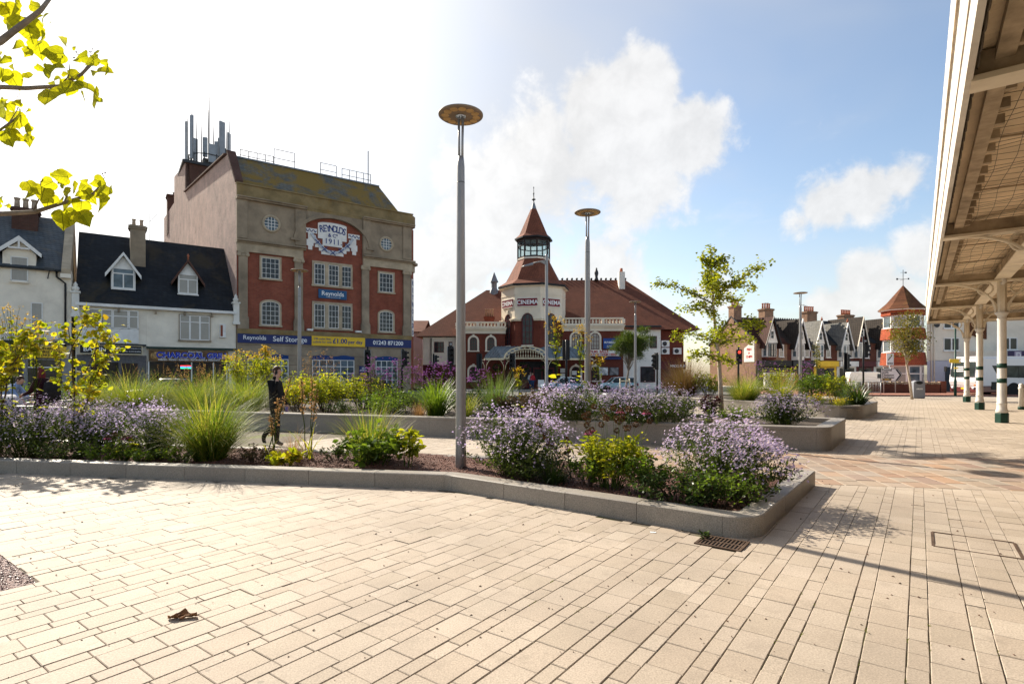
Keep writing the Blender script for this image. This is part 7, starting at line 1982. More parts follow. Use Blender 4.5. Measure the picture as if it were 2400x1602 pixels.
Pt = dict(Ps); Pt.update(el_l=(-.02, .23, 1.1), wr_l=(.06, .25, .86), palm_l=(.08, .25, .79), el_r=(-.02, -.23, 1.1), wr_r=(.06, -.25, .86), palm_r=(.08, -.25, .79))
person('person in red top standing at the cinema entrance', ((1248 - 1200) / 1300 * 56.2, 56.0, .02), R(-100), Pt, [M['skin'], M['cloth_red'], M['denim'], M['shoe']], paint_a, M['hair_brown'], 1.0, 'people at the cinema entrance')
person('person in white top beside the one in red at the cinema entrance', ((1243 - 1200) / 1300 * 57.2, 57.0, .02), R(-70), Pt, [M['skin'], M['cloth_white'], M['denim'], M['shoe']], paint_a, M['hair_grey'], 1.03, 'people at the cinema entrance')
ab = empty('notice_board', ((1268 - 1200) / 1300 * 55.5, 55.3, .02), R(-8), 'white A-board beside the cinema door', 'sign')
MB().add([(-.3, -.2, 0), (.3, -.2, 0), (.3, 0, 1.0), (-.3, 0, 1.0)], [(0, 1, 2, 3)]).build('front_panel', M['white'], ab); MB().add([(-.3, .2, 0), (.3, .2, 0), (.3, .02, 1.0), (-.3, .02, 1.0)], [(0, 1, 2, 3)]).build('rear_panel', M['white'], ab)
# -- planting
M['stem_green'] = mat_leaf('green_stem', [(.05, .08, .015), (.09, .12, .02)], .15)
M['stem_brown'] = mat_plain('woody_stem', (.09, .06, .04), .85, .3, 10)
M['bark_pale'] = mat_plain('pale_bark', (.46, .38, .30), .85, .2, 8, bump=.5, bscale=40)
M['bark_grey'] = mat_plain('grey_bark', (.22, .18, .14), .85, .25, 8, bump=.5, bscale=40)
M['aster_leaf'] = mat_leaf('aster_leaf', [(.035, .055, .012), (.06, .09, .02), (.095, .13, .028)], .45)
M['aster_flower'] = mat_leaf('aster_petal', [(.52, .40, .70), (.66, .56, .82), (.80, .73, .90), (.58, .47, .76)], .5, tint=(1.05, 1.0, 1.1), gloss=.05)
M['aster_eye'] = mat_leaf('aster_centre', [(.45, .28, .04), (.30, .17, .05)], .1, tint=(1, 1, 1))
M['grass'] = mat_leaf('grass_blade', [(0.063, 0.109, 0.014), (0.115, 0.184, 0.023), (0.196, 0.253, 0.034), (0.299, 0.31, 0.057), (0.437, 0.345, 0.127)], .5, gloss=.04)
M['grass_blue'] = mat_leaf('blue_grass', [(.07, .12, .045), (.12, .18, .06), (.17, .22, .07)], .45, gloss=.06)
M['grass_tan'] = mat_leaf('tan_grass', [(.30, .17, .07), (.40, .25, .11), (.22, .14, .05)], .4, tint=(1.1, 1, .9))
M['grass_red'] = mat_leaf('reddish_grass', [(.13, .085, .03), (.18, .105, .05), (.12, .12, .03)], .4, tint=(1.1, 1, .8))
M['leaf_yellow'] = mat_leaf('yellow_green_leaf', [(0.15, 0.2, 0.015), (0.275, 0.3, 0.02), (0.45, 0.413, 0.025)], .58)
M['leaf_green'] = mat_leaf('mid_green_leaf', [(0.062, 0.112, 0.016), (0.112, 0.179, 0.022), (0.179, 0.246, 0.028)], .52)
M['leaf_dark'] = mat_leaf('dark_leaf', [(.022, .042, .012), (.04, .07, .018), (.06, .09, .022)], .35)
M['leaf_lime'] = mat_leaf('lime_leaf', [(0.218, 0.265, 0.014), (0.345, 0.368, 0.021), (0.483, 0.437, 0.023), (0.483, 0.287, 0.034)], .62)
M['leaf_ginkgo'] = mat_leaf('ginkgo_leaf', [(0.138, 0.184, 0.014), (0.241, 0.276, 0.018), (0.368, 0.356, 0.023)], .58)
M['leaf_tree'] = mat_leaf('street_tree_leaf', [(.09, .10, .018), (.15, .14, .025), (.22, .16, .03)], .5)
M['needle'] = mat_leaf('pine_needle', [(.045, .085, .015), (.09, .13, .02), (.13, .17, .03)], .35)
M['flower_yellow'] = mat_leaf('yellow_flower', [(.55, .36, .015), (.65, .45, .02)], .4, tint=(1.1, 1, .5))
M['flower_purple'] = mat_leaf('verbena_flower', [(.32, .10, .34), (.44, .18, .46), (.25, .07, .24)], .4, tint=(1.1, .9, 1.1))
M['flower_pink'] = mat_leaf('coneflower_petal', [(.45, .08, .18), (.55, .14, .26)], .4, tint=(1, 1, 1))
M['seed_dark'] = mat_leaf('seed_head', [(.06, .03, .015), (.12, .06, .025), (.09, .045, .02)], .1, tint=(1, 1, 1))
M['sedum'] = mat_leaf('brown_sedum', [(.09, .06, .03), (.14, .09, .045), (.08, .08, .03)], .3, tint=(1.1, 1, .8))
M['dark_dahlia'] = mat_leaf('dark_red_leaf', [(.03, .012, .012), (.06, .02, .018)], .3, tint=(1.2, .8, .8))
M['leaf_catalpa'] = mat_leaf('catalpa_leaf', [(0.217, 0.29, 0.017), (0.392, 0.42, 0.023), (0.58, 0.522, 0.029)], .68, tint=(1.3, 1.22, .4))

def unit(a): return a / np.maximum(np.linalg.norm(a, axis=-1, keepdims=True), 1e-9)
def leaf_arrays(P, D, S, wid=.45, fold=.25, g=None, rnd=.6, shape='leaf', up=None):
    n_ = len(P); D = unit(D)
    ref = up if up is not None else (np.array([0, 0, 1.0]) + g.normal(0, rnd, (n_, 3)))
    side = unit(np.cross(D, ref)); nor = np.cross(side, D)
    S = S[:, None]; w = S * wid
    if shape == 'leaf':
        rows = [(0, 0), (.35, .5), (.7, .38), (1, 0), (.7, -.38), (.35, -.5)]
    elif shape == 'round':
        rows = [(0, 0), (.25, .5), (.75, .48), (1, 0), (.75, -.48), (.25, -.5)]
    else:
        rows = [(0, 0), (.6, .5), (1, .3), (.85, 0), (1, -.3), (.6, -.5)]
    V = []
    for (a, b) in rows:
        V.append(P + D * S * a + side * w * 2 * b + nor * (abs(b) * fold * S - .12 * S * a * a))
    V = np.stack(V, 1)
    base = np.arange(n_)[:, None] * 6
    F = np.concatenate([base + np.array([[0, 1, 2, 3]]), base + np.array([[0, 3, 4, 5]])], 0)
    return V.reshape(-1, 3), F
def blade_arrays(P, D0, L, bend, w, seg=4, g=None):
    n_ = len(P); D0 = unit(D0)
    hor = D0.copy(); hor[:, 2] = 0; hor = unit(hor + 1e-6)
    side = np.stack([-hor[:, 1], hor[:, 0], np.zeros(n_)], 1)
    pts = [P]; d = D0.copy()
    for k in range(seg):
        d = unit(d + (hor * .6 - np.array([0, 0, 1.0])) * (bend[:, None] * (k + .5) / seg)); pts.append(pts[-1] + d * (L[:, None] / seg))
    V = []
    for k, p in enumerate(pts):
        ww = (w * (1 - (k / seg) ** 2 * .92))[:, None]
        V += [p - side * ww / 2, p + side * ww / 2]
    V = np.stack(V, 1); m_ = 2 * (seg + 1)
    q = np.array([[2 * k, 2 * k + 1, 2 * k + 3, 2 * k + 2] for k in range(seg)])
    F = (np.arange(n_)[:, None, None] * m_ + q[None]).reshape(-1, 4)
    return V.reshape(-1, 3), F
def strand_arrays(paths, rad):
    n_, m_, _ = paths.shape
    rad = np.asarray(rad, float)
    if rad.ndim == 1: rad = np.repeat(rad[:, None], m_, 1) * np.linspace(1, .55, m_)[None]
    off = np.array([(1, 0, 0), (-.5, .866, 0), (-.5, -.866, 0)])
    V = paths[:, :, None, :] + off[None, None] * rad[:, :, None, None]
    i = np.arange(m_ - 1); F = []
    for k in range(3):
        k2 = (k + 1) % 3; F.append(np.stack([i * 3 + k, i * 3 + k2, (i + 1) * 3 + k2, (i + 1) * 3 + k], 1))
    F = np.concatenate(F, 0)
    return V.reshape(-1, 3), (np.arange(n_)[:, None, None] * (m_ * 3) + F[None]).reshape(-1, 4)
def star_arrays(C, N, r, petals=8, inner=.45, g=None):
    n_ = len(C); N = unit(N); a = unit(np.cross(N, np.array([.31, .52, .79]) + np.zeros_like(N))); b = np.cross(N, a)
    m_ = petals * 2; ph = g.uniform(0, 6.3, n_); V = []
    for k in range(m_):
        t = ph + 2 * np.pi * k / m_; rr = (r if k % 2 == 0 else r * inner)
        V.append(C + (a * np.cos(t)[:, None] + b * np.sin(t)[:, None]) * rr[:, None] + N * (.12 * rr * (1 if k % 2 == 0 else 0))[:, None])
    V = np.stack(V, 1)
    return V.reshape(-1, 3), (np.arange(n_)[:, None] * m_ + np.arange(m_)[None])
def part(name, VF, mat, parent, stuff=True):
    if not isinstance(VF, list): VF = [VF]
    Vs, Fs, b = [], [], 0
    for (V, F) in VF: Vs.append(V); Fs.append(F + b); b += len(V)
    o = obj(name, mesh_arrays(name, np.concatenate(Vs), Fs), mat, parent)
    if stuff: o['kind'] = 'stuff'
    return o
def at(px, Y, z=0.0): return ((px - 1200) / 1300 * Y, Y, z)
GEN = [100]
def gen(): GEN[0] += 1; return np.random.default_rng(GEN[0])
def lerp_paths(A, B, m_, sag=None, g=None, wob=0.0):
    t = np.linspace(0, 1, m_)[None, :, None]; P = A[:, None] * (1 - t) + B[:, None] * t
    if sag is not None: P[:, :, 2] += (np.sin(t[..., 0] * np.pi) * sag[:, None])
    if wob: P[:, 1:-1] += g.normal(0, wob, P[:, 1:-1].shape)
    return P

def aster(px, Y, z0, W, Hh, nf, label, fr=.017, seed=None, skirt=.35):
    g = gen(); o = empty('aster_bush', at(px, Y, z0), g.uniform(0, 6), label, 'aster', 'purple aster bushes')
    r = W / 2
    lob = g.uniform(.75, 1.12, 9)
    nlob = 6; la = g.uniform(0, 6.3, nlob); r *= 1.42; lr = g.uniform(.28, .55, nlob) * r; lc = np.stack([np.cos(la) * lr, np.sin(la) * lr], 1); lc[0] = 0; ls_ = g.uniform(.52, .76, nlob); lh = g.uniform(.72, 1.0, nlob); lh[0] = 1; ls_[0] = .72
    def surf(n_, inner=0.0):
        d = g.normal(size=(n_, 3)); d[:, 2] = np.abs(d[:, 2]) * 1.1 + g.uniform(-.15, .25, n_); d = unit(d)
        ang = (np.arctan2(d[:, 1], d[:, 0]) / (2 * np.pi) * 9) % 9; i0 = ang.astype(int) % 9; fr_ = ang - ang.astype(int)
        k = lob[i0] * (1 - fr_) + lob[(i0 + 1) % 9] * fr_
        rad = (g.uniform(inner, 1.0, n_) ** .5 if inner < 1 else np.ones(n_)) * k * g.uniform(.88, 1.07, n_)
        q = g.integers(0, nlob, n_); P = d * rad[:, None]; P[:, :2] = P[:, :2] * (r * ls_[q])[:, None] + lc[q]; P[:, 2] = (P[:, 2] * .72 + .26) * Hh * lh[q]
        return P, d
    nf = int(nf * 3.6); fr *= 1.2; Hh *= 1.12
    ns = int(170 * W); T, d = surf(ns, 1.0); T = T * .9
    A = np.stack([T[:, 0] * .25 + g.normal(0, .05, ns), T[:, 1] * .25 + g.normal(0, .05, ns), np.full(ns, -.05)], 1)
    paths = lerp_paths(A, T, 5, T[:, 2] * .15, g, .012)
    part('stems', strand_arrays(paths, np.full(ns, .0035)), M['stem_green'], o)
    nl = int(3800 * W)
    si = g.integers(0, ns, nl); tt = g.uniform(.25, 1, nl); ki = np.minimum((tt * 4).astype(int), 3); ff = (tt * 4 - ki)[:, None]
    P = paths[si, ki] * (1 - ff) + paths[si, ki + 1] * ff
    D = g.normal(size=(nl, 3)) + np.array([0, 0, .35])
    part('foliage', leaf_arrays(P + g.normal(0, .012, P.shape), D, g.uniform(.025, .06, nl), .22, .2, g), M['aster_leaf'], o)
    P, d = surf(nf, .75); keep = P[:, 2] > Hh * skirt * g.uniform(.3, 2.2, nf); P, d = P[keep], d[keep]; n_ = len(P)
    N = unit(d * .5 + np.array([-.3, -.1, .7]) + g.normal(0, .4, (n_, 3)))
    rr = fr * g.uniform(.65, 1.15, n_)
    part('flowers', star_arrays(P, N, rr, 7, .42, g), M['aster_flower'], o)
    part('flower_centres', star_arrays(P + N * .004, N, rr * .3, 3, .9, g), M['aster_eye'], o)
    return o
def grass(px, Y, z0, W, Hh, nb, label, mat, w=.006, bend=.42, plume=0, pm=None, group='ornamental grass clumps', base=.16):
    g = gen(); o = empty('grass_clump', at(px, Y, z0), 0, label, 'grass clump', group)
    Hh *= 1.12; w *= 1.5; bend *= .75; nb = int(nb * 1.15)
    a = g.uniform(0, 2 * np.pi, nb); rr = g.uniform(0, 1, nb) ** .7
    P = np.stack([np.cos(a) * rr * W * base, np.sin(a) * rr * W * base, np.full(nb, -.02)], 1)
    tilt = g.uniform(.05, .85, nb) ** .9 * (W / Hh) * .52
    D = np.stack([np.cos(a) * tilt, np.sin(a) * tilt, np.ones(nb)], 1) + g.normal(0, .26, (nb, 3))
    L = Hh * g.uniform(.45, 1.35, nb); L *= 1 + .2 * tilt
    part('blades', blade_arrays(P, D, L, bend * g.uniform(.3, 1.3, nb), w * g.uniform(.6, 1.2, nb), 5, g), mat, o)
    if plume:
        n_ = plume; a = g.uniform(0, 6.3, n_); t = g.uniform(.1, .5, n_) * W / Hh
        A = np.zeros((n_, 3)); B = np.stack([np.cos(a) * t * Hh, np.sin(a) * t * Hh, Hh * g.uniform(1.0, 1.35, n_)], 1)
        pa = lerp_paths(A, B, 5, None, g, .01); part('flower_stalks', strand_arrays(pa, np.full(n_, .003)), M['grass_tan'], o)
        k = 26; I = np.repeat(np.arange(n_), k); tt = g.uniform(.72, 1.0, n_ * k)[:, None]
        Q = A[I] * (1 - tt) + B[I] * tt
        part('plumes', leaf_arrays(Q, g.normal(size=(n_ * k, 3)) * .6 + (B - A)[I] * .6, g.uniform(.02, .05, n_ * k), .12, .1, g), pm or M['grass_tan'], o)
    return o
def shrub(px, Y, z0, W, Hh, nl, label, mat, ls=.06, wid=.42, shape='leaf', stems=14, cat='shrub', flowers=0, fm=None, fsize=.03, group=None, lean=0.0, taper=.5, name='leafy_shrub', stem_mat=None, top_flowers=False, ft=None):
    g = gen(); o = empty(name, at(px, Y, z0), g.uniform(0, 6), label, cat, group)
    a = g.uniform(0, 6.3, stems); rr = g.uniform(.15, 1, stems) ** .6 * W / 2
    zt = Hh * g.uniform(.6, 1.0, stems) * (1 - .25 * rr / (W / 2))
    A = np.stack([np.cos(a) * rr * .25, np.sin(a) * rr * .25, np.full(stems, -.04)], 1); B = np.stack([np.cos(a) * rr, np.sin(a) * rr, zt], 1)
    m_ = 7; pa = lerp_paths(A, B, m_, Hh * .12 * np.ones(stems), g, .02 * Hh)
    nt_ = stems * 5; si = g.integers(0, stems, nt_); ti = g.integers(2, m_ - 1, nt_); A2 = pa[si, ti]
    B2 = A2 + (g.normal(size=(nt_, 3)) * np.array([1, 1, .6]) + np.array([0, 0, .4])) * (W * .11)
    pb = lerp_paths(A2, B2, 4, None, g, .006)
    part('stems', [strand_arrays(pa, np.full(stems, .006 + .003 * Hh)), strand_arrays(pb, np.full(nt_, .003 + .001 * Hh))], stem_mat or M['stem_brown'], o)
    n1 = int(nl * .6); i1 = g.integers(0, nt_, n1); t1 = g.uniform(.2, 1.05, n1)[:, None]; P1 = A2[i1] * (1 - t1) + B2[i1] * t1
    n2 = nl - n1; i2 = g.integers(0, stems, n2); t2 = g.uniform(taper * .5, 1, n2); k2 = np.minimum((t2 * (m_ - 1)).astype(int), m_ - 2); f2 = (t2 * (m_ - 1) - k2)[:, None]; P2 = pa[i2, k2] * (1 - f2) + pa[i2, k2 + 1] * f2
    P = np.concatenate([P1, P2]); P = P + g.normal(0, W * .022, P.shape)
    D = g.normal(size=(nl, 3)) * np.array([1, 1, .55]) + np.array([0, 0, .15])
    part('foliage', leaf_arrays(P, D, ls * g.uniform(.55, 1.25, nl), wid, .22, g, .6, shape), mat, o)
    if flowers:
        src = np.concatenate([B, B2]); w_ = src[:, 2] > Hh * (.45 if not top_flowers else .72); src = src[w_] if w_.any() else src
        i = g.integers(0, len(src), flowers); C = src[i] + g.normal(0, ft or W * .06, (flowers, 3)) * np.array([1, 1, .6]) + np.array([0, 0, .03])
        part('flowers', star_arrays(C, unit(g.normal(0, .5, (flowers, 3)) + np.array([0, 0, 1.0])), fsize * g.uniform(.6, 1.2, flowers), 5, .5, g), fm, o)
    return o
def stalks(px, Y, z0, tops, label, name='seed_stalks', cat='perennial', leaves=8, lmat=None, seed_mat=None, rad=.008, spread=.035, frac=.45, leafy=.5, group=None, sm=None, leaf_len=.5, seeds=70, ss=.03):
    g = gen(); o = empty(name, at(px, Y, z0), 0, label, cat, group)
    n_ = len(tops); A = g.normal(0, .04, (n_, 3)) * np.array([1, 1, 0]); B = np.array([(dx, dy, h) for dx, dy, h in tops])
    pa = lerp_paths(A, B, 6, None, g, .008); part('stalks', strand_arrays(pa, np.full(n_, rad)), sm or M['stem_green'], o)
    I = np.repeat(np.arange(n_), seeds); t = (1 - g.uniform(0, 1, n_ * seeds) ** 1.0 * frac)[:, None]; Q = A[I] * (1 - t) + B[I] * t + g.normal(0, spread, (n_ * seeds, 3)) * np.array([1, 1, .5]) * (1.15 - .6 * t)
    part('seed_heads', leaf_arrays(Q, g.normal(size=Q.shape) + np.array([0, 0, .5]), ss * g.uniform(.5, 1.3, len(Q)), .4, .3, g, .8, 'round'), seed_mat or M['grass_tan'], o)
    if leaves:
        a = g.uniform(0, 6.3, leaves); D = np.stack([np.cos(a) * .4, np.sin(a) * .4, np.ones(leaves)], 1)
        part('strap_leaves', blade_arrays(g.normal(0, .04, (leaves, 3)) * np.array([1, 1, 0]), D, leaf_len * g.uniform(.6, 1.2, leaves), g.uniform(.1, .7, leaves), np.full(leaves, .022), 5, g), lmat or M['leaf_yellow'], o)
    return o
def verbena(px, Y, z0, W, Hh, n_, label):
    g = gen(); o = empty('verbena', at(px, Y, z0), 0, label, 'verbena', 'tall purple verbenas')
    a = g.uniform(0, 6.3, n_); rr = g.uniform(.1, 1, n_) * W / 2
    A = np.stack([np.cos(a) * rr * .4, np.sin(a) * rr * .4, np.zeros(n_)], 1); B = np.stack([np.cos(a) * rr, np.sin(a) * rr, Hh * g.uniform(.55, 1.05, n_)], 1)
    pa = lerp_paths(A, B, 5, None, g, .02)
    m_ = n_ * 3; si = g.integers(0, n_, m_); A2 = pa[si, 3] ; B2 = B[si] + g.normal(0, .09, (m_, 3)) * np.array([1, 1, .7]); pb = lerp_paths(A2, B2, 3)
    part('stems', [strand_arrays(pa, np.full(n_, .0045)), strand_arrays(pb, np.full(m_, .0028))], M['stem_green'], o)
    k = 22; C = np.repeat(np.concatenate([B, B2]), k, 0); d = unit(g.normal(size=C.shape)); d[:, 2] = np.abs(d[:, 2]) * .6
    part('flower_heads', star_arrays(C + d * .028 * g.uniform(.5, 1, (len(C), 1)), d + np.array([0, 0, .3]), .011 * g.uniform(.7, 1.3, len(C)), 4, .5, g), M['flower_purple'], o)
    nl = 260; si = g.integers(0, n_, nl); t = g.uniform(0, .7, nl)[:, None]; P = A[si] * (1 - t) + B[si] * t
    part('leaves', leaf_arrays(P, g.normal(size=(nl, 3)) + np.array([0, 0, .2]), g.uniform(.06, .15, nl), .14, .2, g), M['leaf_dark'], o)
    return o
def coneflowers(px, Y, z0, W, Hh, label, nl=420, heads=16, pink=4):
    g = gen(); o = shrub(px, Y, z0, W, Hh * .8, nl, label, M['leaf_yellow'], .10, .17, 'leaf', 26, 'coneflower', name='coneflower', stem_mat=M['stem_green'], group='coneflower clumps')
    a = g.uniform(0, 6.3, heads); rr = g.uniform(.1, 1.0, heads) * W * .5
    B = np.stack([np.cos(a) * rr, np.sin(a) * rr, Hh * g.uniform(.72, 1.05, heads)], 1); A = B * np.array([.4, .4, 0])
    part('flower_stalks', strand_arrays(lerp_paths(A, B, 5, None, g, .01), np.full(heads, .004)), M['stem_green'], o)
    k = 60; d = unit(g.normal(size=(heads * k, 3))); C = np.repeat(B, k, 0) + d * np.array([.022, .022, .022])
    part('cones', leaf_arrays(C, d, np.full(heads * k, .024), .42, .2, g), M['seed_dark'], o)
    if pink:
        k = 11; I = np.repeat(np.arange(pink), k); t = np.tile(np.linspace(0, 2 * np.pi, k, endpoint=False), pink); D = np.stack([np.cos(t), np.sin(t), np.full(len(t), -.35)], 1)
        part('petals', leaf_arrays(B[I] + D * .015, D, np.full(len(t), .05), .2, .1, g), M['flower_pink'], o)
    return o
def inula(px, Y, z0, Hh, label, lean=(0, 0), heads=24, leafn=16, ls=.26, spread=.22):
    g = gen(); o = empty('tall_yellow_perennial', at(px, Y, z0), 0, label, 'perennial', 'tall yellow-flowered perennials')
    A = np.array([[0, 0, 0]], float); B = np.array([[lean[0], lean[1], Hh * .72]]); pa = lerp_paths(A, B, 6, None, g, .015)
    T = B + g.normal(0, spread, (heads, 3)) * np.array([1, 1, .0]) + np.stack([np.zeros(heads), np.zeros(heads), Hh * .28 * g.uniform(.3, 1.0, heads)], 1)
    S = np.repeat(pa[0, 3:6], (heads + 2) // 3, 0)[:heads]
    part('stems', [strand_arrays(pa, np.array([.013])), strand_arrays(lerp_paths(S, T, 5, None, g, .012), np.full(heads, .004))], M['stem_green'], o)
    k = 9; part('flowers', star_arrays(np.repeat(T, k, 0) + g.normal(0, .022, (heads * k, 3)), unit(g.normal(0, .5, (heads * k, 3)) + np.array([0, 0, 1.])), .02 * g.uniform(.5, 1.2, heads * k), 5, .5, g), M['flower_yellow'], o)
    t = g.uniform(.12, .95, leafn)[:, None]; P = A * (1 - t) + B * t; a = g.uniform(0, 6.3, leafn); D = np.stack([np.cos(a), np.sin(a), g.uniform(-.3, .4, leafn)], 1)
    m_ = heads * 3; P2 = np.repeat((S + T) / 2, 3, 0); D2 = g.normal(size=(m_, 3))
    part('leaves', [leaf_arrays(P, D, ls * (1.25 - t[:, 0] * .8) * g.uniform(.7, 1.1, leafn), .32, .2, g, .3), leaf_arrays(P2, D2, g.uniform(.03, .08, m_), .3, .2, g)], M['leaf_yellow'], o)
    return o

# ---- nearest planter
aster(-60, 10.2, .14, 1.5, 1.0, 520, 'purple aster bush cut by the left edge'); aster(72, 9.9, .14, 1.75, 1.02, 900, 'large purple aster bush at the left, below the red-haired woman')
aster(238, 10.5, .14, 1.45, 1.03, 700, 'purple aster bush behind the thin-stemmed shrub, middle of the left three'); aster(368, 9.75, .14, 1.18, .98, 640, 'purple aster bush beside the big green grass clump')
aster(1195, 8.15, .15, 1.55, .98, 900, 'purple aster bush hugging the tall foreground lamp post'); aster(1672, 6.85, .14, 1.8, .96, 1250, 'largest purple aster bush, at the rounded planter corner', .018)
grass(492, 9.55, .14, 1.5, 1.0, 1700, 'big bright green grass clump in the nearest planter', M['grass'], .007, .5)
grass(868, 9.35, .14, 1.25, .74, 620, 'green grass clump behind broad-leaved plants, mid nearest planter', M['grass'], .007, .35)
shrub(255, 9.3, .14, .9, .32, 900, 'low green groundcover in front of the left asters', M['leaf_green'], .045, .3, cat='groundcover', name='groundcover_plant')
shrub(420, 9.1, .14, .6, .3, 500, 'low yellow-green plant in front of the asters beside the grass', M['leaf_green'], .045, .3, cat='groundcover', name='groundcover_plant', flowers=8, fm=M['flower_yellow'], fsize=.015)
coneflowers(288, 9.25, .14, .5, .5, 'pair of pink coneflowers among the left asters', 60, 4, 3)
stalks(630, 9.3, .14, [(.16, 0, 1.05), (.36, .05, 1.42), (-.02, .1, .75)], 'two dry brown seed stalks leaning in front of the walking man', leaves=9, rad=.012, spread=.028, seeds=90, ss=.032)
stalks(722, 9.6, .14, [(-.12, 0, 1.38), (.03, .1, 1.45), (.16, 0, 1.2)], 'dry brown seed stalks with strap leaves right of the walking man', leaves=12, rad=.011, spread=.03, seeds=110, ss=.032, leaf_len=.75)
grass(690, 9.5, .14, .7, .55, 260, 'tuft of dry tan grass beside the walking man\'s foot', M['grass_tan'], .003, .8)
shrub(672, 9.0, .14, .55, .2, 160, 'low bright green broad-leaved plant by the kerb', M['leaf_lime'], .12, .35, stems=8, cat='groundcover', name='groundcover_plant')
shrub(880, 8.95, .14, 1.35, .62, 460, 'broad-leaved green perennial clump by the kerb, mid nearest planter', M['leaf_green'], .13, .32, stems=26, cat='perennial', name='perennial_clump', stem_mat=M['stem_green'])
shrub(955, 8.8, .14, .55, .72, 150, 'upright pale leafy perennial right of the broad-leaved clump', M['leaf_yellow'], .13, .26, stems=7, cat='perennial', name='perennial_clump', stem_mat=M['stem_green'])
coneflowers(1430, 7.15, .14, 1.05, 1.0, 'yellow-leaved coneflower clump with dark seed heads in the nearest planter', 1300, 26, 4)
stalks(1345, 7.6, .14, [(-.5, .1, .78), (-.1, 0, .6)], 'leaning dead brown stem between the two right aster bushes', name='dead_stem', leaves=0, sm=M['stem_brown'], seed_mat=M['seed_dark'], rad=.012, seeds=30, spread=.03, ss=.06)
grass(1300, 7.45, .14, .8, .32, 380, 'low dark grass tuft at the foot of the coneflowers', M['leaf_dark'], .006, .5)
shrub(1590, 6.25, .14, 1.15, .36, 900, 'low dark green foliage in front of the largest aster bush', M['leaf_dark'], .06, .3, stems=24, cat='groundcover', name='groundcover_plant'); shrub(1750, 6.2, .14, .7, .3, 420, 'small green foliage clump near the rounded planter corner', M['aster_leaf'], .05, .28, stems=14, cat='groundcover', name='groundcover_plant')
wd = shrub(1652, 5.36, 0, .14, .1, 40, 'small weed beside the drain grate', M['leaf_dark'], .035, .4, stems=5, cat='weed', name='weed')

def roundleaf(px, Y, z0, spec, label, nleaf, lsz=.085):
    g = gen(); o = empty('round_leaved_shrub', at(px, Y, z0), 0, label, 'shrub', 'round-leaved lime shrubs at the left')
    paths, tips = [], []
    mb = MB()
    for pts, r0 in spec:
        P = [Vector(p) for p in pts]; Q = []
        for i in range(len(P) - 1):
            for k in range(3): Q.append(P[i].lerp(P[i + 1], k / 3) + Vector(g.normal(0, .015, 3)) * (1 if (i or k) else 0))
        Q.append(P[-1]); mb.tube(Q, [r0 * (1 - .75 * i / (len(Q) - 1)) for i in range(len(Q))], 6); tips += [tuple(q) for q in Q[len(Q) // 4:]]
    tips = np.array(tips); nt_ = 110; i = g.integers(0, len(tips), nt_); A = tips[i]; B = A + g.normal(0, .13, (nt_, 3)) + np.array([0, 0, .05])
    mb.build('branches', M['stem_brown'], o); part('twigs', strand_arrays(lerp_paths(A, B, 4, None, g, .012), np.full(nt_, .0035)), M['stem_brown'], o)
    j = g.integers(0, nt_, nleaf); t = g.uniform(.2, 1.1, nleaf)[:, None]; P = A[j] * (1 - t) + B[j] * t + g.normal(0, .02, (nleaf, 3))
    a = g.uniform(0, 6.3, nleaf); D = np.stack([np.cos(a) * .7, np.sin(a) * .7, g.uniform(-.9, .3, nleaf)], 1)
    part('foliage', leaf_arrays(P, D, lsz * g.uniform(.6, 1.2, nleaf), .46, .12, g, .5, 'round'), M['leaf_lime'], o)
    return o
roundleaf(168, 10.35, .14, [([(0, 0, 0), (.05, 0, .9), (-.02, .1, 1.7), (-.15, .1, 2.35)], .022), ([(.02, 0, .3), (.3, .05, 1.2), (.45, 0, 1.9), (.5, .1, 2.55)], .018), ([(.15, 0, .6), (.42, -.1, 1.1), (.75, -.1, 1.35)], .014),
     ([(.1, .1, 1.3), (.35, .2, 2.0), (.28, .1, 2.62)], .012), ([(0, 0, 1.0), (-.2, 0, 1.4), (-.32, .1, 1.95)], .012), ([(.35, .05, 1.3), (.62, .1, 1.9), (.72, 0, 2.2)], .011), ([(-.05, 0, 1.75), (.2, 0, 2.35), (.4, 0, 2.5)], .010)],
     'thin-stemmed shrub with round lime leaves in front of the cream shop house', 720, .092)
roundleaf(4, 10.2, .14, [([(0, 0, 0), (0, 0, .8), (.1, .1, 1.6), (.3, 0, 2.1)], .022), ([(0, 0, .4), (-.3, 0, 1.2), (-.5, 0, 2.0)], .018), ([(.05, 0, 1.3), (.4, 0, 1.85), (.75, 0, 2.1)], .013), ([(0, 0, .9), (-.2, .1, 1.7), (-.1, 0, 2.3)], .014), ([(.1, 0, 1.5), (.45, -.1, 1.9), (.62, -.1, 2.3)], .012)],
     'dense lime-leaved shrub at the far left, over the takeaway sign', 820, .09)
inula(22, 10.6, .14, 2.75, 'tall plant with loose yellow heads at the far left', (.05, 0), 30, 10, .2, .16); inula(84, 10.7, .14, 2.55, 'tall plant with yellow heads in front of the narrow house window', (.0, 0), 26, 8, .2, .15)

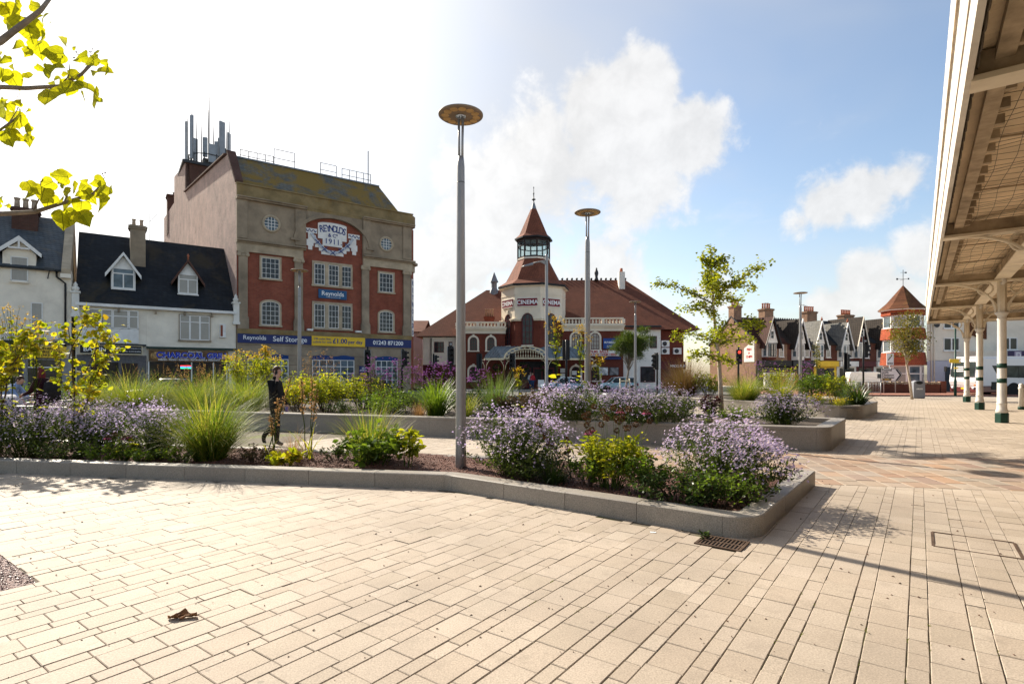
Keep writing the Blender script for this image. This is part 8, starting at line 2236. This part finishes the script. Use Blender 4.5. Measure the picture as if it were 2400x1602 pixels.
# ---- seat-high bed behind the walker
grass(310, 18.4, .42, 2.9, 1.05, 1900, 'wide fine grass clump below the kebab shop, at the left', M['grass'], .006, .55); grass(215, 18.9, .42, 1.9, .85, 900, 'low grass clump behind the thin-stemmed shrub', M['grass'], .006, .5)
grass(455, 17.9, .42, 2.2, .95, 1300, 'fine grass clump between kebab shop and walking man', M['grass'], .006, .55); grass(575, 17.4, .42, 2.5, 1.05, 1700, 'wide fine grass clump directly behind the walking man', M['grass'], .006, .55)
shrub(590, 21.0, .42, 2.2, 2.3, 3200, 'tall yellow-flowering shrub in front of the warehouse sign', M['leaf_yellow'], .085, .3, stems=40, flowers=520, fm=M['flower_yellow'], fsize=.035, top_flowers=True, ft=.07)
shrub(632, 19.8, .42, 1.2, 2.5, 1000, 'upright shrub with yellow flower heads, left of the walking man', M['leaf_yellow'], .09, .28, stems=14, flowers=300, fm=M['flower_yellow'], fsize=.03, top_flowers=True, ft=.05)
shrub(765, 17.8, .42, 2.3, 1.4, 4200, 'dense yellow-green shrub right of the walking man', M['leaf_yellow'], .07, .36, stems=44)
shrub(700, 17.4, .42, 1.3, 1.2, 1500, 'smaller yellow-green shrub touching the walking man\'s back', M['leaf_lime'], .06, .36, stems=22)
stalks(735, 19.5, .42, [(-.35, 0, 1.7), (-.15, .1, 2.0), (.1, 0, 1.85), (.35, .1, 2.05), (.6, 0, 1.8), (.85, 0, 1.6)], 'pale feathery dry seed heads before the warehouse windows', leaves=0, spread=.10, seeds=150, ss=.03, frac=.5)
stalks(450, 19.8, .42, [(-.9, 0, 1.4), (-.6, .1, 1.55), (-.2, 0, 1.45), (.2, .1, 1.55), (.45, 0, 1.5), (.7, 0, 1.3)], 'row of dry brown seed stalks before the kebab shop window', leaves=0, spread=.05, seeds=110, ss=.04, frac=.6)
verbena(920, 18.2, .42, 1.9, 1.65, 46, 'purple verbena before the warehouse corner'); verbena(985, 17.6, .42, 1.4, 1.4, 30, 'purple verbena between the warehouse corner and the lamp post'); verbena(862, 18.6, .42, 1.5, 1.35, 26, 'thin purple verbena before the warehouse shop window'); verbena(1045, 17.2, .42, 1.7, 1.5, 42, 'purple verbena just left of the tall lamp post'); verbena(1120, 17.6, .42, 1.3, 1.35, 26, 'sparser purple verbena just right of the tall lamp post')
grass(1022, 15.4, .42, 1.2, .85, 520, 'strap-leaved clump left of the lamp post', M['leaf_green'], .014, .4); grass(1162, 16.3, .42, 1.3, .95, 620, 'spiky grey-green grass right of the lamp post', M['grass_blue'], .008, .2)
shrub(905, 15.8, .42, 1.6, .6, 1500, 'low mixed green foliage along the seat wall', M['leaf_green'], .06, .3, stems=28, cat='groundcover', name='groundcover_plant'); shrub(960, 15.9, .42, .5, .85, 160, 'pale grey-leaved perennial behind the seat wall', M['grass_blue'], .09, .36, stems=6, cat='perennial', name='perennial_clump')
shrub(800, 15.9, .42, 1.0, .45, 700, 'low dark foliage below the yellow-green shrub', M['leaf_dark'], .05, .32, stems=16, cat='groundcover', name='groundcover_plant')
grass(985, 15.1, .42, .8, .45, 260, 'small brown grass tuft on the seat wall edge', M['grass_tan'], .005, .5); grass(1095, 15.0, .42, .8, .6, 320, 'green grass tuft hidden behind the lamp post', M['grass'], .006, .4)
stalks(870, 15.4, .42, [(.0, 0, 1.05), (.35, .1, 1.0), (.5, 0, .75)], 'dark upright seed stalks above the seat wall', leaves=4, seed_mat=M['seed_dark'], spread=.02, seeds=60, ss=.03)
shrub(1262, 14.6, .42, 1.2, .95, 1900, 'brown sedum-like shrub before the cinema door', M['sedum'], .045, .4, stems=30)
aster(1360, 13.3, .42, 1.75, .98, 780, 'purple aster bush behind, below the second disc lamp', .02); aster(1540, 12.95, .42, 1.95, .95, 900, 'wide purple aster bush behind, below the light blue car', .02); aster(1836, 13.0, .42, 1.3, .80, 620, 'purple aster bush at the end of the middle planter', .02)
aster(1455, 13.6, .42, 1.2, .9, 420, 'smaller purple aster bush between two wide ones', .02)
inula(1303, 14.7, .42, 2.8, 'tallest yellow-flowered perennial, between street light and disc lamp', (.02, 0), 40, 16, .34, .15); inula(1352, 14.4, .42, 2.5, 'tall yellow-flowered perennial just left of the second disc lamp', (.12, 0), 32, 16, .32, .14); inula(1402, 14.8, .42, 1.75, 'shorter yellow-flowered perennial right of the second disc lamp', (-.02, 0), 22, 10, .24, .12)
inula(1222, 14.2, .42, 1.35, 'small yellow-budded perennial before the cinema entrance', (-.08, 0), 16, 6, .16, .07)
shrub(1664, 13.9, .42, .75, .75, 520, 'dark red-leaved perennial at the foot of the young ginkgo', M['dark_dahlia'], .07, .4, stems=16, cat='perennial', name='perennial_clump'); shrub(1728, 13.4, .42, 1.05, .42, 1300, 'low bright green plant right of the ginkgo trunk', M['leaf_green'], .05, .28, stems=26, cat='groundcover', name='groundcover_plant')
shrub(1490, 12.6, .42, .8, .3, 500, 'low foliage in front of the wide aster bush', M['leaf_dark'], .05, .3, stems=12, cat='groundcover', name='groundcover_plant')

for (px, Y, W, Hh, n_, mt, lb_) in ((130, 19.6, 2.6, 1.0, 1800, 'leaf_green', 'green filler shrub behind the red-haired woman'), (400, 20.8, 2.8, 1.0, 2000, 'leaf_green', 'green filler shrub behind the grass below the kebab shop'), (690, 19.8, 2.6, 1.35, 2600, 'leaf_yellow', 'yellow-green filler shrub behind the walking man'),
        (850, 18.9, 2.2, 1.25, 2400, 'leaf_yellow', 'yellow-green shrub before the warehouse shop window'), (905, 17.2, 1.9, .85, 1900, 'leaf_green', 'green shrub under the warehouse-corner verbena'), (985, 16.9, 1.6, .8, 1500, 'leaf_green', 'green foliage under the verbena left of the lamp post'),
        (1085, 16.6, 1.5, .75, 1400, 'leaf_dark', 'dark foliage behind the tall lamp post'), (1210, 15.8, 1.4, .7, 1300, 'sedum', 'brown-green foliage left of the sedum shrub'), (1300, 15.4, 1.5, .8, 1300, 'leaf_green', 'green foliage at the foot of the tallest yellow perennial'), (1430, 14.8, 1.6, .7, 1300, 'leaf_green', 'green foliage behind the middle asters'), (1590, 14.4, 1.6, .75, 1300, 'leaf_dark', 'dark foliage behind the widest middle aster')):
    shrub(px, Y, .42, W, Hh, n_, lb_, M[mt], .065, .33, stems=int(16 * W))
for (px, Y, W, Hh, n_, mt, lb_) in ((160, 9.35, 1.0, .34, 900, 'aster_leaf', 'low green foliage before the left aster bushes'), (335, 9.15, .7, .3, 600, 'leaf_green', 'low green foliage before the third aster bush'), (1240, 7.7, 1.0, .4, 1100, 'aster_leaf', 'low foliage under the aster by the lamp post'), (1500, 6.75, .9, .6, 1300, 'leaf_green', 'leafy green plant between coneflowers and largest aster'), (1380, 7.35, .8, .45, 800, 'leaf_green', 'leafy green plant left of the coneflowers'), (1680, 6.15, 1.0, .45, 1200, 'leaf_green', 'bright green foliage in front of the largest aster, right part'), (600, 9.2, .7, .3, 500, 'sedum', 'low brownish foliage right of the big grass'), (790, 9.6, .8, .3, 420, 'leaf_dark', 'low dark foliage before the seed stalks')):
    shrub(px, Y, .14, W, Hh, n_, lb_, M[mt], .05, .3, stems=int(20 * W), cat='groundcover', name='groundcover_plant')
for (px, Y, W, Hh, n_, lb_) in ((500, 19.5, 2.0, 1.2, 900, 'tall grass behind the walking man, left of the yellow-flowering shrub'), (380, 20.0, 2.2, 1.05, 900, 'grass tuft below the kebab shop door'), (260, 19.9, 2.2, 1.0, 900, 'grass tuft behind the left-hand wide clump')):
    grass(px, Y, .42, W, Hh, n_, lb_, M['grass'], .006, .6, plume=10)
# ---- far planter
grass(1605, 28.6, .4, 2.6, 1.45, 1900, 'reddish feathery grass clump before the cinema end bay', M['grass_red'], .010, .25, plume=60, pm=M['grass_red']); shrub(1662, 27.8, .4, 1.8, 1.5, 1800, 'yellow-green shrub behind the ginkgo trunk', M['leaf_yellow'], .08, .36, stems=26)
shrub(1575, 29.3, .4, 1.3, 1.1, 900, 'brownish shrub left of the reddish grass', M['sedum'], .06, .4, stems=20)
grass(1745, 24.4, .4, 2.3, 1.0, 1900, 'wide fine green grass clump right of the ginkgo trunk', M['grass'], .007, .5); grass(1830, 23.2, .4, 1.7, .9, 1100, 'green grass clump in the middle of the far planter', M['grass'], .007, .5)
shrub(1825, 26.5, .4, 2.4, 1.75, 2400, 'olive shrub before the fish and chips house', M['leaf_yellow'], .075, .34, stems=34); shrub(1905, 23.4, .4, 1.9, 1.5, 2400, 'bright green shrub in the far planter', M['leaf_green'], .08, .36, stems=30); shrub(1955, 22.4, .4, 1.3, 1.45, 1200, 'yellow-green shrub at the right of the far planter', M['leaf_yellow'], .09, .34, stems=18)
verbena(1775, 26.0, .4, 1.8, 1.75, 34, 'purple verbena beside the red pedestrian signal'); verbena(1888, 25.6, .4, 1.6, 1.65, 30, 'purple verbena below the yellow shop fascia')
stalks(1838, 23.0, .4, [(-.1, 0, 1.25), (.1, 0, 1.4), (.55, .1, 1.3), (.65, 0, 1.2)], 'tan seed stalks in the far planter', leaves=6, spread=.05, seeds=100, ss=.035)
stalks(1914, 22.6, .4, [(.0, 0, 2.45), (.15, .1, 2.2)], 'tall reddish stem above the far planter', name='reddish_perennial', leaves=0, seed_mat=M['leaf_tree'], spread=.10, seeds=70, ss=.07, frac=.35, rad=.01)
shrub(1912, 20.4, .4, 1.0, .48, 900, 'low yellow-flowered mound in the far planter', M['leaf_green'], .04, .3, stems=20, flowers=260, fm=M['flower_yellow'], fsize=.022, cat='perennial', name='yellow_mound'); shrub(1962, 19.95, .4, .9, .36, 700, 'second low yellow-flowered mound, nearer the rounded kerb', M['leaf_yellow'], .04, .3, stems=18, flowers=160, fm=M['flower_yellow'], fsize=.02, cat='perennial', name='yellow_mound')
grass(2012, 20.6, .4, 1.25, .72, 150, 'arching broad strap-leaved plant at the end of the far planter', M['leaf_dark'], .05, .8, base=.1); grass(1985, 21.8, .4, 1.2, .95, 420, 'blue-green grass behind the strap-leaved plant', M['grass_blue'], .008, .4)
shrub(2000, 23.0, .4, 1.1, 1.0, 600, 'thin grey-green plant before the white van', M['sedum'], .05, .3, stems=14)

# -- trees
def zoom4(zx, zy, dy, Y=14.3, x0=1690):  # limb points of the young tree, in metres from its foot
    return ((1520 + zx * .2806 - x0) * Y / 1300, dy, (876 - (560 + zy * .2806)) * Y / 1300 + EYE - .42)
gk = empty('ginkgo_tree', at(1690, 14.3, .42), 0, 'slender young ginkgo tree with yellow-green leaves and pale trunk', 'tree')
g = gen()
tr = [zoom4(*p) for p in ((610, 1430, 0), (600, 1200, 0), (590, 1040, 0), (574, 870, 0), (552, 690, 0), (540, 560, 0), (533, 420, 0), (528, 260, .02), (522, 140, 0), (520, 70, 0))]
MB().tube(tr, [.06, .053, .048, .043, .037, .032, .026, .019, .012, .006], 12).build('trunk', M['bark_pale'], gk)
limbs = [((556, 640, 0), (500, 600, -.15), (400, 585, -.3), (262, 608, -.4)), ((545, 560, 0), (450, 470, .2), (350, 420, .3), (240, 365, .35), (105, 345, .4)), ((543, 500, 0), (620, 420, -.2), (720, 355, -.3), (800, 290, -.4), (905, 252, -.4)),
         ((545, 540, 0), (650, 465, .3), (760, 480, .5), (865, 490, .6)), ((536, 430, 0), (640, 385, -.1), (760, 385, 0), (895, 395, .1)), ((578, 880, 0), (480, 800, .2), (350, 785, .3), (235, 818, .35)), ((576, 850, 0), (680, 755, -.3), (790, 715, -.4), (872, 712, -.5)),
         ((580, 900, 0), (700, 830, .3), (850, 825, .5), (962, 838, .6)), ((588, 1020, 0), (480, 970, -.3), (380, 960, -.4), (295, 985, -.5)), ((590, 1020, 0), (650, 985, .2), (745, 1020, .3)), ((533, 420, 0), (460, 350, -.3), (425, 290, -.4)), ((530, 330, 0), (600, 245, .2), (692, 232, .3)), ((526, 240, 0), (480, 180, .1), (455, 150, .1)), ((526, 230, 0), (570, 190, -.2), (605, 195, -.2)), ((575, 860, 0), (560, 780, -.5), (480, 730, -.9)), ((570, 850, 0), (600, 790, .5), (640, 740, 1.0)), ((540, 480, 0), (560, 400, .5), (600, 330, .9)), ((540, 480, 0), (500, 420, -.5), (470, 380, -.8))]
mb = MB(); shoots = []
for L_ in limbs:
    P = [Vector(zoom4(*p)) for p in L_]; Q = []
    for i in range(len(P) - 1):
        for k in range(4): Q.append(P[i].lerp(P[i + 1], k / 4) + (Vector(g.normal(0, .018, 3)) if (i or k) else Vector()))
    Q.append(P[-1]); mb.tube(Q, [.024 * (1 - .8 * i / (len(Q) - 1)) for i in range(len(Q))], 6)
    shoots += [tuple(q) for q in Q[1:]]
    for q in Q[2:]:
        for _ in range(2): shoots.append(tuple(q + Vector(g.normal(0, .07, 3))))
mb.build('limbs', M['bark_grey'], gk)
for q in np.linspace(0, 1, 26):
    p = Vector(tr[5]).lerp(Vector(tr[9]), q); shoots += [tuple(p + Vector(g.normal(0, .09 * (1.3 - q), 3)))] * 2
S = np.array(shoots); nl = 5200; i = g.integers(0, len(S), nl); P = S[i] + g.normal(0, .055, (nl, 3)); a = g.uniform(0, 6.3, nl)
part('crown', leaf_arrays(P, np.stack([np.cos(a), np.sin(a), g.uniform(-.9, .6, nl)], 1), .072 * g.uniform(.6, 1.2, nl), .5, .15, g, .6, 'fan'), M['leaf_ginkgo'], gk)
spr = S[g.integers(0, len(S), 160)]; part('twigs', strand_arrays(lerp_paths(spr, spr + g.normal(0, .08, (160, 3)), 3), np.full(160, .004)), M['bark_grey'], gk)

def crown_tree(name, px, Y, z0, label, th, cr_c, cr_r, nl, leafm, ls, bark, tr_r, wid=.45, branches=16, kind='leaf', lean=0.0, clumps=26):
    g = gen(); o = empty(name, at(px, Y, z0), 0, label, 'tree')
    top = cr_c[2] + cr_r[2] * .8
    MB().tube([(0, 0, -.05), (lean * .4, 0, th * .5), (lean, 0, th), (lean, 0, (th + top) / 2), (lean, 0, top)], [tr_r, tr_r * .85, tr_r * .7, tr_r * .4, tr_r * .12], 10).build('trunk', bark, o)
    C = unit(g.normal(size=(clumps, 3))) * g.uniform(.35, .95, (clumps, 1)); C = C * np.array(cr_r) + np.array(cr_c)
    mb = MB()
    for c in C:
        zb = th * .9 + g.uniform(0, .5) * (c[2] - th * .8); b = Vector((lean, 0, max(th * .8, min(zb, c[2] - .1)))); m_ = b.lerp(Vector(c), .5) + Vector((0, 0, .12))
        mb.tube([b, m_, Vector(c)], [tr_r * .32, tr_r * .2, tr_r * .07], 5)
    mb.build('limbs', bark, o)
    if kind == 'needle':
        k = nl // clumps; I = np.repeat(np.arange(clumps), k); sub = C[I] + g.normal(0, .2, (len(I), 3)) * np.array([1, 1, .6]); D = unit(sub - C[I]) + np.array([0, 0, .5]) + g.normal(0, .35, (len(I), 3))
        V, F = leaf_arrays(sub, D, ls * g.uniform(.7, 1.2, len(I)), wid, .1, g)
    else:
        k = nl // clumps; I = np.repeat(np.arange(clumps), k); sp = np.array(cr_r).mean() * .27
        P = C[I] + g.normal(0, sp, (len(I), 3)) * np.array([1, 1, .75]); V, F = leaf_arrays(P, g.normal(size=P.shape), ls * g.uniform(.6, 1.2, len(I)), wid, .2, g)
    part('crown', (V, F), leafm, o)
    return o
pn_ = crown_tree('pine_tree', 1466, 44.5, 0, 'small staked pine tree with round crown in front of the cinema', 1.9, (.6, 0, 3.9), (1.85, 1.6, 1.4), 13000, M['needle'], .2, M['bark_grey'], .10, .07, kind='needle', lean=.25, clumps=46)
sk_o = empty('tree_stake', at(1466, 44.4, 0), 0, 'timber stakes supporting the small pine tree', 'stake')
for xx in (-.45, .3): MB().lathe([(.05, -.05), (.05, 1.25)], (xx, -.1, 0), 8).build('post', M['cream_paint'], sk_o)
MB().box(-.5, .35, -.13, -.07, 1.0, 1.1).build('crossbar', M['cream_paint'], sk_o)
crown_tree('street_tree', 2138, 35.0, 0, 'slim young street tree with brownish green leaves beside the litter bin', 2.2, (-.35, 0, 3.8), (.95, .9, 1.6), 3400, M['leaf_tree'], .095, M['bark_pale'], .085, .45, lean=-.35, clumps=34)

ct = empty('catalpa_tree', (PIT_C[0] - Vv.x * .8 - U.x * .8, PIT_C[1] - Vv.y * .8 - U.y * .8, 0), 0, 'catalpa branches with large backlit yellow-green leaves reaching in at top left', 'tree')
cx0, cy0 = ct.location.x, ct.location.y
def cpt(px, py, Y): return Vector(((px - 1200) / 1300 * Y - cx0, Y - cy0, (876 - py) * Y / 1300 + EYE))
MB().tube([(0, 0, -.05), (0, 0, 1.5), (.05, .1, 3.0), (0, .3, 4.6), (-.1, .5, 6.0)], [.13, .11, .10, .08, .04], 12).build('trunk', M['bark_grey'], ct)
lim = [([(0, .05, 2.6), cpt(-260, 520, 5.2), cpt(0, 501, 5.4), cpt(80, 497, 5.5), cpt(150, 475, 5.6), cpt(215, 455, 5.7), cpt(250, 440, 5.75)], .03),
       ([(0, .1, 3.4), cpt(-220, 260, 5.1), cpt(0, 204, 5.3), cpt(60, 207, 5.4), cpt(140, 202, 5.5), cpt(190, 175, 5.55), cpt(225, 140, 5.6)], .03),
       ([(.0, .2, 3.9), cpt(-150, 160, 5.0), cpt(0, 98, 5.2), cpt(60, 52, 5.3), cpt(95, 25, 5.3), cpt(122, -10, 5.4)], .038),
       ([(0, .1, 3.2), cpt(-200, 330, 5.1), cpt(0, 305, 5.3), cpt(40, 275, 5.4)], .02)]
mb = MB()
for P, r0 in lim:
    P = [Vector(p) for p in P]; mb.tube(P, [r0 * (1 - .6 * i / (len(P) - 1)) for i in range(len(P))], 8)
tw = [((77, 497), (92, 465), (96, 425)), ((150, 475), (158, 455), (165, 448)), ((140, 202), (160, 180), (164, 150)), ((190, 175), (208, 150), (214, 130)), ((0, 305), (20, 290), (45, 250)), ((215, 455), (240, 430), (245, 415))]
for a, b, c in tw: mb.tube([cpt(*a, 5.5), cpt(*b, 5.5), cpt(*c, 5.5)], [.008, .006, .003], 5)
mb.build('limbs', M['bark_grey'], ct)
def heart(name, w=1.0, curl=.18, ragged=0.0, seed=0):
    g = random.Random(seed); rows = 17; cols = 8; V = []; F = []
    key = [(-.07, .20), (-.05, .33), (.05, .45), (.18, .505), (.34, .49), (.52, .40), (.70, .27), (.86, .11), (1.0, .004)]
    for i in range(rows):
        q = i / (rows - 1) * (len(key) - 1); k = min(int(q), len(key) - 2); f = q - k
        t = key[k][0] * (1 - f) + key[k + 1][0] * f; h = (key[k][1] * (1 - f) + key[k + 1][1] * f) * w
        hl, hr = h * (1 + ragged * g.uniform(-1, .6)), h * (1 + ragged * g.uniform(-1, .6))
        for c in range(cols + 1):
            u = c / cols * 2 - 1; x = u * (hl if u < 0 else hr); tt = t if i > 2 else t + (1 - abs(u)) * .09
            V.append((x, -curl * tt * tt + curl * 2.2 * x * x + .02 * math.sin(7 * tt + 5 * x + seed), -tt))
    m_ = cols + 1
    for i in range(rows - 1):
        for c in range(cols): F.append((i * m_ + c, (i + 1) * m_ + c, (i + 1) * m_ + c + 1, i * m_ + c + 1))
    me = bpy.data.meshes.new(name); me.from_pydata(V, [], F); me.materials.append(M['leaf_catalpa']); me.polygons.foreach_set('use_smooth', [True] * len(F)); me.update()
    return me
HL = [heart('leaf', 1.0, .15, .05, 1), heart('leaf', .9, .35, .1, 2), heart('leaf', 1.08, .05, .12, 3), heart('leaf', .8, .55, .1, 4)]
def catalpa_veins():
    nt = M['leaf_catalpa'].node_tree; c = _coord(nt)
    sp = nt.nodes.new('ShaderNodeSeparateXYZ'); nt.links.new(c, sp.inputs[0])
    def mt(op, a, b=None):
        n = nt.nodes.new('ShaderNodeMath'); n.operation = op
        for i, v in enumerate((a, b)):
            if v is None: continue
            if isinstance(v, (int, float)): n.inputs[i].default_value = v
            else: nt.links.new(v, n.inputs[i])
        return n.outputs[0]
    ax = mt('ABSOLUTE', sp.outputs[0]); mid = _range(nt, ax, .008, .022, 1, 0)
    s_ = mt('SINE', mt('MULTIPLY', mt('ADD', sp.outputs[2], mt('MULTIPLY', ax, .9)), 38.0)); side = _range(nt, s_, .93, 1.0, 0, .8)
    vein = mt('MAXIMUM', mid, side); blot = _range(nt, _noise(nt, c, 4.0, 5, .65), .45, .7, 1.0, .62)
    ramp = [n for n in nt.nodes if n.type == 'VALTORGB'][0]
    col = _mix(nt, 1.0, _mix(nt, vein, ramp.outputs[0], (.10, .12, .01)), blot, 'MULTIPLY')
    for l in list(nt.links):
        if l.from_node == ramp and l.to_node.type in ('BSDF_DIFFUSE', 'MIX_RGB') and l.to_socket != col and l.to_node != col.node and l.to_node.inputs[0].is_linked is False and not (l.to_node.type == 'MIX_RGB' and l.to_node.blend_type == 'MIX'):
            nt.links.new(col, l.to_socket)
    d = [n for n in nt.nodes if n.type == 'BSDF_DIFFUSE'][0]; nt.links.new(col, d.inputs[0])
catalpa_veins()
spots = [ # px, py of the stalk end, size in px, lean
 (10, 5, 62, .2), (35, 0, 60, -.3), (58, 40, 74, .1), (25, 45, 70, .5), (75, 38, 52, .9), (96, 70, 46, -.2), (88, 95, 52, .2), (40, 95, 46, .1), (15, 130, 42, -.4), (22, 170, 50, .3), (8, 160, 44, .0), (70, 10, 40, 1.2), (100, 40, 40, 1.0),
 (118, 208, 68, .05), (172, 190, 66, -.2), (160, 175, 40, .8), (120, 130, 50, 1.4), (150, 125, 55, -1.2), (105, 160, 52, .9), (130, 150, 46, .4), (185, 170, 50, -.6), (205, 195, 56, -.1), (222, 210, 62, .1), (238, 158, 66, .2), (205, 130, 38, -1.5), (230, 135, 42, -1.0), (155, 105, 34, 1.6), (252, 145, 24, -1.3), (128, 183, 40, .5), (60, 170, 30, .5),
 (10, 250, 56, .9), (30, 262, 52, .4), (48, 270, 60, -.6), (20, 300, 60, .2), (8, 305, 54, .5), (60, 290, 48, -.2), (64, 315, 36, -.1), (50, 240, 24, -1.1), (15, 240, 26, 1.2), (30, 310, 44, -.3),
 (62, 425, 56, .5), (70, 440, 48, .2), (95, 430, 50, .1), (105, 440, 46, -.2), (125, 425, 40, -.8), (118, 455, 46, -.3), (135, 408, 36, 1.5), (160, 415, 50, -1.2), (170, 430, 44, .2), (145, 495, 58, .15), (160, 460, 48, -.2), (175, 490, 56, -.4), (185, 495, 54, .3), (172, 500, 56, -.1), (205, 430, 40, -.9), (200, 445, 44, .5), (235, 455, 50, .2), (250, 435, 44, -.6), (262, 440, 26, -1.0), (220, 420, 36, 1.3), (238, 430, 30, -1.4), (192, 470, 46, -.1), (2, 475, 36, -1.3), (5, 465, 26, -1.5), (150, 445, 40, .9)]
g = random.Random(12)
spots += [(px + g.uniform(-22, 22), py + g.uniform(-18, 22), sz * g.uniform(.4, .72), ln + g.uniform(-1, 1)) for (px, py, sz, ln) in spots]
for (px, py, sz, ln) in spots:
    Y = 5.5 + g.uniform(-.18, .22); p = cpt(px, py, Y)
    o = obj('leaf', g.choice(HL), None, ct, p, (g.uniform(-.5, .35), ln * -1.0 + g.uniform(-.15, .15), g.uniform(-1.0, 1.0)))
    s_ = sz * .84 * Y / 1300; o.scale = (s_, s_, s_)
bd = MB()
for (px, py) in ((96, 418), (43, 245), (45, 230), (214, 122), (178, 128), (36, 2), (245, 408)):
    for k in range(5): bd.lathe([(0, -.006), (.006, -.002), (.006, .003), (0, .008)], tuple(cpt(px + g.uniform(-6, 6), py + g.uniform(-12, 10), 5.5)), 6)
bd.build('seed_buds', M['seed_dark'], ct)

for k, (xx, lb_) in enumerate(((-1.55, 'hanging basket of red flowers at the left of the veranda arch'), (1.2, 'hanging basket of red flowers in the middle of the veranda arch'), (3.3, 'hanging basket of red flowers at the right of the veranda arch'))):
    g2 = gen(); o = empty('hanging_basket', (xx, 56.4, 2.25 + .1 * (k == 1)), 0, lb_, 'flower basket', 'hanging baskets of the cinema veranda')
    d = unit(g2.normal(size=(700, 3))); P = d * np.array([.55 if k == 1 else .42, .4, .34]) * g2.uniform(.6, 1, (700, 1))
    part('foliage', leaf_arrays(P, d, g2.uniform(.06, .12, 700), .4, .2, g2), M['leaf_dark'], o)
    part('flowers', star_arrays(P[:240] * 1.08, d[:240], .04 * g2.uniform(.6, 1.2, 240), 5, .55, g2), M['flower_pink'], o)
    MB().tube([(0, 0, .3), (0, 0, .8)], .012, 5).build('chain', M['dark_metal'], o)
for k, xx in enumerate((34.2, 35.2)):
    shrub(1200 + 1300 * xx / 47.0, 47.0, .55, .9, .5, 320, ('red flowers above the brick garden wall, nearer the road sign', 'red flowers above the brick garden wall, nearer the turret')[k], M['leaf_dark'], .08, .4, stems=10, flowers=90, fm=M['flower_pink'], fsize=.05, cat='flowers', name='flower_clump')
